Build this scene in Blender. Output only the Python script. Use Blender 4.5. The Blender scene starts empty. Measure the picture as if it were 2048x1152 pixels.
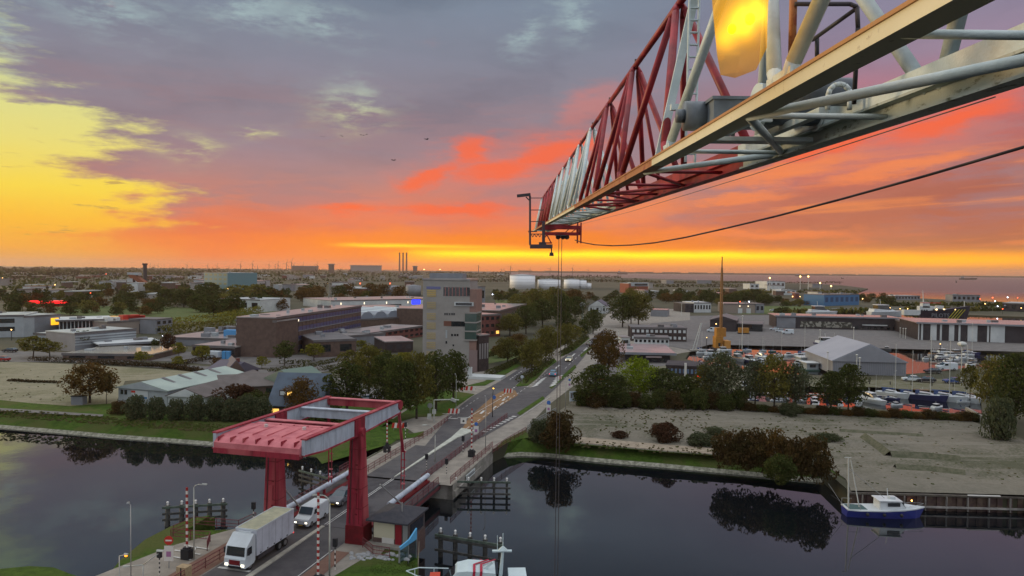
import bpy, bmesh, math, random
from math import radians, sin, cos, tan, atan, pi, sqrt
from mathutils import Vector, Matrix, noise
from mathutils.geometry import tessellate_polygon
random.seed(7)
S = bpy.context.scene

# ------------------------------------------------------------------ camera
CAMZ = 28.0
PITCH, ROLL, F = 1.475, 0.6, 1400.0
cam_d = bpy.data.cameras.new('camera')
cam_d.sensor_width = 36.0
cam_d.lens = F / 2048 * 36.0
cam_d.clip_start, cam_d.clip_end = 0.2, 60000.0
cam = bpy.data.objects.new('camera', cam_d)
S.collection.objects.link(cam)
R = Matrix.Rotation(radians(90 - PITCH), 3, 'X') @ Matrix.Rotation(radians(ROLL), 3, 'Z')
cam.matrix_world = Matrix.Translation((0, 0, CAMZ)) @ R.to_4x4()
S.camera = cam
S.view_settings.view_transform = 'Standard'
S.view_settings.look = 'None'
S.view_settings.exposure = 0.0
S.view_settings.gamma = 1.0
S.view_settings.use_curve_mapping = False
try:
    S.cycles.max_bounces = 6
    S.cycles.diffuse_bounces = 2
    S.cycles.glossy_bounces = 3
    S.cycles.transmission_bounces = 4
    S.cycles.transparent_max_bounces = 8
    S.cycles.volume_bounces = 0
    S.cycles.caustics_reflective = False
    S.cycles.caustics_refractive = False
    S.cycles.sample_clamp_indirect = 4.0
    S.cycles.use_denoising = True
except Exception:
    pass

def ray(px, py):
    return (R @ Vector(((px - 1024) / F, -(py - 576) / F, -1.0)))

def G(px, py, z=0.0):                       # the ground point seen at a pixel
    d = ray(px, py)
    t = (z - CAMZ) / d.z
    return Vector((d.x * t, d.y * t, z))

def D(px, py, Y):                           # the point seen at a pixel at forward distance Y
    d = ray(px, py)
    t = Y / d.y
    return Vector((d.x * t, Y, CAMZ + d.z * t))

def azel(px, py):
    d = ray(px, py).normalized()
    return math.degrees(math.atan2(d.x, d.y)), math.degrees(math.asin(d.z))

def lin(c):
    c = [v / 255.0 for v in c]
    return tuple(v / 12.92 if v <= 0.04045 else ((v + 0.055) / 1.055) ** 2.4 for v in c)

# ------------------------------------------------------------------ node helpers
class NT:
    def __init__(s, tree):
        s.t = tree; s.n = tree.nodes; s.l = tree.links
    def new(s, typ, **kw):
        n = s.n.new(typ)
        for k, v in kw.items(): setattr(n, k, v)
        return n
    def put(s, sock, v):
        if isinstance(v, bpy.types.NodeSocket): s.l.new(v, sock)
        elif v is not None: sock.default_value = v
    def m(s, op, a, b=None, c=None, clamp=False):
        n = s.new('ShaderNodeMath', operation=op, use_clamp=clamp)
        s.put(n.inputs[0], a)
        if b is not None: s.put(n.inputs[1], b)
        if c is not None: s.put(n.inputs[2], c)
        return n.outputs[0]
    def comb(s, x, y, z):
        n = s.new('ShaderNodeCombineXYZ')
        s.put(n.inputs[0], x); s.put(n.inputs[1], y); s.put(n.inputs[2], z)
        return n.outputs[0]
    def sep(s, v):
        n = s.new('ShaderNodeSeparateXYZ'); s.put(n.inputs[0], v); return n.outputs
    def noise(s, vec, scale, detail=3, rough=0.55, dist=0.0):
        n = s.new('ShaderNodeTexNoise')
        s.put(n.inputs['Vector'], vec); n.inputs['Scale'].default_value = scale
        n.inputs['Detail'].default_value = detail; n.inputs['Roughness'].default_value = rough
        n.inputs['Distortion'].default_value = dist
        return n.outputs['Fac']
    def mix(s, f, a, b, blend='MIX'):
        n = s.new('ShaderNodeMix', data_type='RGBA', blend_type=blend, clamp_factor=True)
        s.put(n.inputs[0], f)
        s.put(n.inputs[6], (*a, 1) if isinstance(a, tuple) and len(a) == 3 else a)
        s.put(n.inputs[7], (*b, 1) if isinstance(b, tuple) and len(b) == 3 else b)
        return n.outputs[2]
    def ramp(s, f, stops, interp='LINEAR'):
        n = s.new('ShaderNodeValToRGB'); s.put(n.inputs[0], f)
        r = n.color_ramp; r.interpolation = interp
        while len(r.elements) > 1: r.elements.remove(r.elements[-1])
        for i, (p, c) in enumerate(stops):
            e = r.elements[0] if i == 0 else r.elements.new(p)
            e.position = p
            e.color = (*c, 1) if isinstance(c, tuple) else (c, c, c, 1)
        return n.outputs[0]
    def smooth(s, v, lo, hi):
        n = s.new('ShaderNodeMapRange', interpolation_type='SMOOTHSTEP')
        s.put(n.inputs[0], v); n.inputs[1].default_value = lo; n.inputs[2].default_value = hi
        n.inputs[3].default_value = 0; n.inputs[4].default_value = 1
        return n.outputs[0]
    def mapr(s, v, a, b, c, d, clamp=True):
        n = s.new('ShaderNodeMapRange', clamp=clamp)
        s.put(n.inputs[0], v)
        for i, q in enumerate((a, b, c, d)): n.inputs[i + 1].default_value = q
        return n.outputs[0]

# ------------------------------------------------------------------ sky: dusk cloud deck over a clear western strip
def build_world():
    W = bpy.data.worlds.new('World'); S.world = W; W.use_nodes = True
    t = NT(W.node_tree); t.n.clear()
    d = t.new('ShaderNodeTexCoord').outputs['Generated']
    x, y, z = t.sep(d)
    A = t.m('MULTIPLY', t.m('ARCTAN2', x, y), 57.29578)
    E = t.m('MULTIPLY', t.m('ARCSINE', z), 57.29578)
    E = t.m('MAXIMUM', E, -0.5)
    # domain warp
    q = t.comb(t.m('MULTIPLY', A, 0.10), t.m('MULTIPLY', E, 0.28), 0.0)
    w1 = t.m('SUBTRACT', t.noise(q, 1.3, 5, 0.6), 0.5)
    q2 = t.comb(t.m('MULTIPLY', A, 0.10), t.m('MULTIPLY', E, 0.32), 7.3)
    w2 = t.m('SUBTRACT', t.noise(q2, 2.2, 5, 0.62), 0.5)
    Aw = t.m('ADD', A, t.m('MULTIPLY', w1, 9.0))
    Ew = t.m('ADD', E, t.m('MULTIPLY', w2, 2.2))
    Es = t.m('ADD', E, t.m('MULTIPLY', w2, 0.9))
    def el(py): return azel(700, py)[1]
    def ramp_py(v, stops):            # stops given by picture row
        st = sorted(((max(0.0, min(1.0, el(py) / 40.0)), lin(c)) for py, c in stops))
        return t.ramp(t.m('DIVIDE', v, 40.0), st)
    clear = ramp_py(Es, [(536, (228, 160, 88)), (505, (250, 172, 58)), (455, (255, 192, 58)), (400, (252, 218, 76)),
                         (330, (238, 222, 120)), (250, (224, 222, 144)), (160, (200, 208, 154)), (80, (186, 202, 162)),
                         (-20, (150, 180, 165)), (-200, (130, 150, 160)), (-420, (238, 241, 246))])
    deckC = ramp_py(Es, [(538, (246, 128, 62)), (505, (248, 132, 70)), (460, (236, 126, 84)), (425, (220, 126, 98)),
                         (395, (198, 128, 114)), (350, (172, 130, 130)), (300, (152, 132, 142)), (200, (140, 133, 146)),
                         (100, (130, 134, 150)), (0, (124, 136, 153)), (-150, (88, 100, 116)), (-260, (130, 140, 156)), (-420, (238, 241, 246))])
    deckR = ramp_py(Es, [(545, (200, 132, 88)), (515, (205, 128, 78)), (480, (196, 122, 84)), (440, (196, 116, 88)),
                         (380, (186, 114, 96)), (320, (182, 114, 108)), (260, (186, 112, 116)), (200, (176, 120, 134)),
                         (140, (154, 132, 152)), (60, (142, 134, 156)), (-40, (126, 130, 150)), (-150, (88, 98, 114)), (-260, (132, 142, 158)), (-420, (238, 241, 246))])
    deck = t.mix(t.smooth(A, 6, 26), deckC, deckR)
    # large soft variation inside the deck
    big = t.noise(t.comb(t.m('MULTIPLY', Aw, 0.05), t.m('MULTIPLY', Ew, 0.14), 3.0), 1.6, 5, 0.55)
    deck = t.mix(t.m('MULTIPLY', t.smooth(big, 0.46, 0.74), 0.30), deck, lin((206, 206, 212)), 'SOFT_LIGHT')
    deck = t.mix(t.m('MULTIPLY', t.smooth(t.m('SUBTRACT', 1.0, big), 0.46, 0.74), 0.25), deck, lin((70, 66, 84)), 'SOFT_LIGHT')
    brk = t.noise(t.comb(t.m('MULTIPLY', Aw, 0.07), t.m('SUBTRACT', t.m('MULTIPLY', E, 0.42), t.m('MULTIPLY', A, 0.02)), 13.0), 1.5, 6, 0.62)
    bk = t.m('MULTIPLY', t.smooth(brk, 0.44, 0.62), t.m('MULTIPLY', t.smooth(E, 2.0, 5.0), t.m('SUBTRACT', 1.0, t.smooth(E, 11.0, 16.0))))
    deck = t.mix(t.m('MULTIPLY', bk, 0.55), deck, lin((156, 128, 136)))
    # thin streaks on the right, low down
    st = t.noise(t.comb(t.m('ADD', t.m('MULTIPLY', A, 0.05), t.m('MULTIPLY', w2, 0.5)), t.m('SUBTRACT', E, t.m('MULTIPLY', A, 0.05)), 1.0), 1.1, 5, 0.6)
    stm = t.m('MULTIPLY', t.smooth(st, 0.5, 0.68), t.m('MULTIPLY', t.smooth(A, 2, 14), t.m('SUBTRACT', 1.0, t.smooth(E, 6.5, 10.5))))
    deck = t.mix(t.m('MULTIPLY', stm, 0.55), deck, lin((252, 148, 78)))
    # edge of the deck
    edge = [(-190, 210), (-110, 150), (-50, 60), (10, 10), (100, 5), (150, 40), (180, 70), (205, 95), (222, 200), (236, 300), (262, 270), (300, 290),
            (322, 180), (345, 190), (365, 300), (385, 380), (405, 345), (430, 300), (452, 350), (475, 210), (500, 150), (545, 130)]
    es = []
    for py, px in edge:
        a, e = azel(px, py); es.append((max(0, min(1, e / 30.0)), (a + 60) / 60.0))
    es.sort()
    eA = t.m('SUBTRACT', t.m('MULTIPLY', t.ramp(t.m('DIVIDE', t.m('ADD', E, t.m('MULTIPLY', w2, 1.4)), 30.0), es, 'LINEAR'), 60.0), 60.0)
    dn = t.noise(t.comb(t.m('MULTIPLY', A, 0.22), E, 11.0), 1.1, 6, 0.65)
    s_ = t.m('ADD', t.m('SUBTRACT', A, eA), t.m('MULTIPLY', t.m('SUBTRACT', dn, 0.5), 17.0))
    mask = t.smooth(s_, -4.2, 1.6)
    # softer near the horizon
    lowsoft = t.smooth(t.m('ADD', A, t.m('MULTIPLY', w1, 5.0)), -34, -22)
    lowm = t.m('SUBTRACT', 1.0, t.smooth(E, 0.8, 3.2))
    mask = t.m('ADD', t.m('MULTIPLY', mask, t.m('SUBTRACT', 1.0, lowm)), t.m('MULTIPLY', lowsoft, lowm))
    # small dark wisps in the clear part
    wn = t.noise(t.comb(t.m('MULTIPLY', A, 0.16), E, 5.0), 1.5, 5, 0.62)
    wisp = t.m('MULTIPLY', t.smooth(wn, 0.575, 0.66), t.m('MULTIPLY', t.smooth(E, 1.0, 2.5), t.m('SUBTRACT', 1.0, t.smooth(E, 6.5, 11.5))))
    clear = t.mix(t.m('MULTIPLY', wisp, 0.65), clear, lin((176, 136, 92)))
    # gaps of paler sky within the deck
    gn = t.noise(t.comb(t.m('MULTIPLY', A, 0.2), t.m('MULTIPLY', E, 0.7), 21.0), 1.3, 6, 0.68)
    def blob(px, py, sx, sy, rot=0.0, warp=True):
        a, e = azel(px, py)
        c = 24.43 / (cos(radians(a)) ** 2)
        sx, sy = sx / c, sy / 24.43 * cos(radians(a))
        a_, e_ = (Aw, Ew) if warp else (A, E)
        da, de = t.m('SUBTRACT', a_, a), t.m('SUBTRACT', e_, e)
        cr, sr = cos(radians(rot)), sin(radians(rot))
        u = t.m('ADD', t.m('MULTIPLY', da, cr / sx), t.m('MULTIPLY', de, sr / sx))
        v = t.m('SUBTRACT', t.m('MULTIPLY', de, cr / sy), t.m('MULTIPLY', da, sr / sy))
        r2 = t.m('ADD', t.m('MULTIPLY', u, u), t.m('MULTIPLY', v, v))
        return t.m('POWER', 2.71828, t.m('MULTIPLY', r2, -1.0))
    gap = None
    for g in [(500, 20, 110, 35, 0), (640, 45, 80, 30, -15), (1055, 70, 42, 30, 40), (1150, 40, 30, 36, 0), (230, 30, 120, 40, 0),
              (505, 262, 45, 12, 8), (700, 210, 60, 45, 0), (380, 300, 60, 24, 0), (20, 90, 40, 80, 0)]:
        b = blob(*g); gap = b if gap is None else t.m('MAXIMUM', gap, b)
    gapm = t.m('MULTIPLY', gap, t.smooth(gn, 0.40, 0.66), clamp=True)
    gapc = t.mix(t.smooth(E, 9.5, 16), lin((226, 226, 150)), lin((166, 188, 190)))
    sky = t.mix(mask, clear, deck)
    sky = t.mix(t.m('MULTIPLY', gapm, 0.8), sky, gapc)
    # red-orange lit undersides
    def lay(sky, col, k, blobs, warp=True):
        acc = None
        for g in blobs:
            b = blob(*g, warp=warp); acc = b if acc is None else t.m('MAXIMUM', acc, b)
        return t.mix(t.m('MULTIPLY', t.smooth(t.m('ADD', acc, t.m('MULTIPLY', t.m('SUBTRACT', dn, 0.5), 0.7)), 0.08, 0.95), k), sky, lin(col))
    sky = lay(sky, (246, 122, 92), 0.36, [(1010, 330, 230, 60, 14), (1180, 215, 90, 36, 20), (880, 430, 330, 46, 0), (1760, 300, 330, 70, 13)])
    sky = lay(sky, (255, 104, 56), 0.80, [(868, 355, 62, 22, 28), (940, 300, 62, 26, 22), (1000, 338, 110, 24, 4), (1095, 305, 90, 26, 18),
                                       (905, 420, 150, 13, 0), (700, 418, 40, 11, 0), (1600, 300, 75, 26, 12), (1700, 275, 110, 26, 12), (1900, 238, 150, 24, 13)])
    sky = lay(sky, (250, 140, 80), 0.75, [(1560, 345, 200, 18, 8), (1800, 335, 190, 15, 9), (1480, 395, 130, 12, 4), (1500, 470, 260, 12, 0), (1250, 420, 170, 30, 6)])
    # glow over the place where the sun went down
    sky = lay(sky, (255, 138, 26), 0.9, [(1020, 498, 560, 44, 0)], False)
    gl = t.m('ADD', E, t.m('MULTIPLY', w2, 0.35))
    def band(py, h, x0, x1, k):
        e = azel(1100, py)[1]
        v = t.m('DIVIDE', t.m('SUBTRACT', gl, e), h / 24.43)
        g = t.m('POWER', 2.71828, t.m('MULTIPLY', t.m('MULTIPLY', v, v), -1.0))
        a0, a1 = azel(x0, 500)[0], azel(x1, 500)[0]
        return t.m('MULTIPLY', g, t.m('MULTIPLY', t.m('MULTIPLY', t.smooth(Aw, a0 - 3, a0 + 5), t.m('SUBTRACT', 1.0, t.smooth(Aw, a1 - 12, a1 + 8))), k))
    sky = t.mix(t.m('MULTIPLY', band(516, 15, 800, 2300, 1.0), 1.0), sky, (1.5, 0.58, 0.004))
    sky = t.mix(band(509, 7, 860, 1650, 0.95), sky, (1.8, 1.05, 0.006))
    sky = t.mix(band(495, 4, 700, 950, 1.0), sky, (1.5, 0.9, 0.02))
    # away from the glow, the unseen sky is brightened to fill camera-facing sides
    back = t.smooth(t.m('ABSOLUTE', t.m('ADD', A, 12.0)), 62, 120)
    sky = t.mix(back, sky, ramp_py(E, [(545, (206, 206, 214)), (300, (208, 212, 222)), (-100, (200, 206, 218)), (-400, (234, 238, 244))]))
    # the clear upper air behind the cloud: a physical twilight sky
    ns = t.new('ShaderNodeTexSky', sky_type='NISHITA', sun_disc=False)
    ns.sun_elevation = radians(2.0); ns.sun_rotation = radians(-14.0)
    nsc = t.mix(1.0, ns.outputs[0], (0.02, 0.02, 0.02), 'MULTIPLY')
    sky = t.mix(0.10, sky, nsc)
    bg = t.new('ShaderNodeBackground'); t.put(bg.inputs[0], sky); t.put(bg.inputs[1], t.mapr(E, 38, 62, 1.08, 1.55))  # strength raised overhead to brighten the ground
    out = t.new('ShaderNodeOutputWorld'); t.l.new(bg.outputs[0], out.inputs[0])
build_world()
S.world.cycles.sampling_method = 'MANUAL'
S.world.cycles.sample_map_resolution = 512

sun_d = bpy.data.lights.new('sun', 'SUN'); sun_d.energy = 2.0; sun_d.angle = radians(12); sun_d.color = (1.0, 0.72, 0.42)
sun = bpy.data.objects.new('sun', sun_d); S.collection.objects.link(sun)
_a, _e = radians(-68), radians(5)
sun.rotation_euler = Vector((-sin(_a) * cos(_e), -cos(_a) * cos(_e), -sin(_e))).to_track_quat('-Z', 'Y').to_euler()

# ------------------------------------------------------------------ materials
MATS = {}
def mat(name, col, rough=0.8, var=0.0, scale=1.0, col2=None, bump=0.0, bscale=None, metal=0.0, spec=0.3, detail=4, thr=(0.35, 0.65), dark=None, ior=None, stretch=None):
    """Plain surface: base colour (sRGB 0-255 or linear), two-tone noise, optional bump."""
    if name in MATS: return MATS[name]
    m = bpy.data.materials.new(name); m.use_nodes = True; MATS[name] = m
    t = NT(m.node_tree); b = t.n['Principled BSDF']
    c1 = lin(col) if max(col) > 1.5 else col
    b.inputs['Roughness'].default_value = rough
    b.inputs['Metallic'].default_value = metal
    b.inputs['Specular IOR Level'].default_value = spec
    if col2 is None and var > 0:
        col2 = tuple(v * (1 - var) for v in c1)
    elif col2 is not None:
        col2 = lin(col2) if max(col2) > 1.5 else col2
    if col2 is None:
        b.inputs['Base Color'].default_value = (*c1, 1)
    else:
        pos = t.new('ShaderNodeNewGeometry').outputs['Position'] if scale > 0 else t.new('ShaderNodeTexCoord').outputs['Object']
        if stretch:
            mp = t.new('ShaderNodeMapping'); t.put(mp.inputs[0], pos); mp.inputs['Scale'].default_value = stretch; pos = mp.outputs[0]
        n = t.noise(pos, abs(scale), detail, 0.6)
        cc = t.mix(t.smooth(n, *thr), c1, col2)
        if dark is not None:
            n2 = t.noise(pos, abs(scale) * 0.13, 4, 0.6)
            cc = t.mix(t.smooth(n2, 0.48, 0.62), cc, lin(dark) if max(dark) > 1.5 else dark)
        t.put(b.inputs['Base Color'], cc)
        if bump > 0:
            bn = t.new('ShaderNodeBump'); bn.inputs['Strength'].default_value = bump
            t.put(bn.inputs['Height'], t.noise(pos, bscale or abs(scale) * 4, 4, 0.6)); bn.inputs['Distance'].default_value = 0.3
            t.put(b.inputs['Normal'], bn.outputs[0])
    if ior: b.inputs['IOR'].default_value = ior
    return m

def glow(name, col, k):
    if name in MATS: return MATS[name]
    m = bpy.data.materials.new(name); m.use_nodes = True; MATS[name] = m
    b = m.node_tree.nodes['Principled BSDF']
    b.inputs['Base Color'].default_value = (*lin(col), 1)
    b.inputs['Emission Color'].default_value = (*lin(col), 1)
    b.inputs['Emission Strength'].default_value = k
    return m

def glassm(name, col, rough=0.08):
    if name in MATS: return MATS[name]
    m = bpy.data.materials.new(name); m.use_nodes = True; MATS[name] = m
    b = m.node_tree.nodes['Principled BSDF']
    b.inputs['Base Color'].default_value = (*lin(col), 1); b.inputs['Roughness'].default_value = rough
    b.inputs['Specular IOR Level'].default_value = 0.8; b.inputs['IOR'].default_value = 1.5
    return m

# ------------------------------------------------------------------ mesh builder
class MB:
    def __init__(s): s.v = []; s.f = []; s.mi = []; s.cur = 0
    def add(s, vs, fs):
        o = len(s.v); s.v += [tuple(p) for p in vs]; s.f += [tuple(i + o for i in f) for f in fs]; s.mi += [s.cur] * len(fs); return s
    def mat(s, i): s.cur = i; return s
    def box(s, x0, y0, z0, x1, y1, z1, M=None):
        vs = [Vector((x, y, z)) for z in (z0, z1) for y in (y0, y1) for x in (x0, x1)]
        if M is not None: vs = [M @ v for v in vs]
        return s.add(vs, [(0, 2, 3, 1), (4, 5, 7, 6), (0, 1, 5, 4), (2, 6, 7, 3), (0, 4, 6, 2), (1, 3, 7, 5)])
    def frame(s, p0, p1, up=(0, 0, 1)):
        p0, p1 = Vector(p0), Vector(p1); d = (p1 - p0).normalized()
        up = Vector(up)
        if abs(d.dot(up)) > 0.98: up = Vector((0, 1, 0)) if abs(d.y) < 0.9 else Vector((1, 0, 0))
        a = d.cross(up).normalized(); b = a.cross(d).normalized()
        return p0, p1, a, b
    def bar(s, p0, p1, w, h, up=(0, 0, 1)):
        p0, p1, a, b = s.frame(p0, p1, up)
        vs = [p + a * (i * w / 2) + b * (j * h / 2) for p in (p0, p1) for i, j in ((-1, -1), (1, -1), (1, 1), (-1, 1))]
        return s.add(vs, [(0, 1, 2, 3), (7, 6, 5, 4), (0, 4, 5, 1), (1, 5, 6, 2), (2, 6, 7, 3), (3, 7, 4, 0)])
    def tube(s, p0, p1, r, r2=None, n=8):
        r2 = r if r2 is None else r2
        p0, p1, a, b = s.frame(p0, p1)
        vs = [p + (a * cos(2 * pi * k / n) + b * sin(2 * pi * k / n)) * q for p, q in ((p0, r), (p1, r2)) for k in range(n)]
        fs = [(k, (k + 1) % n, n + (k + 1) % n, n + k) for k in range(n)] + [tuple(range(n - 1, -1, -1)), tuple(range(n, 2 * n))]
        return s.add(vs, fs)
    def path(s, pts, r, n=6):
        for a, b in zip(pts, pts[1:]): s.tube(a, b, r, n=n)
        return s
    def prism(s, poly, z0, z1, M=None):
        poly = [Vector((p[0], p[1], 0)) for p in poly]
        n = len(poly)
        area = sum(poly[i].x * poly[(i + 1) % n].y - poly[(i + 1) % n].x * poly[i].y for i in range(n))
        if area < 0: poly.reverse()
        vs = [Vector((p.x, p.y, z)) for z in (z0, z1) for p in poly]
        if M is not None: vs = [M @ v for v in vs]
        tris = tessellate_polygon([poly])
        fs = [tuple(t_) for t_ in tris]
        up = []
        for a, b, c in fs:
            A, B_, C_ = poly[a], poly[b], poly[c]
            if (B_ - A).cross(C_ - A).z < 0: a, c = c, a
            up.append((a, b, c))
        F_ = [tuple(i + n for i in t_) for t_ in up] + [tuple(reversed(t_)) for t_ in up]
        F_ += [(i, (i + 1) % n, n + (i + 1) % n, n + i) for i in range(n)]
        return s.add(vs, F_)
    def gable(s, x0, y0, x1, y1, z0, ze, zr, axis='x', M=None):     # solid with pitched top; ridge along axis
        if axis == 'x':
            ym = (y0 + y1) / 2
            vs = [(x0, y0, z0), (x1, y0, z0), (x1, y1, z0), (x0, y1, z0), (x0, y0, ze), (x1, y0, ze), (x1, y1, ze), (x0, y1, ze), (x0, ym, zr), (x1, ym, zr)]
            fs = [(0, 3, 2, 1), (0, 1, 5, 4), (2, 3, 7, 6), (1, 2, 6, 9, 5), (3, 0, 4, 8, 7), (4, 5, 9, 8), (6, 7, 8, 9)]
        else:
            xm = (x0 + x1) / 2
            vs = [(x0, y0, z0), (x1, y0, z0), (x1, y1, z0), (x0, y1, z0), (x0, y0, ze), (x1, y0, ze), (x1, y1, ze), (x0, y1, ze), (xm, y0, zr), (xm, y1, zr)]
            fs = [(0, 3, 2, 1), (1, 2, 6, 5), (3, 0, 4, 7), (0, 1, 5, 8, 4), (2, 3, 7, 9, 6), (5, 6, 9, 8), (7, 4, 8, 9)]
        vs = [Vector(v) for v in vs]
        if M is not None: vs = [M @ v for v in vs]
        return s.add(vs, fs)
    def lathe(s, prof, c=(0, 0, 0), n=16):
        c = Vector(c); vs = []; fs = []
        for r, z in prof:
            for k in range(n): vs.append(c + Vector((r * cos(2 * pi * k / n), r * sin(2 * pi * k / n), z)))
        for j in range(len(prof) - 1):
            for k in range(n): fs.append((j * n + k, j * n + (k + 1) % n, (j + 1) * n + (k + 1) % n, (j + 1) * n + k))
        fs.append(tuple(range(n - 1, -1, -1))); m_ = (len(prof) - 1) * n; fs.append(tuple(range(m_, m_ + n)))
        return s.add(vs, fs)
    def ball(s, c, r, n=8, sz=1.0):
        k = n // 2 + 1
        return s.lathe([(r * sin(pi * i / k) + 1e-4, -r * sz * cos(pi * i / k)) for i in range(k + 1)], c, n)
    def loft(s, secs, close=True):                                    # list of equal-length rings
        n = len(secs[0]); vs = [Vector(p) for q in secs for p in q]; fs = []
        for j in range(len(secs) - 1):
            for k in range(n): fs.append((j * n + k, j * n + (k + 1) % n, (j + 1) * n + (k + 1) % n, (j + 1) * n + k))
        if close: fs.append(tuple(range(n - 1, -1, -1))); m_ = (len(secs) - 1) * n; fs.append(tuple(range(m_, m_ + n)))
        return s.add(vs, fs)
    def quad(s, a, b, c, d): return s.add([a, b, c, d], [(0, 1, 2, 3)])
    def build(s, name, mt, parent=None, smooth=False, loc=None):
        me = bpy.data.meshes.new(name); me.from_pydata(s.v, [], s.f); me.validate()
        for m_ in (mt if isinstance(mt, (list, tuple)) else [mt]): me.materials.append(m_)
        if len(me.polygons) == len(s.mi): me.polygons.foreach_set('material_index', s.mi)
        if smooth:
            me.polygons.foreach_set('use_smooth', [True] * len(me.polygons))
        me.update()
        o = bpy.data.objects.new(name, me); S.collection.objects.link(o)
        if parent is not None: o.parent = parent
        if loc is not None: o.location = loc
        return o

def tag(o, label=None, cat=None, group=None, kind=None):
    if label: o['label'] = label
    if cat: o['category'] = cat
    if group: o['group'] = group
    if kind: o['kind'] = kind
    return o

def thing(name, label, cat, loc=(0, 0, 0), rz=0.0, group=None):
    o = bpy.data.objects.new(name, None); S.collection.objects.link(o)
    o.location = loc; o.rotation_euler = (0, 0, rz); o.empty_display_size = 0.3
    return tag(o, label, cat, group)

def dup(root, loc=None, rz=None, label=None, group=None, scale=None):
    def cp(o, par):
        c = o.copy(); S.collection.objects.link(c)
        if par is not None: c.parent = par
        for ch in KIDS.get(o.name, []): cp(ch, c)
        return c
    KIDS.clear()
    for o in S.collection.objects:
        if o.parent: KIDS.setdefault(o.parent.name, []).append(o)
    r = cp(root, None)
    if loc is not None: r.location = loc
    if rz is not None: r.rotation_euler = (0, 0, rz)
    if label: r['label'] = label
    if group: r['group'] = group
    if scale is not None: r.scale = scale if hasattr(scale, '__len__') else (scale,) * 3
    return r
KIDS = {}
class Proto:                                    # remembers a thing and its parts so that copies are cheap
    def __init__(s, root):
        s.root = root; s.used = False; s.tree = []
        ch = {}
        for o in S.collection.objects:
            if o.parent: ch.setdefault(o.parent.name, []).append(o)
        def walk(o): return [(c, walk(c)) for c in ch.get(o.name, [])]
        s.tree = walk(root)
    def put(s, loc, rz=0.0, label=None, group=None, scale=None):
        if not s.used:
            r = s.root; s.used = True
        else:
            r = s.root.copy(); S.collection.objects.link(r)
            def cp(lst, par):
                for o, sub in lst:
                    c = o.copy(); S.collection.objects.link(c); c.parent = par; cp(sub, c)
            cp(s.tree, r)
        r.location = loc; r.rotation_euler = (0, 0, rz)
        if label: r['label'] = label
        if group: r['group'] = group
        if scale is not None: r.scale = scale if hasattr(scale, '__len__') else (scale,) * 3
        return r

def sheet(name, poly, z, mt, label=None, cat=None, px=True, kind='structure', thick=0.0):
    pts = [G(p[0], p[1], z) if px else Vector((p[0], p[1], z)) for p in poly]
    mb = MB(); n = len(pts)
    tris = tessellate_polygon([pts])
    fs = []
    for a, b, c in tris:
        if (pts[b] - pts[a]).cross(pts[c] - pts[a]).z < 0: a, c = c, a
        fs.append((a, b, c))
    mb.add(pts, fs)
    o = mb.build(name, mt)
    return tag(o, label, cat, None, kind)

def text_mesh(txt, size, mt, parent, loc, rot, name='lettering', extrude=0.01, align='CENTER'):
    cu = bpy.data.curves.new(name, 'FONT'); cu.body = txt; cu.size = size; cu.extrude = extrude
    cu.align_x = align; cu.align_y = 'CENTER'; cu.resolution_u = 2
    tmp = bpy.data.objects.new('tmp', cu); S.collection.objects.link(tmp)
    dg = bpy.context.evaluated_depsgraph_get()
    me = bpy.data.meshes.new_from_object(tmp.evaluated_get(dg))
    bpy.data.objects.remove(tmp)
    me.materials.clear(); me.materials.append(mt)
    o = bpy.data.objects.new(name, me); S.collection.objects.link(o)
    o.parent = parent; o.location = loc; o.rotation_euler = rot
    return o

# road frame: origin at the foot of the right bridge pillar, u along the road, v to its right
RO = Vector((-15.6, 71.2, 0)); RU = Vector((0.255, 0.967, 0)); RV = Vector((0.967, -0.255, 0)); RANG = math.atan2(-0.255, 0.967)
def B(u, v, z=0.0): return RO + RU * u + RV * v + Vector((0, 0, z))
WZ = -2.0

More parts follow.
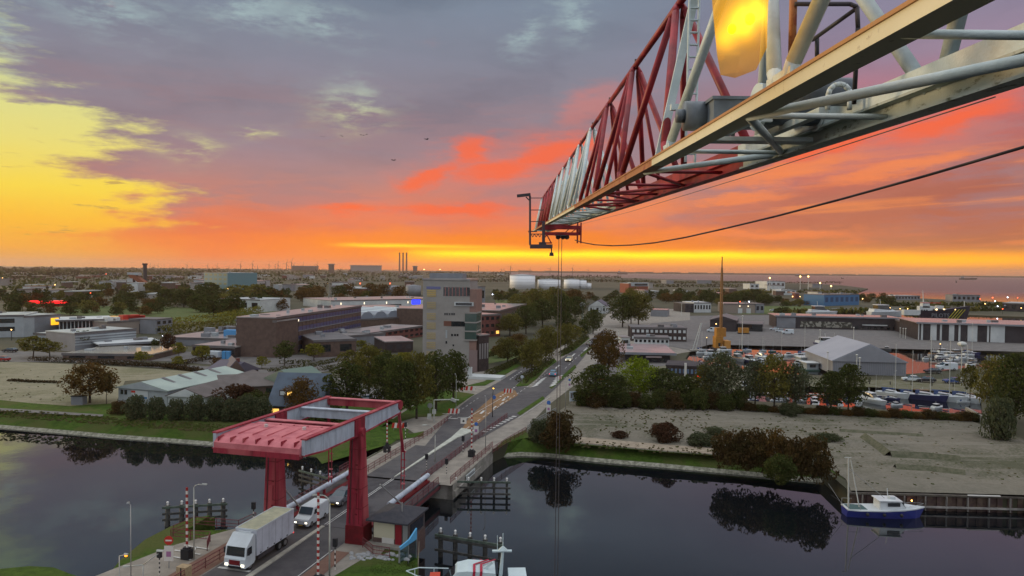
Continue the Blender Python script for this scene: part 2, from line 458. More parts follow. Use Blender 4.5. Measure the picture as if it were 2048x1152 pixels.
# ------------------------------------------------------------------ materials of the setting
M_grass = mat('bank_grass', (0.060, 0.105, 0.016), 0.95, scale=0.9, col2=(0.038, 0.070, 0.012), bump=0.6, bscale=3, dark=(0.070, 0.085, 0.024), detail=8, spec=0.1)
M_lawn = mat('lawn_grass', (0.06, 0.10, 0.022), 0.95, scale=0.35, col2=(0.10, 0.115, 0.04), bump=0.4, bscale=2)
M_land = mat('rough_land', (0.050, 0.052, 0.030), 0.95, scale=0.02, col2=(0.085, 0.078, 0.050), bump=0.3, bscale=0.4, dark=(0.032, 0.036, 0.022))
def rough_ground(name, c1, c2, weed, track, k=0.5):
    m = bpy.data.materials.new(name); m.use_nodes = True; t = NT(m.node_tree); b = t.n['Principled BSDF']; b.inputs['Roughness'].default_value = 0.95; b.inputs['Specular IOR Level'].default_value = 0.1
    pos = t.new('ShaderNodeNewGeometry').outputs['Position']
    big = t.noise(pos, 0.045, 5, 0.62, 0.6); mid = t.noise(pos, 0.35, 6, 0.65, 1.0); fine = t.noise(pos, 2.6, 6, 0.7)
    mp = t.new('ShaderNodeMapping'); t.put(mp.inputs[0], pos); mp.inputs['Rotation'].default_value = (0, 0, 0.35); mp.inputs['Scale'].default_value = (0.03, 0.45, 1)
    rut = t.noise(mp.outputs[0], 1.0, 4, 0.6, 0.3)
    c = t.mix(t.smooth(t.m('ADD', t.m('MULTIPLY', mid, 0.6), t.m('MULTIPLY', fine, 0.4)), 0.36, 0.66), c1, c2)
    c = t.mix(t.m('MULTIPLY', t.smooth(t.m('ADD', t.m('MULTIPLY', big, 0.7), t.m('MULTIPLY', fine, 0.3)), 0.50, 0.60), k), c, weed)
    c = t.mix(t.m('MULTIPLY', t.smooth(rut, 0.56, 0.64), 0.45), c, track)
    t.put(b.inputs['Base Color'], c)
    bn = t.new('ShaderNodeBump'); bn.inputs['Strength'].default_value = 0.9; bn.inputs['Distance'].default_value = 0.4
    t.put(bn.inputs['Height'], t.m('ADD', mid, t.m('MULTIPLY', fine, 0.35))); t.put(b.inputs['Normal'], bn.outputs[0])
    return m
M_sand = rough_ground('trampled_sand', (0.205, 0.185, 0.15), (0.15, 0.14, 0.11), (0.070, 0.075, 0.042), (0.24, 0.22, 0.185), 0.8)
M_field = rough_ground('bare_field', (0.26, 0.24, 0.17), (0.19, 0.18, 0.12), (0.12, 0.125, 0.065), (0.30, 0.27, 0.21), 0.6)
M_asph = mat('asphalt', (0.085, 0.080, 0.084), 0.75, scale=0.6, col2=(0.060, 0.057, 0.062), bump=0.15, bscale=8, dark=(0.10, 0.095, 0.095))
M_asph2 = mat('old_asphalt', (0.16, 0.15, 0.145), 0.8, scale=0.4, col2=(0.115, 0.11, 0.108), bump=0.15, bscale=8)
M_pave = mat('paving', (0.28, 0.255, 0.22), 0.85, scale=0.5, col2=(0.21, 0.19, 0.165), bump=0.2, bscale=6)
M_red = mat('red_paving', (0.20, 0.115, 0.085), 0.85, scale=0.5, col2=(0.155, 0.085, 0.065), bump=0.2, bscale=6)
M_brown = mat('brown_verge', (0.26, 0.15, 0.075), 0.9, scale=0.6, col2=(0.19, 0.115, 0.06))
M_white = mat('road_paint', (0.62, 0.62, 0.60), 0.7, scale=1.5, col2=(0.42, 0.42, 0.40))
M_conc = mat('concrete', (0.33, 0.31, 0.28), 0.85, scale=0.7, col2=(0.22, 0.21, 0.18), bump=0.3, bscale=3)
M_stone = mat('revetment_stone', (0.34, 0.33, 0.27), 0.9, scale=1.6, col2=(0.16, 0.16, 0.12), bump=1.0, bscale=3)

def water_mat():
    m = bpy.data.materials.new('water'); m.use_nodes = True
    t = NT(m.node_tree); b = t.n['Principled BSDF']
    b.inputs['Base Color'].default_value = (0.004, 0.006, 0.008, 1)
    b.inputs["IOR"].default_value = 1.9
    b.inputs['Specular IOR Level'].default_value = 0.5
    pos = t.new('ShaderNodeNewGeometry').outputs['Position']
    x, y, z = t.sep(pos)
    far = t.smooth(y, 500, 1400)
    n = t.noise(pos, 0.25, 3, 0.55)
    n2 = t.noise(pos, 0.03, 4, 0.6)
    bn = t.new('ShaderNodeBump'); bn.inputs['Distance'].default_value = 1.0
    t.put(bn.inputs['Strength'], t.m('ADD', 0.02, t.m('MULTIPLY', far, 0.30)))
    t.put(b.inputs['Roughness'], t.m('ADD', 0.03, t.m('MULTIPLY', far, 0.30)))
    t.put(bn.inputs['Height'], t.m('ADD', t.m('MULTIPLY', n, 0.35), n2))
    t.put(b.inputs['Normal'], bn.outputs[0])
    return m
M_water = water_mat()
mb = MB(); mb.box(-9000, -300, WZ - 40, 14000, 11500, WZ)
tag(mb.build('water', M_water), 'still grey canal, harbour and sea water', 'water', None, 'structure')
mb = MB(); mb.box(-9200, -400, -60, 14500, 11600, -45)
tag(mb.build('ground', M_land), 'dark bed below the water', 'ground', None, 'structure')

# ------------------------------------------------------------------ land north of the canal, with the harbour basins cut out
wl_left = [G(p[0], p[1], WZ) for p in [(-900, 822), (-300, 838), (0, 857), (130, 868), (230, 877), (330, 884), (440, 893), (560, 907), (610, 914)]]
ab_l, ab_r = B(21, -13.5), B(21, 3.0)
wl_right = [G(p[0], p[1], WZ) for p in [(985, 922), (1005, 915), (1040, 912), (1090, 914), (1200, 925), (1320, 935), (1500, 952), (1655, 967)]]
def lift(p, dx=0, dy=0): return Vector((p.x + dx, p.y + dy, 0))
top_left = [lift(p, 0.5, 6.5) for p in wl_left]
top_right = [lift(p, 0, 4.5) for p in wl_right]
top_right[0] = lift(wl_right[0], 0.6, 0.2); top_right[1] = lift(wl_right[1], 1.0, 1.8); top_right[2] = lift(wl_right[2], 0.6, 3.6)
q_r = [G(1702, 985, 0), G(1850, 988, 0), G(2048, 995, 0), G(2700, 1010, 0)]
far_y = 11400.0
tip = [G(1736, 577, 0), G(1700, 589, 0), G(1760, 596, 0), G(1850, 597, 0), G(2048, 606, 0), G(2600, 630, 0)]
outer = top_left + [B(38, -13.5)] + [lift(ab_l), lift(ab_r), B(39, 3.0)] + top_right + q_r + [Vector((260, 150, 0))] + \
    list(reversed(tip)) + [G(1680, 570, 0), G(1500, 563, 0), G(1300, 557, 0), G(1150, 553, 0), G(1020, 550.0, 0), Vector((-60, far_y, 0)), Vector((-8900, far_y, 0)), Vector((-8900, 120, 0))]
HZ = -0.7
def basin(pts): return [G(p[0], p[1], HZ) for p in pts]
harb1 = basin([(1395, 700), (1420, 690), (1660, 694), (1900, 702), (2200, 715), (2200, 742), (1950, 738), (1870, 748), (1830, 752), (1700, 758), (1560, 752), (1420, 735), (1370, 722), (1380, 706)])
harb2 = basin([(1440, 800), (1470, 783), (1620, 775), (1740, 776), (1960, 790), (1965, 835), (1800, 828), (1640, 817), (1500, 808)])
harb3 = basin([(1330, 668), (1330, 651), (1420, 643), (1550, 641), (1800, 645), (1800, 650), (1560, 652), (1440, 662), (1400, 672)])
harb4 = basin([(1620, 632), (1640, 627), (1860, 629), (2300, 645), (2300, 655), (1980, 642), (1750, 637)])
harb5 = basin([(1560, 597), (1560, 591), (1700, 590), (1700, 597)])
loops = [outer] + [[Vector((p.x, p.y, 0)) for p in h] for h in (harb1, harb2, harb3, harb4)]
for h_ in (harb1, harb2, harb3, harb4):
    sheet('water', [(p.x, p.y) for p in h_], HZ, M_water, 'calm pink lit water of a marina basin', 'water', px=False)
tris = tessellate_polygon(loops)
allp = [p for l in loops for p in l]
fs = []
for a, b_, c in tris:
    if (allp[b_] - allp[a]).cross(allp[c] - allp[a]).z < 0: a, c = c, a
    fs.append((a, b_, c))
mb = MB(); mb.add(allp, fs)
for l in loops:                                    # quay faces down into the water
    for a, b_ in zip(l, l[1:] + l[:1]):
        mb.quad((a.x, a.y, 0), (b_.x, b_.y, 0), (b_.x, b_.y, WZ - 3), (a.x, a.y, WZ - 3))
tag(mb.build('terrain', M_land), 'flat dark polder land stretching from the canal bank to the horizon', 'land', None, 'structure')

def strip(name, A_, B_, za, zb, mt, label, cat):
    mb = MB()
    for i in range(len(A_) - 1):
        mb.quad((A_[i].x, A_[i].y, za), (A_[i + 1].x, A_[i + 1].y, za), (B_[i + 1].x, B_[i + 1].y, zb), (B_[i].x, B_[i].y, zb))
    return tag(mb.build(name, mt), label, cat, None, 'structure')
M_bankm = M_grass
strip('canal_bank', wl_left + [G(622, 930, WZ)], top_left + [B(38, -13.5)], WZ - 0.3, 0.03, M_bankm, 'grassy slope of the far canal bank left of the bridge', 'bank')
strip('canal_bank', wl_right + [G(1700, 1000, WZ)], top_right + [G(1690, 960, 0)], WZ - 0.3, 0.03, M_bankm, 'grassy slope of the canal bank right of the bridge', 'bank')
strip('revetment', [p + Vector((0, -0.5, 0)) for p in wl_left], [p + Vector((0, 0.9, 0)) for p in wl_left], WZ - 0.4, WZ + 0.45, M_stone, 'pale stone edging along the waterline left of the bridge', 'edging')
strip('revetment', [p + Vector((0, -0.5, 0)) for p in wl_right], [p + Vector((0, 0.8, 0)) for p in wl_right], WZ - 0.4, WZ + 0.45, M_stone, 'pale stone edging along the waterline right of the bridge', 'edging')
def inward(pts, d): return [p + Vector((0, d, 0)) for p in pts]
mb = MB()
tl = [Vector((p.x, p.y, 0)) for p in top_left]
g = tl + [B(38, -13.5)] + [B(44, -14), B(80, -20), B(85, -45)] + [G(560, 800), G(250, 806), G(140, 812), G(0, 800), G(-900, 780)]
sheet('grass_verge', [(p.x, p.y) for p in g], 0.04, M_grass, 'mown green verge along the far canal bank', 'grass verge', px=False)
sheet('path', [(-200, 812), (0, 822), (205, 833), (207, 829), (100, 822), (0, 816), (-200, 807)], 0.08, M_asph2, 'narrow grey towpath through the grass verge', 'path')
g = [lift(p) for p in top_right] + [G(1690, 960)] + [G(1655, 935), G(1480, 915), G(1330, 905), G(1140, 888), G(1060, 872), G(1050, 862), B(62, 3.4), B(45, 3.2), B(39, 3.1)]
sheet('grass_verge', [(p.x, p.y) for p in g], 0.04, M_grass, 'mown green verge right of the bridge along the water', 'grass verge', px=False)

# ------------------------------------------------------------------ near banks
near = [G(-600, 1150, 0), G(0, 1129, 0), G(60, 1123, 0), G(110, 1125, 0), G(165, 1143, 0), G(205, 1172, 0), G(250, 1152, WZ), G(300, 1108, WZ), G(350, 1081, WZ), G(392, 1064, WZ), G(430, 1058, WZ),
        B(-1.5, -19), B(0.5, -14.0), B(2.0, -13.5), B(2.0, 1.2), G(838, 1100, 0), G(836, 1152, 0), Vector((-5, 20, 0)), Vector((-120, 20, 0))]
near = [Vector((p.x, p.y, 0)) for p in near]
mb = MB(); mb.prism([(p.x, p.y) for p in near], WZ - 3, -0.6)
tag(mb.build('terrain', M_grass), 'green near bank of the canal under the camera', 'land', None, 'structure')
cen = Vector((-35, 50, 0))
def shrink(p, d):
    q = cen - p; q.normalize(); return p + q * d
top = [shrink(p, 1.2) for p in near]
mb = MB(); mb.prism([(p.x, p.y) for p in top], -1.0, 0.0)
tag(mb.build('lawn', M_grass), 'mown grass on the near canal bank beside the bridge', 'lawn', None, 'structure')

# ------------------------------------------------------------------ tower crane jib overhead
JV = ray(1020, 488).normalized(); JR = JV.cross(Vector((0, 0, 1))).normalized(); JU = JR.cross(JV).normalized()
CAM = Vector((0, 0, CAMZ))
def J(t, x, h): return JV * t + JR * x + JU * h           # relative to the eye
M_cw = mat('weathered_white_steel', (0.58, 0.67, 0.68), 0.45, scale=-5.0, col2=(0.48, 0.57, 0.58), bump=0.1, spec=0.4, dark=(0.62, 0.68, 0.66), detail=8)
M_cr = mat('red_painted_steel', (0.36, 0.020, 0.030), 0.5, scale=-2.0, col2=(0.17, 0.012, 0.018), spec=0.4)
M_cg = mat('grey_machine_paint', (0.16, 0.19, 0.22), 0.45, scale=-3.0, col2=(0.10, 0.12, 0.14), spec=0.4)
M_dk = mat('dark_steel', (0.035, 0.035, 0.042), 0.5, scale=-3.0, col2=(0.06, 0.05, 0.055))
M_cable = mat('black_rubber_cable', (0.025, 0.018, 0.02), 0.5)
M_zinc = mat('galvanised_steel', (0.30, 0.31, 0.31), 0.5, metal=0.3)
def rusty(name, base, rust, amount, stretch=None, edge=None):
    m = bpy.data.materials.new(name); m.use_nodes = True; t = NT(m.node_tree); b = t.n['Principled BSDF']
    o = t.new('ShaderNodeTexCoord').outputs['Object']
    mp = t.new('ShaderNodeMapping'); t.put(mp.inputs[0], o); mp.inputs['Scale'].default_value = stretch or (1, 1, 1)
    n = t.noise(mp.outputs[0], 3.0, 7, 0.68); n2 = t.noise(o, 14.0, 5, 0.7); n3 = t.noise(mp.outputs[0], 0.8, 3, 0.5)
    k = t.smooth(t.m('ADD', t.m('MULTIPLY', n, 0.7), t.m('MULTIPLY', n2, 0.3)), 0.62 - amount, 0.72 - amount)
    c = t.mix(t.smooth(n3, 0.35, 0.7), base, tuple(v * 0.82 for v in base))
    c = t.mix(k, c, rust)
    c = t.mix(t.m('MULTIPLY', t.smooth(n2, 0.60, 0.72), 0.5), c, tuple(v * 0.35 for v in rust))
    t.put(b.inputs['Base Color'], c); b.inputs['Roughness'].default_value = 0.6
    bn = t.new('ShaderNodeBump'); bn.inputs['Strength'].default_value = 0.25; bn.inputs['Distance'].default_value = 0.02
    t.put(bn.inputs['Height'], n2); t.put(b.inputs['Normal'], bn.outputs[0])
    return m
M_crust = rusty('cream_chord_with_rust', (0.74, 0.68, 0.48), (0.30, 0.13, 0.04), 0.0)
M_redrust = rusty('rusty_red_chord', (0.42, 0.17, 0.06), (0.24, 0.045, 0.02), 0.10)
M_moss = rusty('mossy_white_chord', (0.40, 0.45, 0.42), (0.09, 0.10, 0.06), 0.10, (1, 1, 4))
M_rustedge = rusty('orange_rust_streak', (0.45, 0.22, 0.08), (0.62, 0.56, 0.36), 0.02)
XL, XR, HB, XT, HT = 1.88, 2.98, 1.054, 2.43, 3.52
SEC = [(1.2, 9.0, 'w'), (9.0, 19.8, 'r'), (19.8, 35.5, 'w'), (35.5, 50.0, 'r'), (50.0, 56.0, 'w')]
def colt(t):
    for a, b_, c in SEC:
        if t < b_: return c
    return 'w'
jib = thing('crane_jib', 'red and white lattice jib of a tower crane reaching overhead from the upper right', 'crane jib', tuple(CAM))
def P_(name, mb, m, smooth=False, parent=None): return mb.build(name, m, parent or jib, smooth)
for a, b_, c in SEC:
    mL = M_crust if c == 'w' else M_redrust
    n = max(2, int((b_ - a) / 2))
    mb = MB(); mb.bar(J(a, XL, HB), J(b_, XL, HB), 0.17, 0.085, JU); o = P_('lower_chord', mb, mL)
    mb = MB(); mb.bar(J(a, XL - 0.088, HB + 0.052), J(b_, XL - 0.088, HB + 0.052), 0.02, 0.022, JU); P_('chord_flange', mb, M_rustedge if c == 'w' else M_redrust, parent=o)
    mb = MB(); mb.bar(J(a, XR, HB), J(b_, XR, HB), 0.035, 0.13, JU); mb.bar(J(a, XR + 0.02, HB - 0.06), J(b_, XR + 0.02, HB - 0.06), 0.17, 0.022, JU)
    mb.bar(J(a, XR - 0.02, HB + 0.07), J(b_, XR - 0.02, HB + 0.07), 0.16, 0.02, JU)
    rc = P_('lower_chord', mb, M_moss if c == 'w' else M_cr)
    mb = MB(); mb.bar(J(a, XR - 0.075, HB + 0.15), J(b_, XR - 0.075, HB + 0.15), 0.03, 0.15, JU); mb.build('web_plate', M_cw if c == 'w' else M_cr, rc)
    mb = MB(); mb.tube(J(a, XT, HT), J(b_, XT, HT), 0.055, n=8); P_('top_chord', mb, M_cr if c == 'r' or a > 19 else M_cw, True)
t = 5.0 - 3.6
while t < 55:
    for sx in (XL, XR):
        for dt in (-1.8, 1.8):
            if t + dt < 1.2 or t + dt > 55.5: continue
            c = colt(max(t, t + dt * 0.5)); mb = MB()
            # squashed ends then full tube
            r = 0.054 if t < 9.5 else 0.052
            p0, p1 = J(t + dt * 0.04, sx, HB + 0.06), J(t + dt, XT + (0.05 if sx == XR else -0.05), HT - 0.03)
            d = p1 - p0
            mb.tube(p0, p0 + d * 0.06, r * 0.6, r, n=10); mb.tube(p0 + d * 0.06, p0 + d * 0.94, r, n=10); mb.tube(p0 + d * 0.94, p1, r, r * 0.6, n=10)
            P_('diagonal_brace', mb, M_cw if c == 'w' else M_cr, True)
    if t > 9:
        for sx in (XL, XR):
            c = colt(t + 1.8); mb = MB(); mb.tube(J(t + 1.8, sx, HB + 0.06), J(t + 1.8, XT + (0.05 if sx == XR else -0.05), HT - 0.03), 0.04, n=8)
            P_('vertical_brace', mb, M_cw if c == 'w' else M_cr, True)
    t += 3.6
for k in range(4):                                                   # gusset plates at the near lower nodes
    tt = 5.0 + 3.6 * k
    for sx in (XL, XR):
        mb = MB(); mb.bar(J(tt - 0.22, sx, HB + 0.10), J(tt + 0.22, sx, HB + 0.10), 0.02, 0.13, JU)
        P_('gusset', mb, M_cw if colt(tt) == 'w' else M_cr)
t = 5.6 - 2.15 * 2; k = 0
while t < 55:
    m_ = M_cw if colt(t) == 'w' else M_cr
    mb = MB(); mb.tube(J(t, XL, HB - 0.02), J(t, XR, HB - 0.02), 0.024, n=8); P_('cross_brace', mb, m_, True)
    if t + 2.15 < 55.5:
        a, b_ = (XR, XL) if k % 2 else (XL, XR)
        mb = MB(); mb.tube(J(t, a, HB - 0.03), J(t + 2.15, b_, HB - 0.03), 0.036 if t < 9 else 0.028, n=8)
        P_('bottom_brace', mb, M_cw if colt(t + 1) == 'w' else M_cr, True)
    t += 2.15; k += 1
for t in [10.4, 14.0, 17.6, 21.2, 24.8]:
    mb = MB(); mb.tube(J(t, XT, HT + 0.03), J(t, XT, HT + 0.13), 0.02, n=6); P_('rope_guide', mb, M_dk)
mb = MB(); mb.box(-0.5, -0.1, 0, 0.5, 0.1, 0.03)
# perforated ladder post and portal frame between sections
mb = MB()
for x in (XL + 0.32, XL + 0.44):
    mb.bar(J(8.9, x, HB), J(8.9, x, HT), 0.02, 0.05, JV)
for i in range(16): mb.bar(J(8.9, XL + 0.32, HB + 0.1 + i * 0.15), J(8.9, XL + 0.44, HB + 0.1 + i * 0.15), 0.015, 0.05, JV)
P_('ladder_post', mb, M_cw)
mb = MB(); mb.bar(J(9.0, XL, HB + 0.05), J(9.0, XT - 0.06, HT), 0.10, 0.05, JV); P_('portal_post', mb, M_cw)
mb = MB(); mb.bar(J(8.6, XL + 0.05, HB + 0.62), J(8.6, XR - 0.1, HB + 0.62), 0.08, 0.07, JU); P_('portal_beam', mb, M_cw)

# trolley winch standing inside the near section
wi = thing('trolley_winch', 'grey trolley winch with drum and motor standing inside the near white jib section', 'winch', tuple(CAM + J(7.2, 2.4, HB + 0.06)))
WO = J(7.2, 2.4, HB + 0.06)
def W(t, x, h): return J(7.2 + t, 2.4 + x, HB + 0.06 + h) - WO
mb = MB(); mb.bar(W(-0.1, -0.42, 0.20), W(-0.1, 0.42, 0.20), 0.32, 0.24, JU); mb.bar(W(-0.1, -0.44, 0.335), W(-0.1, 0.44, 0.335), 0.36, 0.03, JU); mb.build('gearbox', M_cg, wi)
mb = MB(); mb.tube(W(-0.5, -0.05, 0.20), W(-0.5, 0.48, 0.20), 0.17, n=20); mb.build('drum', M_cg, wi, True)
mb = MB(); mb.tube(W(-0.5, -0.09, 0.20), W(-0.5, -0.05, 0.20), 0.22, n=20); mb.build('drum_flange', M_cw, wi)
mb = MB(); mb.tube(W(-0.5, 0.48, 0.20), W(-0.5, 0.52, 0.20), 0.22, n=20); mb.build('drum_flange', M_cw, wi)
mb = MB(); mb.tube(W(-1.1, 0.05, 0.22), W(-1.1, 0.50, 0.22), 0.12, n=16); mb.build('motor', M_cg, wi, True)
mb = MB(); mb.tube(W(0.1, -0.62, 0.22), W(0.1, -0.42, 0.22), 0.15, n=18); mb.tube(W(0.1, -0.70, 0.22), W(0.1, -0.62, 0.22), 0.07, n=12); mb.build('brake', M_cg, wi, True)
for x in (-0.25, 0.2):
    mb = MB(); mb.bar(W(-1.3, x, 0.02), W(0.4, x, 0.02), 0.08, 0.06, JU); mb.build('bearer', M_cw, wi)
mb = MB(); mb.bar(W(-0.3, -0.45, -0.08), W(-0.3, 0.5, -0.08), 0.22, 0.04, JU); mb.build('base_plate', M_cw, wi)
mb = MB(); mb.bar(W(-0.75, -0.08, 0.02), W(-0.75, -0.08, 0.36), 0.10, 0.05, JV); mb.build('bracket', M_cw, wi)
for (a, b_, c) in ((-0.05, -0.25, 0.0), (-1.35, 0.30, 0.02)):
    mb = MB()
    arc = [W(a, b_ + 0.09 * cos(q), c + 0.12 + 0.09 * sin(q)) for q in [i * pi / 6 for i in range(7)]]
    mb.path([W(a, b_ + 0.09, c)] + arc + [W(a, b_ - 0.09, c)], 0.022, 6); mb.build('lifting_eye', M_cw, wi, True)
# dark guard rail of the service walkway
gr = thing('guard_rail', 'dark tubular guard rail of the walkway beside the jib', 'railing', tuple(CAM))
def PX(px, py, Y): return D(px, py, Y) - CAM
mb = MB(); mb.path([PX(1590, 8, 5.2), PX(1700, 8, 5.2), PX(1714, 14, 5.2), PX(1716, 55, 5.2), PX(1708, 208, 5.4)], 0.017, 8); mb.build('rail', M_dk, gr, True)
mb = MB(); mb.path([PX(1714, 16, 5.2), PX(1625, 80, 5.7)], 0.016, 8); mb.build('rail', M_dk, gr, True)
mb = MB(); mb.path([PX(1634, 74, 5.7), PX(1634, 118, 5.7)], 0.018, 8); mb.build('post', M_dk, gr, True)
mb = MB(); mb.path([PX(1588, -60, 5.2), PX(1584, 110, 5.3)], 0.03, 8); mb.build('post', M_redrust, gr, True)

# made-up glowing shell standing in for an amber reflection on the cab glass
lp = thing('amber_reflection', 'added amber glowing shell standing in for a lamp reflection on the cab glass', 'lamp', tuple(CAM + PX(1482, -20, 4.9)))
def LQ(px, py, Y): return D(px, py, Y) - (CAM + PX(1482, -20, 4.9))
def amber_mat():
    m = bpy.data.materials.new('amber_reflection_glow'); m.use_nodes = True; t = NT(m.node_tree); t.n.clear()
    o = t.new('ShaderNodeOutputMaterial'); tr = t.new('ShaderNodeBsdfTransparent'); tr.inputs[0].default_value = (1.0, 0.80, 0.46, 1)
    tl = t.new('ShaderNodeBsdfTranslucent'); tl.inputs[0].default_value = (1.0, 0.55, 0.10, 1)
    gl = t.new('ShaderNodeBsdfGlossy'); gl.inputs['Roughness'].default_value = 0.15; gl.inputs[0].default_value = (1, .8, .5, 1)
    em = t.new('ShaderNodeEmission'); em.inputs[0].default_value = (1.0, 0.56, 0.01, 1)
    # soft emission blobs painted into the shell as the glow of the reflection
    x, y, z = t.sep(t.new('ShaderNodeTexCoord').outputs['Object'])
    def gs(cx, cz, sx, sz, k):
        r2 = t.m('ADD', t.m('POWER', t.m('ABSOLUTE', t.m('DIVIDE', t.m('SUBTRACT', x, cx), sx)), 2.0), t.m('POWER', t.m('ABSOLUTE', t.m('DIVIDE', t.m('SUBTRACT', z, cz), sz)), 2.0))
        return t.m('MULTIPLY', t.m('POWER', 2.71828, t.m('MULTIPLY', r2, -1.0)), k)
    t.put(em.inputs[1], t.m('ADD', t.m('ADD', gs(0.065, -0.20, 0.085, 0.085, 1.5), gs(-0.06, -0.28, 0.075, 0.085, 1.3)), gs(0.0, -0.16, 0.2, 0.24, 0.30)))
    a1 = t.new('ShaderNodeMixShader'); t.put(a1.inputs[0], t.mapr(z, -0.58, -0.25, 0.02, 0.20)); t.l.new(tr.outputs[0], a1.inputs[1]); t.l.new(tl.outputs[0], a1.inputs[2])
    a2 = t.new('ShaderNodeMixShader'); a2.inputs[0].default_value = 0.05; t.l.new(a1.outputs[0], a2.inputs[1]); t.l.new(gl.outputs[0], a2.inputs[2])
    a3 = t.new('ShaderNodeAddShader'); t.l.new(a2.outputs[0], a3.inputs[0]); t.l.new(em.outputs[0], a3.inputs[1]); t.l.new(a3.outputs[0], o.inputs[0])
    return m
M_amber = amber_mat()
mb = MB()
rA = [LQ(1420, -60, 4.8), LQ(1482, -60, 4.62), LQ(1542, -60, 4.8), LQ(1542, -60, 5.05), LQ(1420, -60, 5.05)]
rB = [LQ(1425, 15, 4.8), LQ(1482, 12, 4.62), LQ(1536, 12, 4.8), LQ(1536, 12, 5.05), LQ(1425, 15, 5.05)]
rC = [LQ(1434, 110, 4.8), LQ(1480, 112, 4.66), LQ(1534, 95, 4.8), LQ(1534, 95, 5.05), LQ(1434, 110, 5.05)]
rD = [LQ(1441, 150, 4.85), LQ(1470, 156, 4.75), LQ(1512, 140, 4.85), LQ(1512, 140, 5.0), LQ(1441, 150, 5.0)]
mb.loft([rA, rB, rC, rD]); mb.build('reflection_shell', M_amber, lp)
mb = MB(); mb.ball(LQ(1500, 38, 4.92), 0.035, 12, 1.2); mb.build('glow_spot', glow('amber_glow_spot', (255, 205, 10), 2.4), lp, True)  # added emissive balls for the bright spots of the reflection
mb = MB(); mb.ball(LQ(1464, 58, 4.92), 0.03, 12, 1.2); mb.build('glow_spot', glow('amber_glow_spot', (255, 205, 10), 2.4), lp, True)
mb = MB(); mb.tube(LQ(1482, -120, 4.9), LQ(1482, -58, 4.9), 0.05); mb.build('added_hanger', M_dk, lp)  # invented support for the added shell

# trolley, hanging service cage and ropes
tt = 35.2
TO = J(tt, 2.43, HB)
tr = thing('crane_trolley', 'red framed hoist trolley running under the jib near its tip', 'crane trolley', tuple(CAM + TO))
def T(t, x, h): return J(tt + t, 2.43 + x, HB + h) - TO
M_cr2 = M_cr
for t_ in (-0.8, 0.8):
    mb = MB(); mb.bar(T(t_, -0.75, -0.20), T(t_, 1.0, -0.20), 0.10, 0.16, JU); mb.build('cross_beam', M_cr, tr)
    mb = MB(); mb.bar(T(t_, -0.75, -0.52), T(t_, 1.0, -0.52), 0.08, 0.14, JU); mb.build('cross_beam', M_cr, tr)
for x in (-0.75, 0.95, 1.12):
    mb = MB(); mb.bar(T(0, x, 0.05), T(0, x, -0.98 if x > 0 else -0.6), 0.07, 0.10, JV); mb.build('hanger_post', M_cr, tr)
for x in (-0.75, 1.0):
    mb = MB(); mb.bar(T(-0.9, x, -0.35), T(0.9, x, -0.35), 0.08, 0.30, JU); mb.build('side_frame', M_cr, tr)
mb = MB(); mb.bar(T(0, 0.6, -0.48), T(0, 0.95, -0.2), 0.03, 0.04, JU); mb.bar(T(0, 0.3, -0.48), T(0, 0.6, -0.2), 0.03, 0.04, JU); mb.build('stay', M_cr, tr)
mb = MB(); mb.box(-0.18, -0.2, -0.62, 0.38, 0.2, -0.44); mb.build('motor_box', M_cg, tr)
for x in (-0.02, 0.22, 0.42):
    mb = MB(); mb.tube(T(-0.12, x, -0.68), T(0.12, x, -0.68), 0.12, n=12); mb.build('rope_sheave', M_dk, tr)
ro = thing('hoist_rope', 'pair of thin steel hoist ropes hanging straight down from the trolley', 'rope', tuple(CAM + T(0, 0, 0) + TO * 0 + TO - CAM * 0) if False else tuple(CAM + TO))
for x in (0.02, 0.17):
    p = T(0, x, -0.70); mb = MB(); mb.tube(p, Vector((p.x, p.y, p.z - 26)), 0.016, n=6); mb.build('rope_fall', M_dk, ro)
p = T(0, 0.095, -0.70)
hz = p.z - 26
mb = MB(); mb.box(p.x - 0.15, p.y - 0.12, hz - 0.7, p.x + 0.22, p.y + 0.12, hz); mb.build('hook_block', M_dk, ro)
mb = MB(); mb.path([Vector((p.x + 0.03, p.y, hz - 0.7)), Vector((p.x + 0.03, p.y, hz - 1.0)), Vector((p.x + 0.16, p.y, hz - 1.15)), Vector((p.x + 0.03, p.y, hz - 1.35)), Vector((p.x - 0.1, p.y, hz - 1.2))], 0.035); mb.build('hook', M_dk, ro)

YC = 33.0
cg = thing('service_cage', 'dark grey maintenance cage with floodlight mast hanging below the jib', 'maintenance cage', tuple(D(1085, 492, YC)))
C0 = D(1085, 492, YC)
def C_(px, py, y=0.0): return D(px, py, YC + y) - C0
M_cag = mat('purple_grey_paint', (0.085, 0.06, 0.07), 0.6)
mb = MB(); mb.bar(C_(1060, 493), C_(1104, 493), 0.9, 0.17); mb.build('platform', M_cag, cg)
mb = MB(); mb.tube(C_(1060, 490), C_(1060, 392), 0.05, n=8); mb.build('mast', M_cag, cg)
mb = MB(); mb.bar(C_(1034, 392), C_(1061, 389), 0.25, 0.12); mb.bar(C_(1052, 394), C_(1060, 402), 0.05, 0.05); mb.build('floodlight', M_dk, cg)
mb = MB(); mb.bar(C_(1087, 488), C_(1087, 442), 0.14, 0.14); mb.build('post', M_cag, cg)
for py in (396, 420, 443, 468):
    mb = MB(); mb.tube(C_(1060, py), C_(1087 if py > 400 else 1084, py), 0.022, n=6); mb.build('rail', M_cag, cg)
mb = MB(); mb.tube(C_(1056, 463), C_(1074, 463), 0.03, n=6); mb.build('rail', M_cag, cg)
for i in range(3):
    mb = MB(); mb.path([C_(1062 + i * 7, 468), C_(1065.5 + i * 7, 474), C_(1069 + i * 7, 468)], 0.018, 5); mb.build('chain_loop', M_cag, cg)
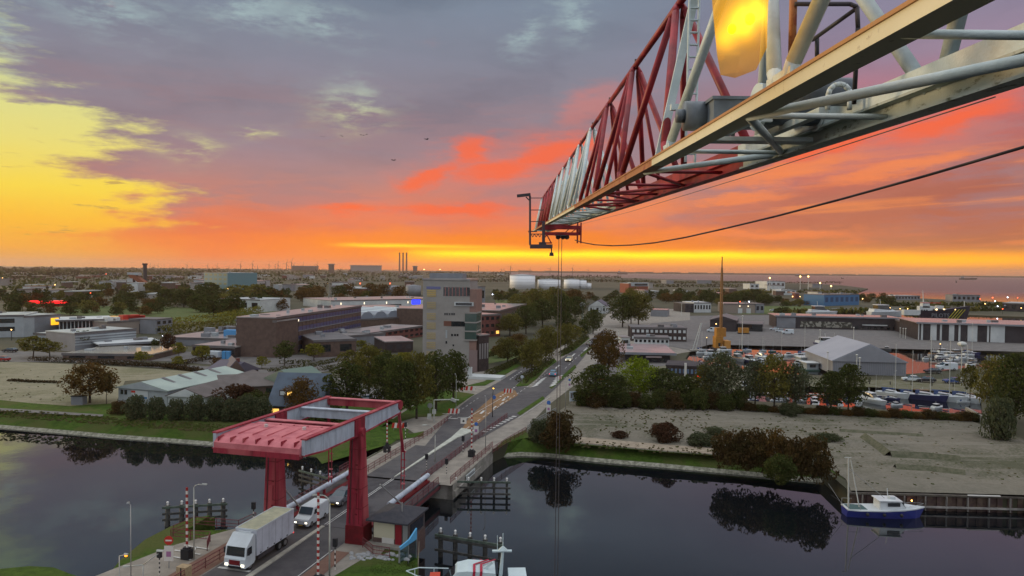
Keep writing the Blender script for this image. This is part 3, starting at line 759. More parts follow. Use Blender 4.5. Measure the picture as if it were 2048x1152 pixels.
mb = MB(); mb.path([C_(1087, 477), C_(1094, 470), C_(1102, 485)], 0.03, 6); mb.build('stay', M_cr, cg)
mb = MB(); mb.bar(C_(1078, 487), C_(1092, 487), 0.3, 0.12); mb.build('winch', M_dk, cg)
mb = MB(); mb.bar(C_(1092, 486), C_(1104, 486), 0.06, 0.06); mb.build('rail', M_cr, cg)
mb = MB(); mb.tube(C_(1103, 496), C_(1103, 505), 0.03, n=6); mb.tube(C_(1103, 505), C_(1103, 512), 0.09, 0.11, n=8); mb.build('hook_block', M_dk, cg)

mb = MB()
cpts = [(1150, 480, 34), (1165, 485, 33), (1190, 489.5, 31), (1225, 491.5, 28.5), (1265, 490, 26), (1310, 485.5, 23.5), (1370, 475, 21), (1450, 457, 18.5), (1550, 433, 16), (1680, 399, 13.5), (1850, 352, 11.2), (2048, 294, 9.4), (2300, 215, 8)]
mb.path([D(*p) for p in cpts], 0.023, 8)
tag(mb.build('power_cable', M_cable, smooth=True), 'thick black cable sagging from the trolley across the sky to the right', 'cable')
mb = MB(); mb.path([J(34, 3.05, HB - 0.16) + CAM, J(18, 3.06, HB - 0.20) + CAM, J(9, 3.08, HB - 0.14) + CAM, J(4.5, 3.07, HB - 0.09) + CAM], 0.0045, 6)
tag(mb.build('trolley_rope', M_zinc), 'thin steel wire running just below the right lower chord of the jib', 'rope')

# ------------------------------------------------------------------ roads
def ruv(*uv): return [(B(u, v).x, B(u, v).y) for u, v in uv]
# near approach (everything under z .. stacked sheets)
sheet('pavement', ruv((2, -13), (2, 3.2), (-6, 4.2), (-60, 4.2), (-60, -22), (-20, -20), (-6, -17), (0.5, -13.5)), 0.03, M_pave, 'beige paving around the bridge approach', 'pavement', px=False)
sheet('road', ruv((3, -9.6), (3, -1.0), (-60, -1.0), (-60, -9.6)), 0.06, M_asph, 'dark asphalt road running onto the bridge', 'road', px=False)
sheet('path', ruv((-3, -1.0), (-3, 0.7), (-60, 1.6), (-60, -1.0)), 0.07, M_red, 'red paved strip right of the road on the near side', 'path', px=False)
sheet('path', ruv((-3, -9.8), (-1, -12.4), (-60, -12.9), (-60, -9.8)), 0.07, M_red, 'red paved cycle strip left of the road on the near side', 'path', px=False)
sheet('lawn', [(668, 1152), (735, 1112), (806, 1130), (834, 1138), (834, 1160), (640, 1170)], 0.09, M_grass, 'corner of mown grass by the bridge keeper hut', 'lawn')
# bridge roadway beyond, to the junction
far_poly = ruv((20, -13.2), (20, 3.0), (45, 3.1)) + [(G(*p).x, G(*p).y) for p in [(1050, 860), (1095, 812), (1150, 770), (1190, 760), (1230, 730), (1400, 700), (1400, 650), (1225, 640), (1200, 655), (1180, 668), (1130, 690), (1040, 740), (960, 740), (880, 780), (780, 835), (830, 868), (760, 905)]]
sheet('pavement', far_poly, 0.05, M_pave, 'pale paving and cycle paths around the junction beyond the bridge', 'pavement', px=False)
rd = [B(20, -9.4), B(38, -9.4)] + [G(*p) for p in [(850, 893), (884, 852), (893, 836), (944, 794), (1004, 761), (1041, 737), (1056, 730), (1075, 735), (1030, 772), (1062, 776), (1096, 738), (1117, 722), (1155, 697), (1180, 680), (1206, 660), (1216, 664), (1196, 680), (1182, 694), (1167, 716), (1148, 738), (1113, 776), (1089, 797), (1034, 836), (972, 872)]] + [B(45, -1.2), B(20, -1.2)]
sheet('road', [(p.x, p.y) for p in rd], 0.10, M_asph, 'dark asphalt road leading from the bridge past the junction', 'road', px=False)
sheet('verge', [(917, 869), (960, 845), (985, 822), (1036, 790), (1030, 780), (1003, 783), (985, 793), (940, 832)], 0.14, M_brown, 'brown traffic island between the two carriageways', 'traffic island')
sheet('verge', [(1040, 831), (1090, 797), (1086, 792), (1034, 826)], 0.14, M_grass, 'thin grass strip beside the cycle path', 'grass strip')
sheet('verge', [(1103, 778), (1153, 735), (1150, 729), (1128, 748), (1098, 774)], 0.14, M_grass, 'narrow grass strip between road and cycle path', 'grass strip')
sheet('verge', [(1030, 773), (1056, 771), (1074, 757), (1091, 739), (1114, 723), (1108, 716), (1060, 745)], 0.16, M_grass, 'grass median carrying the hedge', 'grass median')
sheet('verge', [(1118, 715), (1150, 700), (1180, 676), (1172, 672), (1140, 690)], 0.16, M_grass, 'grass median farther along the road', 'grass median')
sheet('verge', [(1163, 715), (1190, 690), (1205, 674), (1185, 690), (1160, 710)], 0.16, M_grass, 'grass verge right of the road', 'grass verge')
sheet('verge', [(930, 772), (970, 771), (1005, 753), (1042, 730), (1040, 722), (985, 750), (970, 762)], 0.12, M_grass, 'grass verge in front of the office tower', 'grass verge')
sheet('lawn', [(975, 728), (1040, 715), (1050, 700), (1010, 690), (975, 700)], 0.12, M_lawn, 'small lawn beside the office tower', 'lawn')
sheet('verge', [(832, 834), (880, 832), (892, 828), (936, 797), (950, 788), (892, 780), (862, 788), (780, 842), (820, 868), (848, 872), (866, 855), (700, 880), (560, 900), (640, 915), (690, 920), (760, 900), (770, 862)][:9] + [(848, 862), (846, 872), (790, 880), (760, 855)], 0.12, M_grass, 'triangular grass verge left of the road', 'grass verge')
def mark(poly, z=0.18, name='road_marking', label='white painted road marking', px=True):
    return sheet(name, poly, z, M_white, label, 'road marking', px=px)
def line(p, q, w, z, mb, zz=None):
    d = (q - p).normalized(); n = Vector((-d.y, d.x, 0)) * w / 2
    up = Vector((0, 0, z))
    mb.add([p + n + up, q + n + up, q - n + up, p - n + up], [(3, 2, 1, 0)])
mk = MB()
def L(a, b, w, z=0.16): line(G(*a), G(*b), w, z, mk)
def dash(a, b, n, w, duty=0.5, z=0.16):
    A_, B_ = G(*a), G(*b)
    for i in range(n):
        line(A_.lerp(B_, i / n), A_.lerp(B_, (i + duty) / n), w, z, mk)
dash((908, 876), (1098, 745), 24, 0.14, 0.5); dash((968, 866), (1033, 832), 9, 0.9, 0.5)
dash((880, 850), (960, 795), 10, 0.12); L((925, 843), (1002, 798), 0.12); dash((1000, 795), (1035, 772), 8, 0.35, 0.5)
dash((1020, 760), (1045, 742), 6, 0.3); dash((1130, 738), (1200, 672), 14, 0.14)
L((890, 838), (916, 839), 0.35); L((885, 829), (912, 829), 0.3)
for i in range(6):                                       # hatched crossings
    L((1064 + i * 3.5, 775 - i * 2.8), (1076 + i * 3.2, 771 - i * 3.0), 0.5)
    L((1100 + i * 2.4, 774 - i * 3.5), (1112 + i * 2.6, 769 - i * 3.5), 0.55)
for (x, y) in [(1010, 800), (1000, 812), (985, 820), (1050, 768)]: L((x, y), (x + 7, y - 6), 0.35)
L((1036, 838), (1100, 795), 0.10)
for (x, y) in [(964, 826), (1008, 800), (1114, 735), (1145, 712), (1170, 700)]:
    L((x - 3, y + 3), (x + 5, y - 4), 0.5); L((x + 2, y - 4), (x + 8, y - 3), 0.3)
tag(mk.build('road_markings', M_white), 'white painted lines and arrows on the road beyond the bridge', 'road markings', None, 'structure')
mk = MB()
def LU(u0, v0, u1, v1, w, z=0.10): line(B(u0, v0), B(u1, v1), w, z, mk)
for i in range(3): LU(-6 - i * 1.3, -16.0, -6.2 - i * 1.3, -12.9, 0.2)
LU(-6.0, -14.6, -8.4, -13.2, 0.15)
LU(-9.5, -9.3, -9.5, -5.9, 0.35); LU(-12, -9.3, -60, -9.3, 0.12); LU(-3, -1.2, -60, -1.2, 0.10)
tag(mk.build('road_markings', M_white), 'white painted lines on the near approach', 'road markings', None, 'structure')
mk = MB(); mk.prism(ruv((2.5, -5.55), (2.5, -5.15), (-7, -5.1), (-60, -4.9), (-60, -5.8), (-7, -5.65)), 0.05, 0.17)
tag(mk.build('kerb', mat('pale_kerb', (0.42, 0.40, 0.34), 0.8, scale=1, col2=(0.30, 0.29, 0.25))), 'raised pale kerb dividing the two near lanes', 'kerb', None, 'structure')
mk = MB()
a, b_ = B(24, -5.55), B(24, -5.25)
mk.prism([(p.x, p.y) for p in (B(21, -5.45), B(21, -5.3), B(34, -5.0), B(44, -4.6), B(50, -3.4), B(51, -6.2), B(44, -5.6), B(34, -5.5))], 0.05, 0.24)
tag(mk.build('kerb', mat('pale_green_kerb', (0.48, 0.50, 0.44), 0.8, scale=1, col2=(0.38, 0.39, 0.34))), 'raised pale splitter kerb widening away from the bridge', 'kerb', None, 'structure')

# ------------------------------------------------------------------ bascule bridge
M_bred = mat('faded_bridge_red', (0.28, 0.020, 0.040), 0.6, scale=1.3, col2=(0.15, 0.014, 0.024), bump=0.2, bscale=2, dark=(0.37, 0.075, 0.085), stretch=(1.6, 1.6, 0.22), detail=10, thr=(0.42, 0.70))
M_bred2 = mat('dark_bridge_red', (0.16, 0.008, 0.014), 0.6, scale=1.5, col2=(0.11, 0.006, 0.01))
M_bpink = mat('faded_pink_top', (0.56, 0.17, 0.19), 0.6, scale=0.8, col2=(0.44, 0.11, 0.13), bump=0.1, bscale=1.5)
M_bgrey = mat('pale_blue_grey_panel', (0.46, 0.52, 0.60), 0.6, scale=1.2, col2=(0.34, 0.38, 0.44), stretch=(1, 1, 0.3), detail=8)
M_deck = mat('bridge_deck', (0.060, 0.056, 0.062), 0.7, scale=0.9, col2=(0.035, 0.033, 0.038), bump=0.2, bscale=5, dark=(0.085, 0.08, 0.085))
M_dred = mat('railing_red', (0.17, 0.035, 0.045), 0.65, scale=1.5, col2=(0.11, 0.03, 0.035))
br = thing('bascule_bridge', 'red steel bascule bridge with pale grey balance beams over the canal', 'bascule bridge', tuple(RO), RANG)
# local axes: x = v (right), y = u (along the road) after rotating by RANG
br.rotation_euler = (0, 0, math.atan2(-RV.x * 0 + RV.y, RV.x))
def ring(cx, cy, hx, hy, z): return [(cx - hx, cy - hy, z), (cx + hx, cy - hy, z), (cx + hx, cy + hy, z), (cx - hx, cy + hy, z)]
VL = -9.6
M_bw_ = mat('pale_hatch', (0.5, 0.45, 0.44), 0.6)
for v in (0.0, VL):
    mb = MB(); mb.loft([ring(v, 0, 0.86, 0.84, 1.9), ring(v, 0, 0.72, 0.66, 7), ring(v, 0, 0.60, 0.54, 11.2)])
    p = mb.build('pillar', M_bred, br)
    mb = MB(); mb.loft([ring(v + 0.12, 0, 1.02, 0.98, 0), ring(v + 0.12, 0, 1.0, 0.96, 1.9)]); mb.build('plinth', M_bred2, p)
    mb = MB(); mb.box(v - 0.25, -0.86, 3.6, v + 0.25, -0.70, 5.2); mb.build('hatch', M_bred, p)
    mb = MB(); mb.tube((v - 0.7, 0, 11.35), (v + 0.7, 0, 11.35), 0.42, n=16); mb.build('pivot', M_bred, p)
    for z in (3.6, 5.6, 7.6, 9.6):
        f_ = (z - 1.9) / 9.3; mb = MB(); mb.loft([ring(v, 0, 0.875 - 0.26 * f_, 0.855 - 0.30 * f_, z), ring(v, 0, 0.875 - 0.26 * f_, 0.855 - 0.30 * f_, z + 0.06)]); mb.build('weld_band', M_bred2, p)
    for q in (-0.55, 0.55):
        mb = MB(); mb.bar((v + q * 1.0, -0.845, 2.1), (v + q * 0.75, -0.55, 11.0), 0.05, 0.03); mb.build('corner_seam', M_bred2, p)
    mb = MB()
    for i in range(24):
        z = 2.4 + i * 0.36; yy = 0.86 - (z - 1.9) * 0.034; mb.bar((v - 0.22, yy + 0.12, z), (v + 0.22, yy + 0.12, z), 0.03, 0.03)
    for q in (-0.22, 0.22): mb.bar((v + q, 0.98, 2.2), (v + q, 0.67, 11.0), 0.04, 0.04)
    mb.build('ladder', M_zinc, p)
    mb = MB(); mb.tube((v - 0.45, -0.86, 2.0), (v - 0.32, -0.57, 11.0), 0.035, n=5); mb.build('cable', M_dk, p)
    for z in (3.0, 5.5, 8.0):
        mb = MB(); mb.box(v + 0.1, -0.88 + (z - 3) * 0.034, z, v + 0.3, -0.76 + (z - 3) * 0.034, z + 0.12); mb.build('bracket', M_bred2, p)
UN, UF = -10.3, 10.2
zt = lambda u: 12.55 + (0.15 if u < 0 else -0.05 * 0) - abs(u) * 0.006
for v in (0.0, -9.1):
    def hgt(u): return 1.75 if -7 < u < 1 else (1.75 - (u - 1) * 0.045 if u >= 1 else 1.75 - (-7 - u) * 0.10)
    us = [UN, -7, -1.0, 1.0, UF]
    mb = MB(); secs = []
    for u in us:
        zt_ = 12.75 - 0.012 * u; h = hgt(u)
        secs.append([(v - 0.16, u, zt_ - h), (v + 0.16, u, zt_ - h), (v + 0.16, u, zt_), (v - 0.16, u, zt_)])
    mb.loft(secs); bm_ = mb.build('balance_beam', M_bgrey, br)
    mb = MB()
    for j in (0, 1):
        for a, c in zip(us, us[1:]):
            za = 12.75 - 0.012 * a - (hgt(a) if j else 0); zc = 12.75 - 0.012 * c - (hgt(c) if j else 0)
            mb.bar((v, a, za), (v, c, zc), 0.56, 0.13)
    mb.build('flange', M_bred, bm_)
    mb = MB(); mb.box(v - 0.34, -1.1, 10.95, v + 0.34, 0.9, 12.66); mb.build('pivot_box', M_bred, bm_)
    for k in range(9):
        u = -9.4 + k * 2.3
        for s_ in (-1, 1):
            mb = MB(); h = hgt(u); mb.box(v + s_ * 0.17 - 0.015, u - 0.03, 12.75 - 0.012 * u - h + 0.1, v + s_ * 0.17 + 0.015, u + 0.03, 12.68 - 0.012 * u); mb.build('stiffener', M_bgrey, bm_)
    mb = MB(); mb.tube((v - 0.3, UF - 0.1, 12.2), (v + 0.3, UF - 0.1, 12.2), 0.55, n=16); mb.build('end_drum', M_bred, bm_)
mb = MB()
top = [(-9.4, -4.6), (0.25, -4.6), (0.25, UN + 0.3), (-9.4, UN + 0.3)]
secs = []
for y, z0, z1 in ((-5.2, 11.5, 12.72), (UN + 0.9, 11.3, 12.6), (UN + 0.1, 11.2, 12.4), (UN - 0.35, 11.45, 12.1)):
    secs.append([(-8.92, y, z0), (-0.18, y, z0), (-0.18, y, z1), (-8.92, y, z1)])
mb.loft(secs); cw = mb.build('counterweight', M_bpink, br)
for i in range(7):
    x = -8.6 + i * 1.3; mb = MB(); mb.box(x, UN - 0.22, 12.1, x + 0.10, UN + 0.55, 12.60); mb.build('stiffener', M_bred, cw)
for x in (-7.4, -5.9, -4.4, -2.9, -1.4):
    mb = MB(); mb.box(x, -9.2, 12.60, x + 0.03, -4.6, 12.726); mb.build('plate_seam', M_bpink, cw)
for x in (-6.5, -2.4):
    mb = MB(); mb.tube((x, -6.2, 12.6), (x, -6.2, 12.95), 0.18, n=10); mb.build('manhole', M_bw_, cw)
mb = MB(); mb.box(-8.92, UN - 0.42, 11.15, -0.18, UN + 0.3, 11.62); mb.build('lip', M_bred, cw)
for u, h, m_, nm in ((-2.6, 1.5, M_bred, 'cross_girder'), (3.9, 0.95, M_bgrey, 'cross_girder'), (UF - 0.2, 0.8, M_bred, 'cross_girder'), (-4.3, 1.3, M_bred, 'cross_girder')):
    mb = MB(); mb.box(-9.0, u - 0.14, 12.5 - h, -0.1, u + 0.14, 12.5); g_ = mb.build(nm, m_, br)
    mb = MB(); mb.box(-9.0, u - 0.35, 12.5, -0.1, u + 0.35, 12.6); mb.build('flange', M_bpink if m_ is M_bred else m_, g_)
for v in (0.0, -9.1):
    mb = MB(); mb.bar((v - 0.12, UF, 12.2), (v - 0.35 if v == 0 else v - 0.9, 12.2, 6.2), 0.30, 0.22); mb.build('tie_rod', M_bred, br)
    for dx in (-0.2, 0.2):
        x1 = v - 0.35 if v == 0 else v - 0.9
        mb = MB(); mb.bar((x1 + dx, 12.2, 6.3), (x1 - 0.2 + dx, 12.6, 1.5), 0.10, 0.10); mb.build('tie_rod', M_bred, br)
    mb = MB()
    for i in range(5): mb.box(x1 - 0.25, 12.25 + i * 0.08, 2.2 + i * 0.95, x1 + 0.25, 12.4 + i * 0.02, 2.35 + i * 0.95)
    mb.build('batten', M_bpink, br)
mb = MB(); mb.box(-12.2, 2.6, -0.75, 1.3, 20.6, 0.10); dk = mb.build('deck', M_deck, br)
mb = MB(); mb.box(-0.9, 2.6, -1.15, -0.1, 20.4, 0.35); mb.build('edge_girder', M_bred2, dk)
mb = MB(); mb.box(-5.50, 3, 0.102, -5.42, 20.4, 0.13); mb.box(-5.22, 3, 0.102, -5.14, 20.4, 0.13); mb.build('centre_line', M_white, dk)
mb = MB(); mb.box(-10.6, 2.6, -1.1, -9.9, 20.4, 0.15); mb.build('edge_girder', M_bred2, dk)
for (v, a, c) in ((-0.45, 8.6, 20.6), (-10.9, -0.6, 19.4)):
    mb = MB(); mb.tube((v, a, 0.95), (v, c, 0.95), 0.30, n=14)
    for q in (0.25, 0.5, 0.75): mb.tube((v, a + (c - a) * q - 0.05, 0.95), (v, a + (c - a) * q + 0.05, 0.95), 0.33, n=14)
    mb.build('locking_tube', M_bgrey, dk, False)
    for q in (0.05, 0.35, 0.65, 0.95):
        mb = MB(); mb.box(v - 0.15, a + (c - a) * q - 0.1, 0.1, v + 0.15, a + (c - a) * q + 0.1, 0.75); mb.build('bracket', M_bred, dk)
mb = MB(); mb.box(1.25, 2.6, -0.6, 1.33, 20.6, -0.2); mb.build('fascia', M_dred, dk)
for a, c in (((0.4, 4.4, 4.6), (1.4, 8.5, 1.0)), ((VL + 0.5, 0.5, 4.8), (VL + 0.3, 4.2, 1.3))):
    mb = MB(); mb.bar(a, c, 0.14, 0.14); mb.build('rack_strut', M_zinc, br)

# abutment of the far side
ab = thing('abutment', 'weathered concrete abutment carrying the far end of the bridge', 'abutment', tuple(B(20.6, -5)), br.rotation_euler.z)
mb = MB(); mb.box(-8.6, 0, -5, 8.0, 12, -0.02); mb.build('abutment_wall', M_conc, ab)
mb = MB(); mb.box(7.2, 0.0, -3.5, 8.02, 20, 0.02); mb.build('wing_wall', M_conc, ab)
mb = MB(); mb.prism([(8.0, 0.2), (8.35, 0.2), (8.1, 13), (8.0, 13)], -1.7, -0.9); mb.build('ledge', M_conc, ab)
tag(sheet('canal_notice_board', [(0, 0)] * 0 + [(0, 0), (1, 0), (1, 1)], 0, M_white, px=False), 'x', 'x') if False else None
nb = thing('notice_board', 'long white navigation board fixed to the wing wall above the water', 'sign', tuple(B(27.5, 3.15, -0.55)), br.rotation_euler.z)
mb = MB(); mb.box(0, -1.9, -0.35, 0.08, 1.9, 0.35); mb.build('panel', mat('white_board', (0.55, 0.60, 0.60), 0.5), nb)
mb = MB(); mb.box(0.08, -1.7, -0.12, 0.09, 1.7, 0.02); mb.box(0.08, -1.7, 0.12, 0.09, 1.3, 0.2); mb.build('text_line', M_dk, nb)

# railings
def railing(pts, label, h=1.05, z=0.0, sp=1.8, m=None, name='railing', infill=True):
    p0 = pts[0]; rt = thing(name, label, 'railing', (p0.x, p0.y, z)); m = m or M_dred
    mbr = MB(); pm = MB(); pm.box(-0.03, -0.03, 0, 0.03, 0.03, 1); tmp = pm.build('post', m); PM = tmp.data; bpy.data.objects.remove(tmp)
    loc = [Vector((p.x - p0.x, p.y - p0.y, 0)) for p in pts]
    for a, c in zip(loc, loc[1:]):
        n = max(1, int((c - a).length / sp))
        for zz in (h, h * 0.62, h * 0.28): mbr.bar(a + Vector((0, 0, zz)), c + Vector((0, 0, zz)), 0.05, 0.05)
        for i in range(n + 1):
            q = a.lerp(c, i / n); o = bpy.data.objects.new('post', PM); S.collection.objects.link(o); o.parent = rt; o.location = q; o.scale = (1, 1, h)
        if infill:
            k = int((c - a).length / 0.18)
            for i in range(k):
                q = a.lerp(c, i / k); mbr.bar(q + Vector((0, 0, h * 0.28)), q + Vector((0, 0, h)), 0.02, 0.02)
    mbr.build('rail_panel', m, rt)
    return rt
railing([B(20, -1.15), B(45, -1.15), B(62, -0.9)], 'red railing between the road and the footpath beyond the bridge')
railing([B(20.6, 2.7), B(40, 2.7), G(985, 908), G(1012, 890), G(1052, 866)], 'red railing along the water side of the footpath beyond the bridge')
railing([B(20.6, -9.9), B(46, -9.9), B(56, -10.6)], 'red railing left of the road beyond the bridge')
railing([B(20.6, -13.3), B(27, -13.4)], 'short red railing at the canal edge left of the far abutment')
railing([B(1.8, 1.0), B(1.8, 1.6), B(20, 1.25)], 'red railing along the footway edge of the bridge deck')
railing([B(1.8, -13.2), B(-0.8, -13.5), B(-1.2, -18.6), B(-4.0, -19)], 'red railing round the left corner of the near abutment')
railing([B(2.2, -12.0), B(20, -12.0)], 'red railing along the left edge of the bridge deck')
railing([B(-4.8, -18.6), B(-4.4, -14.2), B(-6.5, -12.9)], 'red railing behind the near grass bank')
railing([B(-1.2, -10.3), B(-8, -10.3), B(-20, -10.4)], 'low red railing beside the queueing lorry')
railing([B(-1.4, 1.3), B(-3.0, 3.2), B(-3.1, 5.0)], 'short red railing around the hut steps')
railing([G(1055, 862), G(1078, 845), G(1112, 826)], 'grey railing at the head of the cycle path', m=M_zinc)

# ------------------------------------------------------------------ vehicles (local +y is forward)
BRZ = math.atan2(RV.y, RV.x)
M_tyre = mat('tyre_rubber', (0.02, 0.02, 0.02), 0.8)
M_rim = mat('wheel_rim', (0.25, 0.25, 0.26), 0.4, metal=0.6)
M_blk = mat('black_plastic', (0.022, 0.022, 0.026), 0.5)
M_win = glassm('dark_window_glass', (28, 36, 42))
M_wblue = glassm('sky_lit_windscreen', (50, 70, 80))
M_lw = mat('white_vehicle_paint', (0.58, 0.64, 0.68), 0.35, scale=-0.5, col2=(0.50, 0.55, 0.58), spec=0.5)
M_lbox = mat('white_lorry_panels', (0.56, 0.59, 0.66), 0.5, scale=-0.4, col2=(0.42, 0.44, 0.50))
M_lroof = mat('dusty_lorry_roof', (0.50, 0.50, 0.36), 0.8, scale=-0.9, col2=(0.38, 0.39, 0.29))
G_head = glow('headlight_glow', (255, 244, 214), 3.0)
G_tail = glow('tail_light_glow', (255, 50, 40), 2.2)
def wheel(par, x, y, r=0.33, w=0.22):
    mb = MB(); mb.tube((x - w / 2, y, r), (x + w / 2, y, r), r, n=16); wl = mb.build('wheel', M_tyre, par)
    mb = MB(); s = 1 if x > 0 else -1; mb.tube((x + s * w / 2, y, r), (x + s * (w / 2 + 0.015), y, r), r * 0.6, n=12); mb.build('rim', M_rim, wl)
def car(name, label, paint, L_=4.3, W_=1.78, H_=1.45, van=False, lights=True, group=None, cat='car', wbl=True):
    r = thing(name, label, cat, (0, 0, 0), 0, group)
    f = L_ / 2
    if van: side = [(-f, 0.35), (-f, H_ - 0.08), (-f + 0.15, H_), (f * 0.35, H_), (f * 0.62, H_ * 0.62), (f * 0.95, H_ * 0.50), (f, 0.42 * H_), (f, 0.30)]
    else: side = [(-f, 0.35), (-f, 0.62 * H_), (-f * 0.93, 0.66 * H_), (f * 0.42, 0.66 * H_), (f * 0.93, 0.56 * H_), (f, 0.45 * H_), (f, 0.30)]
    secs = []
    for x, k in ((-W_ / 2, 0.94), (-W_ / 2 + 0.06, 1.0), (W_ / 2 - 0.06, 1.0), (W_ / 2, 0.94)):
        secs.append([(x, y * (0.985 if k < 1 else 1), 0.3 + (z - 0.3) * k) for y, z in side])
    mb = MB(); mb.loft(secs); mb.build('body', paint, r)
    if not van:
        a, b_ = W_ / 2 - 0.08, W_ / 2 - 0.26
        lo = [(-a, -f * 0.9, 0.65 * H_), (a, -f * 0.9, 0.65 * H_), (a, f * 0.44, 0.65 * H_), (-a, f * 0.44, 0.65 * H_)]
        hi = [(-b_, -f * 0.62, H_ - 0.03), (b_, -f * 0.62, H_ - 0.03), (b_, f * 0.06, H_ - 0.03), (-b_, f * 0.06, H_ - 0.03)]
        mb = MB(); mb.loft([lo, hi]); mb.build('window_band', M_win if not wbl else M_wblue, r)
        mb = MB(); mb.loft([[(x, y, H_ - 0.03) for x, y, z in hi], [(x * .96, y * .96, H_) for x, y, z in hi]]); mb.build('roof', paint, r)
    else:
        a = W_ / 2 - 0.12
        mb = MB(); mb.add([(-a, f * 0.60, H_ * 0.645), (a, f * 0.60, H_ * 0.645), (a * 0.93, f * 0.385, H_ * 0.965), (-a * 0.93, f * 0.385, H_ * 0.965),
                           (-a, f * 0.63, H_ * 0.685), (a, f * 0.63, H_ * 0.685), (a * 0.93, f * 0.415, H_ * 1.0), (-a * 0.93, f * 0.415, H_ * 1.0)],
                          [(4, 5, 6, 7), (0, 3, 2, 1), (0, 1, 5, 4), (2, 3, 7, 6), (1, 2, 6, 5), (0, 4, 7, 3)]); mb.build('windscreen', M_wblue, r)
        for s in (-1, 1):
            mb = MB(); mb.box(s * (W_ / 2 + 0.008) - 0.01, f * 0.05, H_ * 0.62, s * (W_ / 2 + 0.008) + 0.01, f * 0.40, H_ * 0.88); mb.build('side_window', M_win, r)
    for s in (-1, 1):
        for y in (-f * 0.62, f * 0.64): wheel(r, s * (W_ / 2 - 0.1), y)
        mb = MB(); mb.box(s * W_ * 0.36 - 0.14, f - 0.06, 0.50 if not van else 0.62, s * W_ * 0.36 + 0.14, f + 0.02, 0.64 if not van else 0.78); mb.build('headlight', G_head if lights else M_rim, r)
        mb = MB(); mb.box(s * W_ * 0.42 - 0.08, -f - 0.02, 0.62, s * W_ * 0.42 + 0.08, -f + 0.04, 0.80); mb.build('tail_light', G_tail if lights else mat('red_lens', (0.2, 0.01, 0.01), 0.3), r)
        mb = MB(); mb.box(s * (W_ / 2 + 0.08) - 0.08, f * 0.36, 0.66 * H_, s * (W_ / 2 + 0.08) + 0.08, f * 0.42, 0.74 * H_); mb.build('mirror', M_blk, r)
    mb = MB(); mb.box(-W_ * 0.35, f - 0.02, 0.32, W_ * 0.35, f + 0.025, 0.48); mb.build('grille', M_blk, r)
    mb = MB(); mb.box(-0.26, f + 0.02, 0.34, 0.26, f + 0.035, 0.44); mb.build('number_plate', mat('yellow_plate', (0.6, 0.42, 0.05), 0.5), r)
    return r

lo = thing('lorry', 'white box lorry with dusty roof waiting on the near side of the bridge', 'lorry', tuple(B(-6.0, -7.3, 0.06)), BRZ + pi)
lo.scale = (0.92, 0.88, 0.88)
mb = MB(); mb.box(-0.5, -4.3, 0.75, 0.5, 4.0, 1.0); mb.build('chassis', M_blk, lo)
mb = MB(); mb.box(-1.25, -4.6, 1.05, 1.25, 2.45, 3.78); cb = mb.build('cargo_box', M_lbox, lo)
mb = MB(); mb.box(-1.17, -4.5, 3.78, 1.17, 2.35, 3.80); mb.build('roof', M_lroof, cb)
for (x0, y0, x1, y1) in ((-1.27, -4.62, -1.17, 2.47), (1.17, -4.62, 1.27, 2.47), (-1.17, -4.62, 1.17, -4.5), (-1.17, 2.35, 1.17, 2.47)):
    mb = MB(); mb.box(x0, y0, 3.70, x1, y1, 3.84); mb.build('roof_rail', M_lw, cb)
for i in range(5):
    for s in (-1, 1):
        mb = MB(); mb.box(s * 1.252 - 0.008, -3.5 + i * 1.25, 1.05, s * 1.252 + 0.008, -3.46 + i * 1.25, 3.7); mb.build('panel_joint', mat('grey_joint', (0.30, 0.32, 0.36), 0.6), cb)
        mb = MB(); mb.box(s * 1.256 - 0.012, -3.35 + i * 1.25, 1.12, s * 1.256 + 0.012, -3.12 + i * 1.25, 1.26); mb.build('side_marker', M_blk, cb)
side = [(2.65, 0.75), (2.65, 2.95), (2.75, 3.55), (3.0, 3.52), (3.75, 2.85), (4.12, 2.55), (4.30, 1.55), (4.42, 1.35), (4.42, 0.45), (3.95, 0.40), (2.9, 0.5)]
mb = MB(); mb.loft([[(x, y * (1 if abs(x) < 1.15 else 0.995), z) for y, z in side] for x in (-1.2, -1.1, 1.1, 1.2)]); cab = mb.build('cab', M_lw, lo)
mb = MB(); mb.add([(-1.04, 4.31, 1.62), (1.04, 4.31, 1.62), (1.0, 4.16, 2.52), (-1.0, 4.16, 2.52), (-1.04, 4.27, 1.62), (1.04, 4.27, 1.62), (1.0, 4.12, 2.52), (-1.0, 4.12, 2.52)], [(0, 1, 2, 3), (7, 6, 5, 4), (0, 4, 5, 1), (1, 5, 6, 2), (2, 6, 7, 3), (3, 7, 4, 0)]); mb.build('windscreen', M_win, cab)
for s in (-1, 1):
    mb = MB(); mb.box(s * 1.205 - 0.012, 3.25, 1.65, s * 1.205 + 0.012, 4.02, 2.42); mb.build('side_window', M_win, cab)
    mb = MB(); mb.box(s * 1.36 - 0.10, 3.98, 1.75, s * 1.36 + 0.10, 4.10, 2.35); mb.build('mirror', M_blk, cab)
    mb = MB(); mb.box(s * 0.92 - 0.17, 4.38, 0.62, s * 0.92 + 0.17, 4.46, 0.84); mb.build('headlight', G_head, cab)
    mb = MB(); mb.box(s * 1.1 - 0.12, -4.68, 0.95, s * 1.1 + 0.12, -4.60, 1.10); mb.build('tail_light', G_tail, lo)
    for y, r_ in ((3.5, 0.46), (-1.9, 0.46), (-3.0, 0.46)): wheel(lo, s * 1.02, y, r_, 0.32)
    mb = MB(); mb.box(s * 1.2 - 0.03, -0.8, 0.55, s * 1.2 + 0.03, 2.2, 0.95); mb.build('side_guard', M_dk, lo)
mb = MB(); mb.box(-0.62, 4.40, 0.72, 0.62, 4.45, 1.22); mb.build('grille', M_bred2, cab)
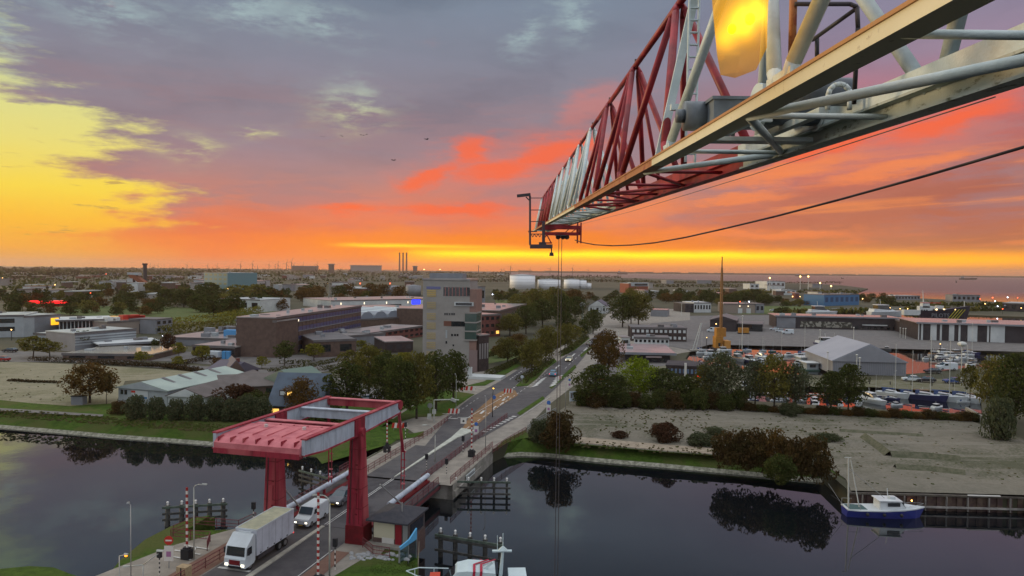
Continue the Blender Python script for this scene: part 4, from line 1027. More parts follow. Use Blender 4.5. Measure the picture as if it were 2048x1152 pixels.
mb = MB(); mb.box(-0.75, 4.40, 0.45, 0.75, 4.44, 0.62); mb.build('bumper_intake', M_blk, cab)
mb = MB(); mb.box(-0.75, 2.48, 3.35, 0.75, 2.8, 3.62); mb.build('cooling_unit', M_lw, lo)

v_ = car('van', 'white van with headlights on following the lorry over the bridge', M_lw, 5.0, 1.95, 2.15, van=True, cat='van'); v_.location = B(3.4, -7.3, 0.12); v_.rotation_euler.z = BRZ + pi; v_.scale = (0.9, 0.88, 0.88)
M_car = mat('grey_car_paint', (0.10, 0.11, 0.13), 0.3, spec=0.6)
c_ = car('passenger_car', 'dark grey estate car with headlights on driving behind the white van', M_car); c_.location = B(10.2, -7.35, 0.12); c_.rotation_euler.z = BRZ + pi
def heading(a, b_):
    d = b_ - a; return math.atan2(-d.x, d.y)
c_ = car('passenger_car', 'blue and white car driving away past the hedge median', mat('light_blue_paint', (0.18, 0.36, 0.50), 0.3), 4.2, 1.8, 1.5); c_.location = G(1107, 751, 0.12); c_.rotation_euler.z = heading(G(1107, 751), G(1137, 722))
c_ = car('passenger_car', 'small cream car with headlights approaching down the road', mat('cream_paint', (0.6, 0.56, 0.42), 0.3)); c_.location = G(1138, 722, 0.12); c_.rotation_euler.z = heading(G(1150, 712), G(1130, 728))
c_ = car('passenger_car', 'silver car parked under the dark trees behind the bridge', mat('silver_paint', (0.36, 0.36, 0.40), 0.3), wbl=True); c_.location = G(737, 803, 0.15); c_.rotation_euler.z = radians(-75)

# ------------------------------------------------------------------ lamp posts
M_pole = mat('pale_lamp_pole', (0.42, 0.44, 0.40), 0.5, scale=1, col2=(0.32, 0.33, 0.31))
def lamp(px, py, ptop, arm_px, label, lit=None, arm2=None, pole=None, z=0.0, r=0.07, curved=False, group=None, cat='street lamp'):
    """pole at base pixel, top at picture row ptop, arm ends at pixel arm_px"""
    b0 = G(px, py, z); Y = b0.y
    t = thing('street_lamp', label, cat, tuple(b0), 0, group)
    top = D(px, ptop, Y) - b0; top.x = 0; top.y = 0
    mp_ = pole or M_pole
    mb = MB(); mb.tube((0, 0, 0), (0, 0, top.z), r, r * 0.6, n=8); mb.build('pole', mp_, t, True)
    for ap in [arm_px] + ([arm2] if arm2 else []):
        if not ap: continue
        e = D(ap[0], ap[1], Y) - b0; e.y = 0
        mb = MB()
        if curved: mb.path([(0, 0, top.z), (e.x * 0.12, 0, top.z + (e.z - top.z) * 0.6), (e.x * 0.35, 0, e.z - (e.z - top.z) * 0.05), (e.x * 0.8, 0, e.z)], r * 0.6)
        else: mb.path([(0, 0, top.z), (e.x * 0.8, 0, top.z + (e.z - top.z) * 0.8)], r * 0.6)
        mb.build('arm', mp_, t, True)
        mb = MB(); d = 1 if e.x > 0 else -1
        mb.loft([[(e.x * 0.72, -0.10, e.z - 0.02), (e.x * 0.72, 0.10, e.z - 0.02), (e.x * 0.72, 0.07, e.z + 0.10), (e.x * 0.72, -0.07, e.z + 0.10)],
                 [(e.x + d * 0.15, -0.13, e.z - 0.03), (e.x + d * 0.15, 0.13, e.z - 0.03), (e.x + d * 0.15, 0.08, e.z + 0.07), (e.x + d * 0.15, -0.08, e.z + 0.07)]])
        h = mb.build('lamp_head', mp_, t)
        if lit:
            mb = MB(); mb.ball((e.x, 0, e.z - 0.06), 0.13, 8); mb.build('lamp_glass', glow('lamp_' + str(lit), lit, 5.0), h)
    return t
lamp(388, 1119, 975, (411, 969), 'pale lamp post with short arm on the near bank between barrier and lorry', curved=True, r=0.08)
lamp(659, 1158, 1006, (628, 990), 'tall pale lamp post with curved arm in front of the right lane', curved=True, r=0.09)
lamp(286, 1185, 1130, (324, 1102), 'double armed lamp post at the left edge of the near grass', arm2=(250, 1133), r=0.08)
lamp(262, 1190, 1010, (258, 1006), 'thin tall mast with tiny head on the near bank', r=0.05, pole=M_zinc)
lamp(239, 1200, 1112, (252, 1109), 'small lamp post with lit orange lantern at the near bank', lit=(255, 120, 20), r=0.06)
lamp(870, 925, 870, (847, 850), 'lamp post with curved arm at the barrier beyond the bridge', curved=True, r=0.07)
lamp(971, 900, 796, (971, 792), 'straight grey lamp post behind the far red railing', r=0.07, pole=M_zinc)
lamp(912, 817, 752, (911, 748), 'slim grey lamp post on the verge near the office tower', r=0.08)
lamp(1172, 792, 740, (1168, 736), 'pale lamp post beside the dark bushes at the sand field', r=0.09)
lamp(1131, 820, 758, (1129, 756), 'thin lamp post by the framed signboard', r=0.06, pole=M_zinc)
lamp(1566, 818, 760, (1564, 757), 'white lamp post in front of the marina trees', r=0.10)
lamp(1372, 798, 768, (1370, 765), 'short pale lamp post among the dark hedge trees', r=0.08)
lamp(1236, 738, 664, (1236, 660), 'tall pale wooden pole beside the lime green tree', r=0.16)
lamp(985, 835, 790, (987, 776), 'lamp standing on the brown island with lit yellow lantern', lit=(255, 190, 70), r=0.09, pole=M_dk)
lamp(1483, 790, 742, (1500, 740), 'pale arched pole behind the marina trees', r=0.08)

# ------------------------------------------------------------------ barrier booms standing upright
M_bw = mat('white_boom_paint', (0.62, 0.60, 0.56), 0.6); M_br_ = mat('red_boom_paint', (0.30, 0.02, 0.02), 0.6)
def boom(px, py, ptop, label, n=16, z=0.0):
    b0 = G(px, py, z); t = thing('barrier_boom', label, 'barrier', tuple(b0), BRZ)
    hz = (D(px, ptop, b0.y) - b0).z
    mb = MB(); mb.box(-0.45, -0.35, 0, 0.45, 0.35, 1.0); mb.box(-0.3, -0.2, 1.0, 0.3, 0.2, 1.15); mb.build('motor_housing', M_blk, t)
    mb = MB(); mb.tube((-0.6, 0.1, 0.8), (0.6, 0.1, 0.8), 0.12, n=8); mb.build('counterweight', M_blk, t)
    mb = MB(); h0 = 1.1
    bo = MB()
    for i in range(n):
        bo.mat(i % 2); a = h0 + (hz - h0) * i / n; c = h0 + (hz - h0) * (i + 1) / n; bo.box(-0.09, -0.06, a, 0.09, 0.06, c)
    bo.build('boom', [M_bw, M_br_], t)
    return t
boom(374, 1118, 975, 'raised red and white barrier boom beside the near lamp post', 18)
boom(636, 1175, 985, 'tall raised red and white barrier boom right of the near road', 26)
boom(943, 914, 817, 'raised red and white barrier boom at the far railing', 20)
boom(774, 905, 834, 'raised red and white barrier boom behind the bridge on the left', 14)

# ------------------------------------------------------------------ traffic signals and signs
def signal(px, py, label, h=2.4, ring=False):
    b0 = G(px, py); t = thing('traffic_signal', label, 'traffic signal', tuple(b0), BRZ)
    mb = MB()
    for i in range(8):
        mb.mat(i % 2); mb.tube((0, 0, i * h / 8), (0, 0, (i + 1) * h / 8), 0.055)
    mb.build('post', [M_bw, M_blk], t)
    mb = MB(); mb.box(-0.2, -0.12, h, 0.2, 0.12, h + 0.75); mb.build('signal_head', M_blk, t)
    return t
signal(670, 1140, 'short black and white signal post at the corner lawn', 2.2)
signal(319, 1150, 'small black and white striped signal post on the near grass', 1.6)
signal(507, 1055, 'black signal head on a post left of the left bridge pillar', 2.0)
signal(926, 908, 'slim striped signal post at the far barrier', 2.0)
signal(853, 940, 'dark signal post on the railing at the far end of the deck', 1.5)
signal(893, 950, 'narrow dark signal post on the far abutment', 1.5)
signal(811, 882, 'white signal post left of the road beyond the bridge', 2.3)
signal(774, 918, 'black and white signal by the left far railing', 1.7)
def disc_sign(px, py, h, r, m_, label, plate=None, bar_=None, pole=None, name='road_sign'):
    b0 = G(px, py); t = thing(name, label, 'road sign', tuple(b0), 0)
    mb = MB(); mb.tube((0, 0, 0), (0, 0, h), 0.045); mb.build('post', pole or M_zinc, t)
    mb = MB(); mb.tube((0, -0.06, h), (0, -0.03, h), r, n=20); s_ = mb.build('sign_face', m_, t)
    if bar_: mb = MB(); mb.box(-r * 0.7, -0.075, h - r * 0.16, r * 0.7, -0.06, h + r * 0.16); mb.build('bar', bar_, s_)
    if plate:
        mb = MB(); mb.box(-0.42, -0.06, h - r - 1.5, 0.42, -0.03, h - r - 0.08); q = mb.build('plate', M_bw, t)
        mb = MB(); mb.box(-0.22, -0.075, h - r - 1.1, 0.22, -0.06, h - r - 0.6); mb.build('picture', mat('sign_mauve', (0.35, 0.16, 0.30), 0.6), q)
    return t
M_sblue = mat('sign_blue', (0.05, 0.14, 0.42), 0.5); M_sred = mat('sign_red', (0.45, 0.03, 0.02), 0.5)
disc_sign(338, 1136, 2.6, 0.42, M_sred, 'red no entry sign above a white plate on the near grass', plate=True, bar_=M_bw)
disc_sign(988, 808, 1.4, 0.42, M_sblue, 'round blue keep right sign on the brown island')
disc_sign(1097, 832, 2.6, 0.38, M_sblue, 'round blue sign above a pale board beside the cycle path', plate=True)
disc_sign(1139, 778, 2.2, 0.30, M_sblue, 'small blue and white sign by the dark bushes', plate=True)
disc_sign(1044, 768, 1.8, 0.4, mat('sign_pale', (0.45, 0.50, 0.55), 0.5), 'round pale sign at the tip of the hedge median')
disc_sign(952, 870, 1.9, 0.3, M_sblue, 'blue sign beyond the far barrier', plate=True)
disc_sign(860, 832, 2.0, 0.5, M_zinc, 'square grey sign on the left verge beyond the bridge')
def chevron(px, py, label, w=2.2, h=0.9, rz=0.0):
    b0 = G(px, py); t = thing('chevron_board', label, 'road sign', tuple(b0), rz)
    for s in (-1, 1):
        mb = MB(); mb.tube((s * w * 0.35, 0.03, 0), (s * w * 0.35, 0.03, 0.6), 0.04); mb.build('post', M_zinc, t)
    mb = MB(); n = 6
    for i in range(n):
        mb.mat(i % 2); x0 = -w / 2 + i * w / n; x1 = x0 + w / n
        mb.add([(x0, 0, 0.5), (x1, 0, 0.5), (x1 + 0.15, 0, 0.5 + h), (x0 + 0.15, 0, 0.5 + h), (x0, 0.04, 0.5), (x1, 0.04, 0.5), (x1 + 0.15, 0.04, 0.5 + h), (x0 + 0.15, 0.04, 0.5 + h)], [(0, 1, 2, 3), (7, 6, 5, 4), (0, 4, 5, 1), (1, 5, 6, 2), (2, 6, 7, 3), (3, 7, 4, 0)])
    mb.build('panel', [M_sred, M_bw], t)
chevron(935, 785, 'red and white chevron boards on the verge near the tower', 3.2)
chevron(907, 832, 'red and white chevron board left of the junction', 2.2)
chevron(798, 862, 'red and white fence board behind the bridge', 2.6)
chevron(1016, 790, 'overturned red chevron board at the head of the brown island', 2.0)
chevron(1120, 762, 'orange topped bollard board by the zebra crossing', 0.7, 0.8)
# camera gantry and its boards
g_ = thing('sign_gantry', 'pale cantilever gantry holding a square sign over the left carriageway', 'gantry', tuple(G(868, 845)), 0)
b0 = G(868, 845)
def Q(px, py, o=b0): return D(px, py, o.y) - o
mb = MB(); mb.path([(0, 0, 0), Q(868, 800), Q(905, 799), Q(918, 800)], 0.10, 8); mb.build('gantry_arm', M_pole, g_)
mb = MB(); mb.bar(Q(902, 798), Q(912, 802), 0.5, 0.5); mb.build('lamp_head', M_pole, g_)
mb = MB(); mb.box(-0.35, -0.1, 1.6, 0.35, 0.1, 2.4); mb.build('control_box', M_pole, g_)
mb = MB(); mb.box(-1.2, -0.1, 0.6, -0.5, 0.1, 1.6); mb.build('board', M_pole, g_)
b0 = G(927, 862)
g_ = thing('hanging_sign', 'white square sign with dark emblem hanging above the far carriageway', 'road sign', tuple(b0), 0)
mb = MB(); mb.path([Q(943, 835, b0), Q(915, 835, b0)], 0.06); mb.build('arm', M_pole, g_)
mb = MB(); a = Q(927, 841, b0); mb.box(a.x - 0.5, a.y, a.z - 0.55, a.x + 0.5, a.y + 0.05, a.z + 0.45); q_ = mb.build('panel', M_bw, g_)
mb = MB(); mb.tube((a.x, a.y - 0.02, a.z - 0.1), (a.x, a.y, a.z - 0.1), 0.2); mb.build('emblem', M_blk, q_)
# framed hoarding at the sand field
b0 = G(1152, 810)
g_ = thing('information_board', 'white framed site board with dark pictures beside the cycle path', 'notice board', tuple(b0), radians(8))
for x in (-1.3, 1.3):
    mb = MB(); mb.tube((x, 0.1, 0), (x, 0.1, 2.7), 0.07); mb.build('post', M_zinc, g_)
mb = MB(); mb.box(-1.4, -0.05, 0.8, 1.4, 0.05, 2.9); f_ = mb.build('panel', mat('pale_blue_board', (0.50, 0.58, 0.66), 0.5), g_)
for i in range(4):
    mb = MB(); x = -1.2 + i * 0.62; mb.box(x, -0.07, 1.5 + 0.1 * (i % 2), x + 0.42, -0.05, 2.55); mb.build('picture', mat('board_picture', (0.10, 0.12, 0.16), 0.5, scale=3, col2=(0.25, 0.2, 0.15)), f_)
mb = MB(); mb.add([(-0.9, -0.08, 1.4), (0.1, -0.08, 0.9), (0.2, -0.08, 1.2), (-0.5, -0.08, 1.5)], [(0, 1, 2, 3)]); mb.build('stripe', M_bw, f_)
# wooden stake structure at the near left corner
b0 = G(368, 1158)
g_ = thing('wooden_cabinet', 'light wooden service cabinet at the foot of the near barrier', 'cabinet', tuple(b0), BRZ)
mb = MB(); mb.box(-0.5, -0.4, 0, 0.5, 0.4, 1.2); mb.build('body', mat('pale_wood', (0.40, 0.30, 0.18), 0.8, scale=-4, col2=(0.30, 0.22, 0.13)), g_)
mb = MB(); mb.box(-0.06, -0.42, 0.05, 0.06, -0.4, 1.15); mb.build('door_joint', M_blk, g_)

# ------------------------------------------------------------------ mooring guide fenders
M_fw = mat('wet_timber', (0.075, 0.075, 0.07), 0.7, scale=2, col2=(0.04, 0.04, 0.038)); M_fg = mat('mossy_timber', (0.10, 0.13, 0.105), 0.8, scale=2, col2=(0.05, 0.07, 0.055))
M_ball = mat('white_post_cap', (0.7, 0.7, 0.68), 0.5)
def fender(p0, p1, n, ztop, label, rails=(0.85, 0.5, 0.15), thick=0.16, bal=True, lean=0.0):
    p0, p1 = Vector((p0.x, p0.y, 0)), Vector((p1.x, p1.y, 0)); d = (p1 - p0); ang = math.atan2(d.y, d.x); L0 = d.length
    t = thing('mooring_fender', label, 'fender', (p0.x, p0.y, WZ), ang)
    H_ = ztop - WZ
    for i in range(n):
        x = 0.3 + (L0 - 0.6) * i / (n - 1)
        mb = MB(); mb.tube((x, lean * 0, -3), (x, 0, H_), thick, n=8); q = mb.build('pile', M_fw, t)
        if bal: mb = MB(); mb.tube((x, 0, H_), (x, 0, H_ + 0.25), 0.1); mb.ball((x, 0, H_ + 0.32), 0.14, 8); mb.build('cap', M_ball, q)
        if lean: mb = MB(); mb.tube((x, lean, -2), (x, 0, H_ * 0.9), thick * 0.9, n=8); mb.build('raking_pile', M_fw, t)
    for k, f_ in enumerate(rails):
        mb = MB(); mb.box(-0.2, -thick - 0.14, H_ * f_ - 0.12, L0 + 0.2, -thick, H_ * f_ + 0.12); mb.build('waling', M_fg if k == 0 else M_fw, t)
    return t
fender(G(907, 990, WZ), G(1018, 992, WZ), 5, 0.0, 'dark timber fender in the water right of the abutment', rails=(0.93, 0.55, 0.15))
fender(G(876, 1112, WZ), G(1006, 1135, WZ), 5, 0.6, 'weathered timber fender behind the white pilot boat', rails=(0.90, 0.78, 0.30), thick=0.26)
fender(G(330, 1050, WZ), G(452, 1042, WZ), 5, 0.3, 'mossy green timber fender off the near left bank', rails=(0.92, 0.60, 0.30), thick=0.26, lean=-0.9)
fender(G(602, 968, WZ), G(662, 985, WZ), 4, 0.1, 'grey timber fender behind the bridge on the far left side', rails=(0.9, 0.6, 0.3))

# ------------------------------------------------------------------ bridge keeper hut
h0 = G(778, 1092)
ht = thing('bridge_keeper_hut', 'small brick bridge keeper hut with dark hipped roof and white shutter', 'hut', (h0.x, h0.y, 0), BRZ - radians(2)); ht.scale = (0.92, 0.9, 0.94)
M_brick = mat('hut_brick', (0.13, 0.085, 0.075), 0.85, scale=5, col2=(0.09, 0.06, 0.055))
mb = MB(); mb.box(-1.9, -0.2, -1.5, 2.4, 4.4, 0.9); mb.build('brick_base', M_brick, ht)
mb = MB(); mb.box(-1.85, -0.15, 0.9, 2.35, 4.35, 2.75); mb.build('wall', mat('hut_dark_panel', (0.10, 0.085, 0.085), 0.7, scale=2, col2=(0.07, 0.06, 0.06)), ht)
mb = MB(); mb.box(-1.75, -0.22, 0.85, 0.75, -0.15, 2.6); w_ = mb.build('shutter', mat('cream_shutter', (0.55, 0.52, 0.38), 0.6), ht)
mb = MB(); mb.box(-0.75, -0.24, 0.3, 0.7, -0.2, 0.95); mb.build('sill_panel', M_bw, ht)
mb = MB(); mb.box(0.85, -0.23, 0.3, 1.6, -0.15, 2.6); mb.build('door', mat('hut_red_door', (0.26, 0.015, 0.025), 0.6), ht)
mb = MB(); mb.box(1.75, -0.21, 0.3, 2.3, -0.15, 2.6); mb.build('grey_panel', M_zinc, ht)
mb = MB(); mb.box(2.35, 0.4, 1.2, 2.40, 3.9, 2.4); mb.build('window', M_win, ht)
mb = MB(); mb.loft([ring(0.1, 2.0, 2.5, 2.9, 2.75), ring(0.1, 2.0, 2.5, 2.9, 2.92), ring(0.05, 2.0, 0.5, 1.0, 3.5)]); mb.build('roof', mat('dark_roofing', (0.035, 0.038, 0.048), 0.8, scale=2, col2=(0.05, 0.05, 0.06)), ht)
mb = MB(); mb.tube((0.9, 1.4, 3.2), (0.9, 1.4, 4.4), 0.06); mb.build('vent_pipe', M_zinc, ht)
mb = MB(); mb.box(-2.4, -1.0, 0.05, 2.6, -0.2, 0.35); mb.build('step', M_conc, ht)
b0 = G(799, 1128); b1_ = G(833, 1104)
s_ = thing('glass_screen', 'tall transparent fence screen with light blue top at the water edge by the hut', 'screen', tuple(b0), math.atan2(b1_.y - b0.y, b1_.x - b0.x))
s_.scale = ((b1_ - b0).length / 4.6, 1, 1)
def clearm():
    m = bpy.data.materials.new('screen_glass'); m.use_nodes = True; t = NT(m.node_tree); t.n.clear(); o = t.new('ShaderNodeOutputMaterial')
    a = t.new('ShaderNodeBsdfTransparent'); a.inputs[0].default_value = (.6, .72, .75, 1); g = t.new('ShaderNodeBsdfGlossy'); g.inputs['Roughness'].default_value = .2; g.inputs[0].default_value = (.7, .8, .85, 1)
    x = t.new('ShaderNodeMixShader'); x.inputs[0].default_value = .25; t.l.new(a.outputs[0], x.inputs[1]); t.l.new(g.outputs[0], x.inputs[2]); t.l.new(x.outputs[0], o.inputs[0]); return m
mb = MB(); mb.box(0, 0, -1.0, 4.6, 0.06, 1.35); mb.build('pane', clearm(), s_)
mb = MB(); mb.loft([[(0, -.05, 1.3), (0, .1, 1.3), (0, .1, 1.6), (0, -.05, 1.6)], [(2.6, -.05, 1.3), (2.6, .1, 1.3), (2.6, .1, 1.75), (2.6, -.05, 1.75)], [(4.6, -.05, 1.3), (4.6, .1, 1.3), (4.6, .1, 2.4), (4.6, -.05, 2.4)]]); mb.build('blue_top', mat('sky_blue_paint', (0.10, 0.36, 0.62), 0.5), s_)
for x in (0, 2.3, 4.6):
    mb = MB(); mb.box(x - 0.05, -0.05, -1.5, x + 0.05, 0.1, 1.6); mb.build('post', M_zinc, s_)
railing([G(838, 1104), G(836, 1150)], 'weathered timber handrail down the bank by the hut', m=mat('old_timber', (0.16, 0.14, 0.10), 0.9), infill=False)
rk = MB(); rng = random.Random(3)
for i in range(60):
    p = G(700 + rng.random() * 120, 1105 + rng.random() * 16, 0.05); r = rng.uniform(0.12, 0.3)
    rk.ball(p, r, 6, 0.6)
tag(rk.build('rubble', mat('pale_rubble', (0.30, 0.31, 0.32), 0.9)), 'pale rubble stones scattered below the hut', 'rubble', None, 'stuff')

# ------------------------------------------------------------------ fields, yards and streets
sheet('field', [(-500, 800), (-500, 735), (0, 722), (180, 730), (420, 745), (560, 765), (440, 752), (250, 762), (232, 806), (140, 812), (60, 806), (0, 800)], 0.06, M_field, 'dry bare field on the left beyond the canal', 'field')
sheet('sand_lot', [(1125, 862), (1140, 830), (1118, 822), (1150, 800), (1240, 790), (1400, 800), (1500, 812), (1640, 820), (1800, 836), (1930, 838), (2048, 878), (2500, 930), (2700, 1008), (2048, 994), (1850, 987), (1703, 984), (1692, 958), (1655, 933), (1480, 913), (1330, 903), (1145, 886)], 0.10, M_sand, 'trampled bare sand lot right of the bridge', 'sand lot')
sheet('path', [(1150, 884), (1330, 901), (1430, 908), (1425, 896), (1330, 889), (1150, 873)], 0.14, mat('worn_track', (0.34, 0.28, 0.21), 0.95, scale=1.2, col2=(0.25, 0.20, 0.15)), 'worn pale track along the top of the bank', 'track')
sheet('parking_lot', [(80, 724), (330, 722), (640, 745), (780, 720), (760, 700), (560, 712), (300, 700), (120, 704), (-100, 700), (-100, 722)], 0.10, M_asph2, 'paved car parks between the brick buildings', 'car park')
sheet('road', [(-300, 738), (0, 716), (200, 728), (420, 742), (560, 758), (700, 790), (780, 800), (800, 790), (640, 745), (420, 733), (200, 721), (0, 708), (-300, 728)], 0.13, M_asph2, 'side street running past the car parks', 'street')
sheet('lawn', [(1000, 652), (1130, 625), (1140, 600), (990, 600)], 0.10, M_lawn, 'grass between the trees beyond the tower', 'lawn')
sheet('lawn', [(110, 628), (520, 650), (560, 622), (300, 612), (110, 612)], 0.10, M_lawn, 'green sports field among the trees on the left', 'sports field')
sheet('lawn', [(1480, 628), (1640, 628), (1620, 612), (1520, 612)], 0.10, M_lawn, 'strip of grass beyond the inner harbour', 'lawn')
sheet('quay', [(1380, 700), (1250, 676), (1330, 632), (1560, 630), (2400, 660), (2400, 712), (1900, 700), (1420, 689)], 0.12, M_asph2, 'paved quay between the harbour basins', 'quay')
sheet('quay', [(1370, 726), (1420, 738), (1560, 755), (1700, 761), (1960, 756), (2000, 790), (1740, 774), (1620, 773), (1470, 781), (1300, 780), (1250, 760), (1300, 735)], 0.10, mat('quay_grass', (0.10, 0.10, 0.05), 0.95, scale=0.4, col2=(0.16, 0.15, 0.11)), 'rough grassy quay between the two marina basins', 'quay')
sheet('yard', [(1200, 700), (1370, 726), (1300, 735), (1250, 760), (1180, 770), (1160, 745), (1200, 720)], 0.12, M_asph2, 'paved yard behind the dark trees', 'yard')
sheet('plaza', [(1150, 655), (1260, 650), (1380, 640), (1380, 618), (1230, 618), (1200, 640)], 0.14, M_pave, 'pale open plaza at the far end of the road', 'plaza')
rng = random.Random(11)
mb = MB()
for i in range(260):                                   # mounds and tufts in the sand lot
    t_ = rng.random(); px = 1190 + 300 * rng.random() + (520 * t_ if rng.random() < 0.4 else 0); py = 808 + (px - 1190) * 0.06 + rng.random() * 60
    p = G(px, py, 0.1); r = rng.uniform(0.25, 1.2)
    mb.ball((p.x, p.y, 0.0), r, 6, 0.28)
tag(mb.build('dirt_mounds', M_sand, smooth=True), 'low mounds of dug sand and rubble across the sand lot', 'dirt mounds', None, 'stuff')
mb = MB()
def ridge(pts, w, h):
    P = [G(*p, 0.08) for p in pts]
    for a, b_ in zip(P, P[1:]):
        d = (b_ - a).normalized(); n = Vector((-d.y, d.x, 0)) * w
        mb.add([a + n, b_ + n, b_ + Vector((0, 0, h)), a + Vector((0, 0, h)), a - n, b_ - n], [(0, 1, 2, 3), (3, 2, 5, 4)])
ridge([(1730, 875), (1765, 900), (1780, 912), (1850, 915), (1920, 922)], 0.9, 0.8); ridge([(1790, 936), (1860, 940), (1930, 948)], 0.8, 0.6); ridge([(1680, 862), (1740, 866), (1845, 872)], 0.7, 0.4)
tag(mb.build('earth_ridge', mat('dark_soil', (0.13, 0.125, 0.085), 0.95, scale=1.5, col2=(0.08, 0.085, 0.05), bump=0.6)), 'low dark earth ridges outlining a plot on the sand lot', 'earth ridge', None, 'stuff')

# quay wall of sheet piles on the right
q0, q1 = G(1702, 985), G(2400, 1003); d = q1 - q0; Lq = d.length
qw = thing('quay_wall', 'dark brown sheet pile quay wall with pale capping along the right bank', 'quay wall', tuple(q0), math.atan2(d.y, d.x))
mb = MB()
i = 0; x = 0
while x < Lq:
    mb.box(x, -0.30 if i % 2 else -0.12, -4, x + 0.62, 0.3, -0.12); x += 0.62; i += 1
mb.build('sheet_piling', mat('rusty_sheet_pile', (0.06, 0.035, 0.035), 0.8, scale=1.5, col2=(0.10, 0.07, 0.05)), qw)
mb = MB(); mb.box(-0.3, -0.45, -0.12, Lq, 0.5, 0.10); mb.build('capping', mat('dark_capping', (0.10, 0.09, 0.07), 0.8, scale=1, col2=(0.06, 0.05, 0.045)), qw)
mb = MB(); mb.box(0, -0.62, -1.55, Lq, -0.30, -1.35); mb.build('fender_ledge', mat('grey_ledge', (0.32, 0.30, 0.28), 0.8, scale=1, col2=(0.2, 0.19, 0.18)), qw)
for i in range(9):
    mb = MB(); mb.box(1.2 + i * 2.6, -0.58, -1.9, 1.28 + i * 2.6, -0.3, -0.1); mb.build('fender_post', mat('grey_ledge', (0.32, 0.30, 0.28), 0.8), qw)
mb = MB(); mb.box(14.2, -0.55, 0.1, 18.2, -0.35, 0.22); mb.build('white_rail', M_bw, qw)
mb = MB(); mb.ball((7.2, -0.75, -0.6), 0.10, 8); mb.build('lamp_glass', glow('quay_lamp', (255, 180, 90), 8), qw)
a, b_ = G(1930, 828), G(1990, 862)
railing([], '') if False else None
d = b_ - a
wl = thing('retaining_wall', 'old concrete retaining wall half hidden under the trees at the right', 'wall', tuple(a), math.atan2(d.y, d.x))
mb = MB(); mb.box(0, 0, 0, d.length, 0.5, 1.4); mb.build('wall_face', M_conc, wl)

# ------------------------------------------------------------------ buildings
M_roofw = mat('wet_flat_roof', (0.30, 0.28, 0.27), 0.28, scale=0.15, col2=(0.20, 0.19, 0.19), spec=0.8)
M_roofd = mat('dark_flat_roof', (0.09, 0.085, 0.09), 0.5, scale=0.2, col2=(0.13, 0.12, 0.12), spec=0.5)
M_roofg = mat('pale_metal_roof', (0.40, 0.44, 0.44), 0.45, scale=0.15, col2=(0.33, 0.37, 0.38), spec=0.5)
M_bbrick = mat('brown_brick', (0.125, 0.085, 0.07), 0.9, scale=0.8, col2=(0.095, 0.065, 0.055))
M_rbrick = mat('red_brick', (0.17, 0.06, 0.05), 0.9, scale=0.8, col2=(0.12, 0.045, 0.04))
M_dbrick = mat('dark_brick', (0.06, 0.045, 0.045), 0.9, scale=0.8, col2=(0.04, 0.03, 0.03))
M_cream = mat('beige_cladding', (0.31, 0.295, 0.28), 0.75, scale=0.3, col2=(0.275, 0.262, 0.245))
M_gclad = mat('grey_cladding', (0.22, 0.235, 0.26), 0.6, scale=0.2, col2=(0.18, 0.19, 0.21))
M_pclad = mat('pale_cladding', (0.36, 0.40, 0.42), 0.6, scale=0.2, col2=(0.30, 0.33, 0.35))
M_wclad = mat('white_cladding', (0.55, 0.58, 0.58), 0.55, scale=0.2, col2=(0.45, 0.48, 0.49))
M_bclad = mat('black_cladding', (0.035, 0.03, 0.035), 0.7, scale=0.3, col2=(0.05, 0.045, 0.05))
M_shed = mat('ribbed_grey_sheet', (0.27, 0.28, 0.31), 0.5, scale=0.2, col2=(0.23, 0.24, 0.27))
M_blue = mat('blue_paint', (0.05, 0.15, 0.30), 0.6); M_bluew = mat('blue_window_band', (0.045, 0.055, 0.14), 0.35, spec=0.6)
M_lit = glow('lit_window', (255, 196, 96), 1.3); M_litw = glow('lit_white', (255, 236, 200), 2.0)

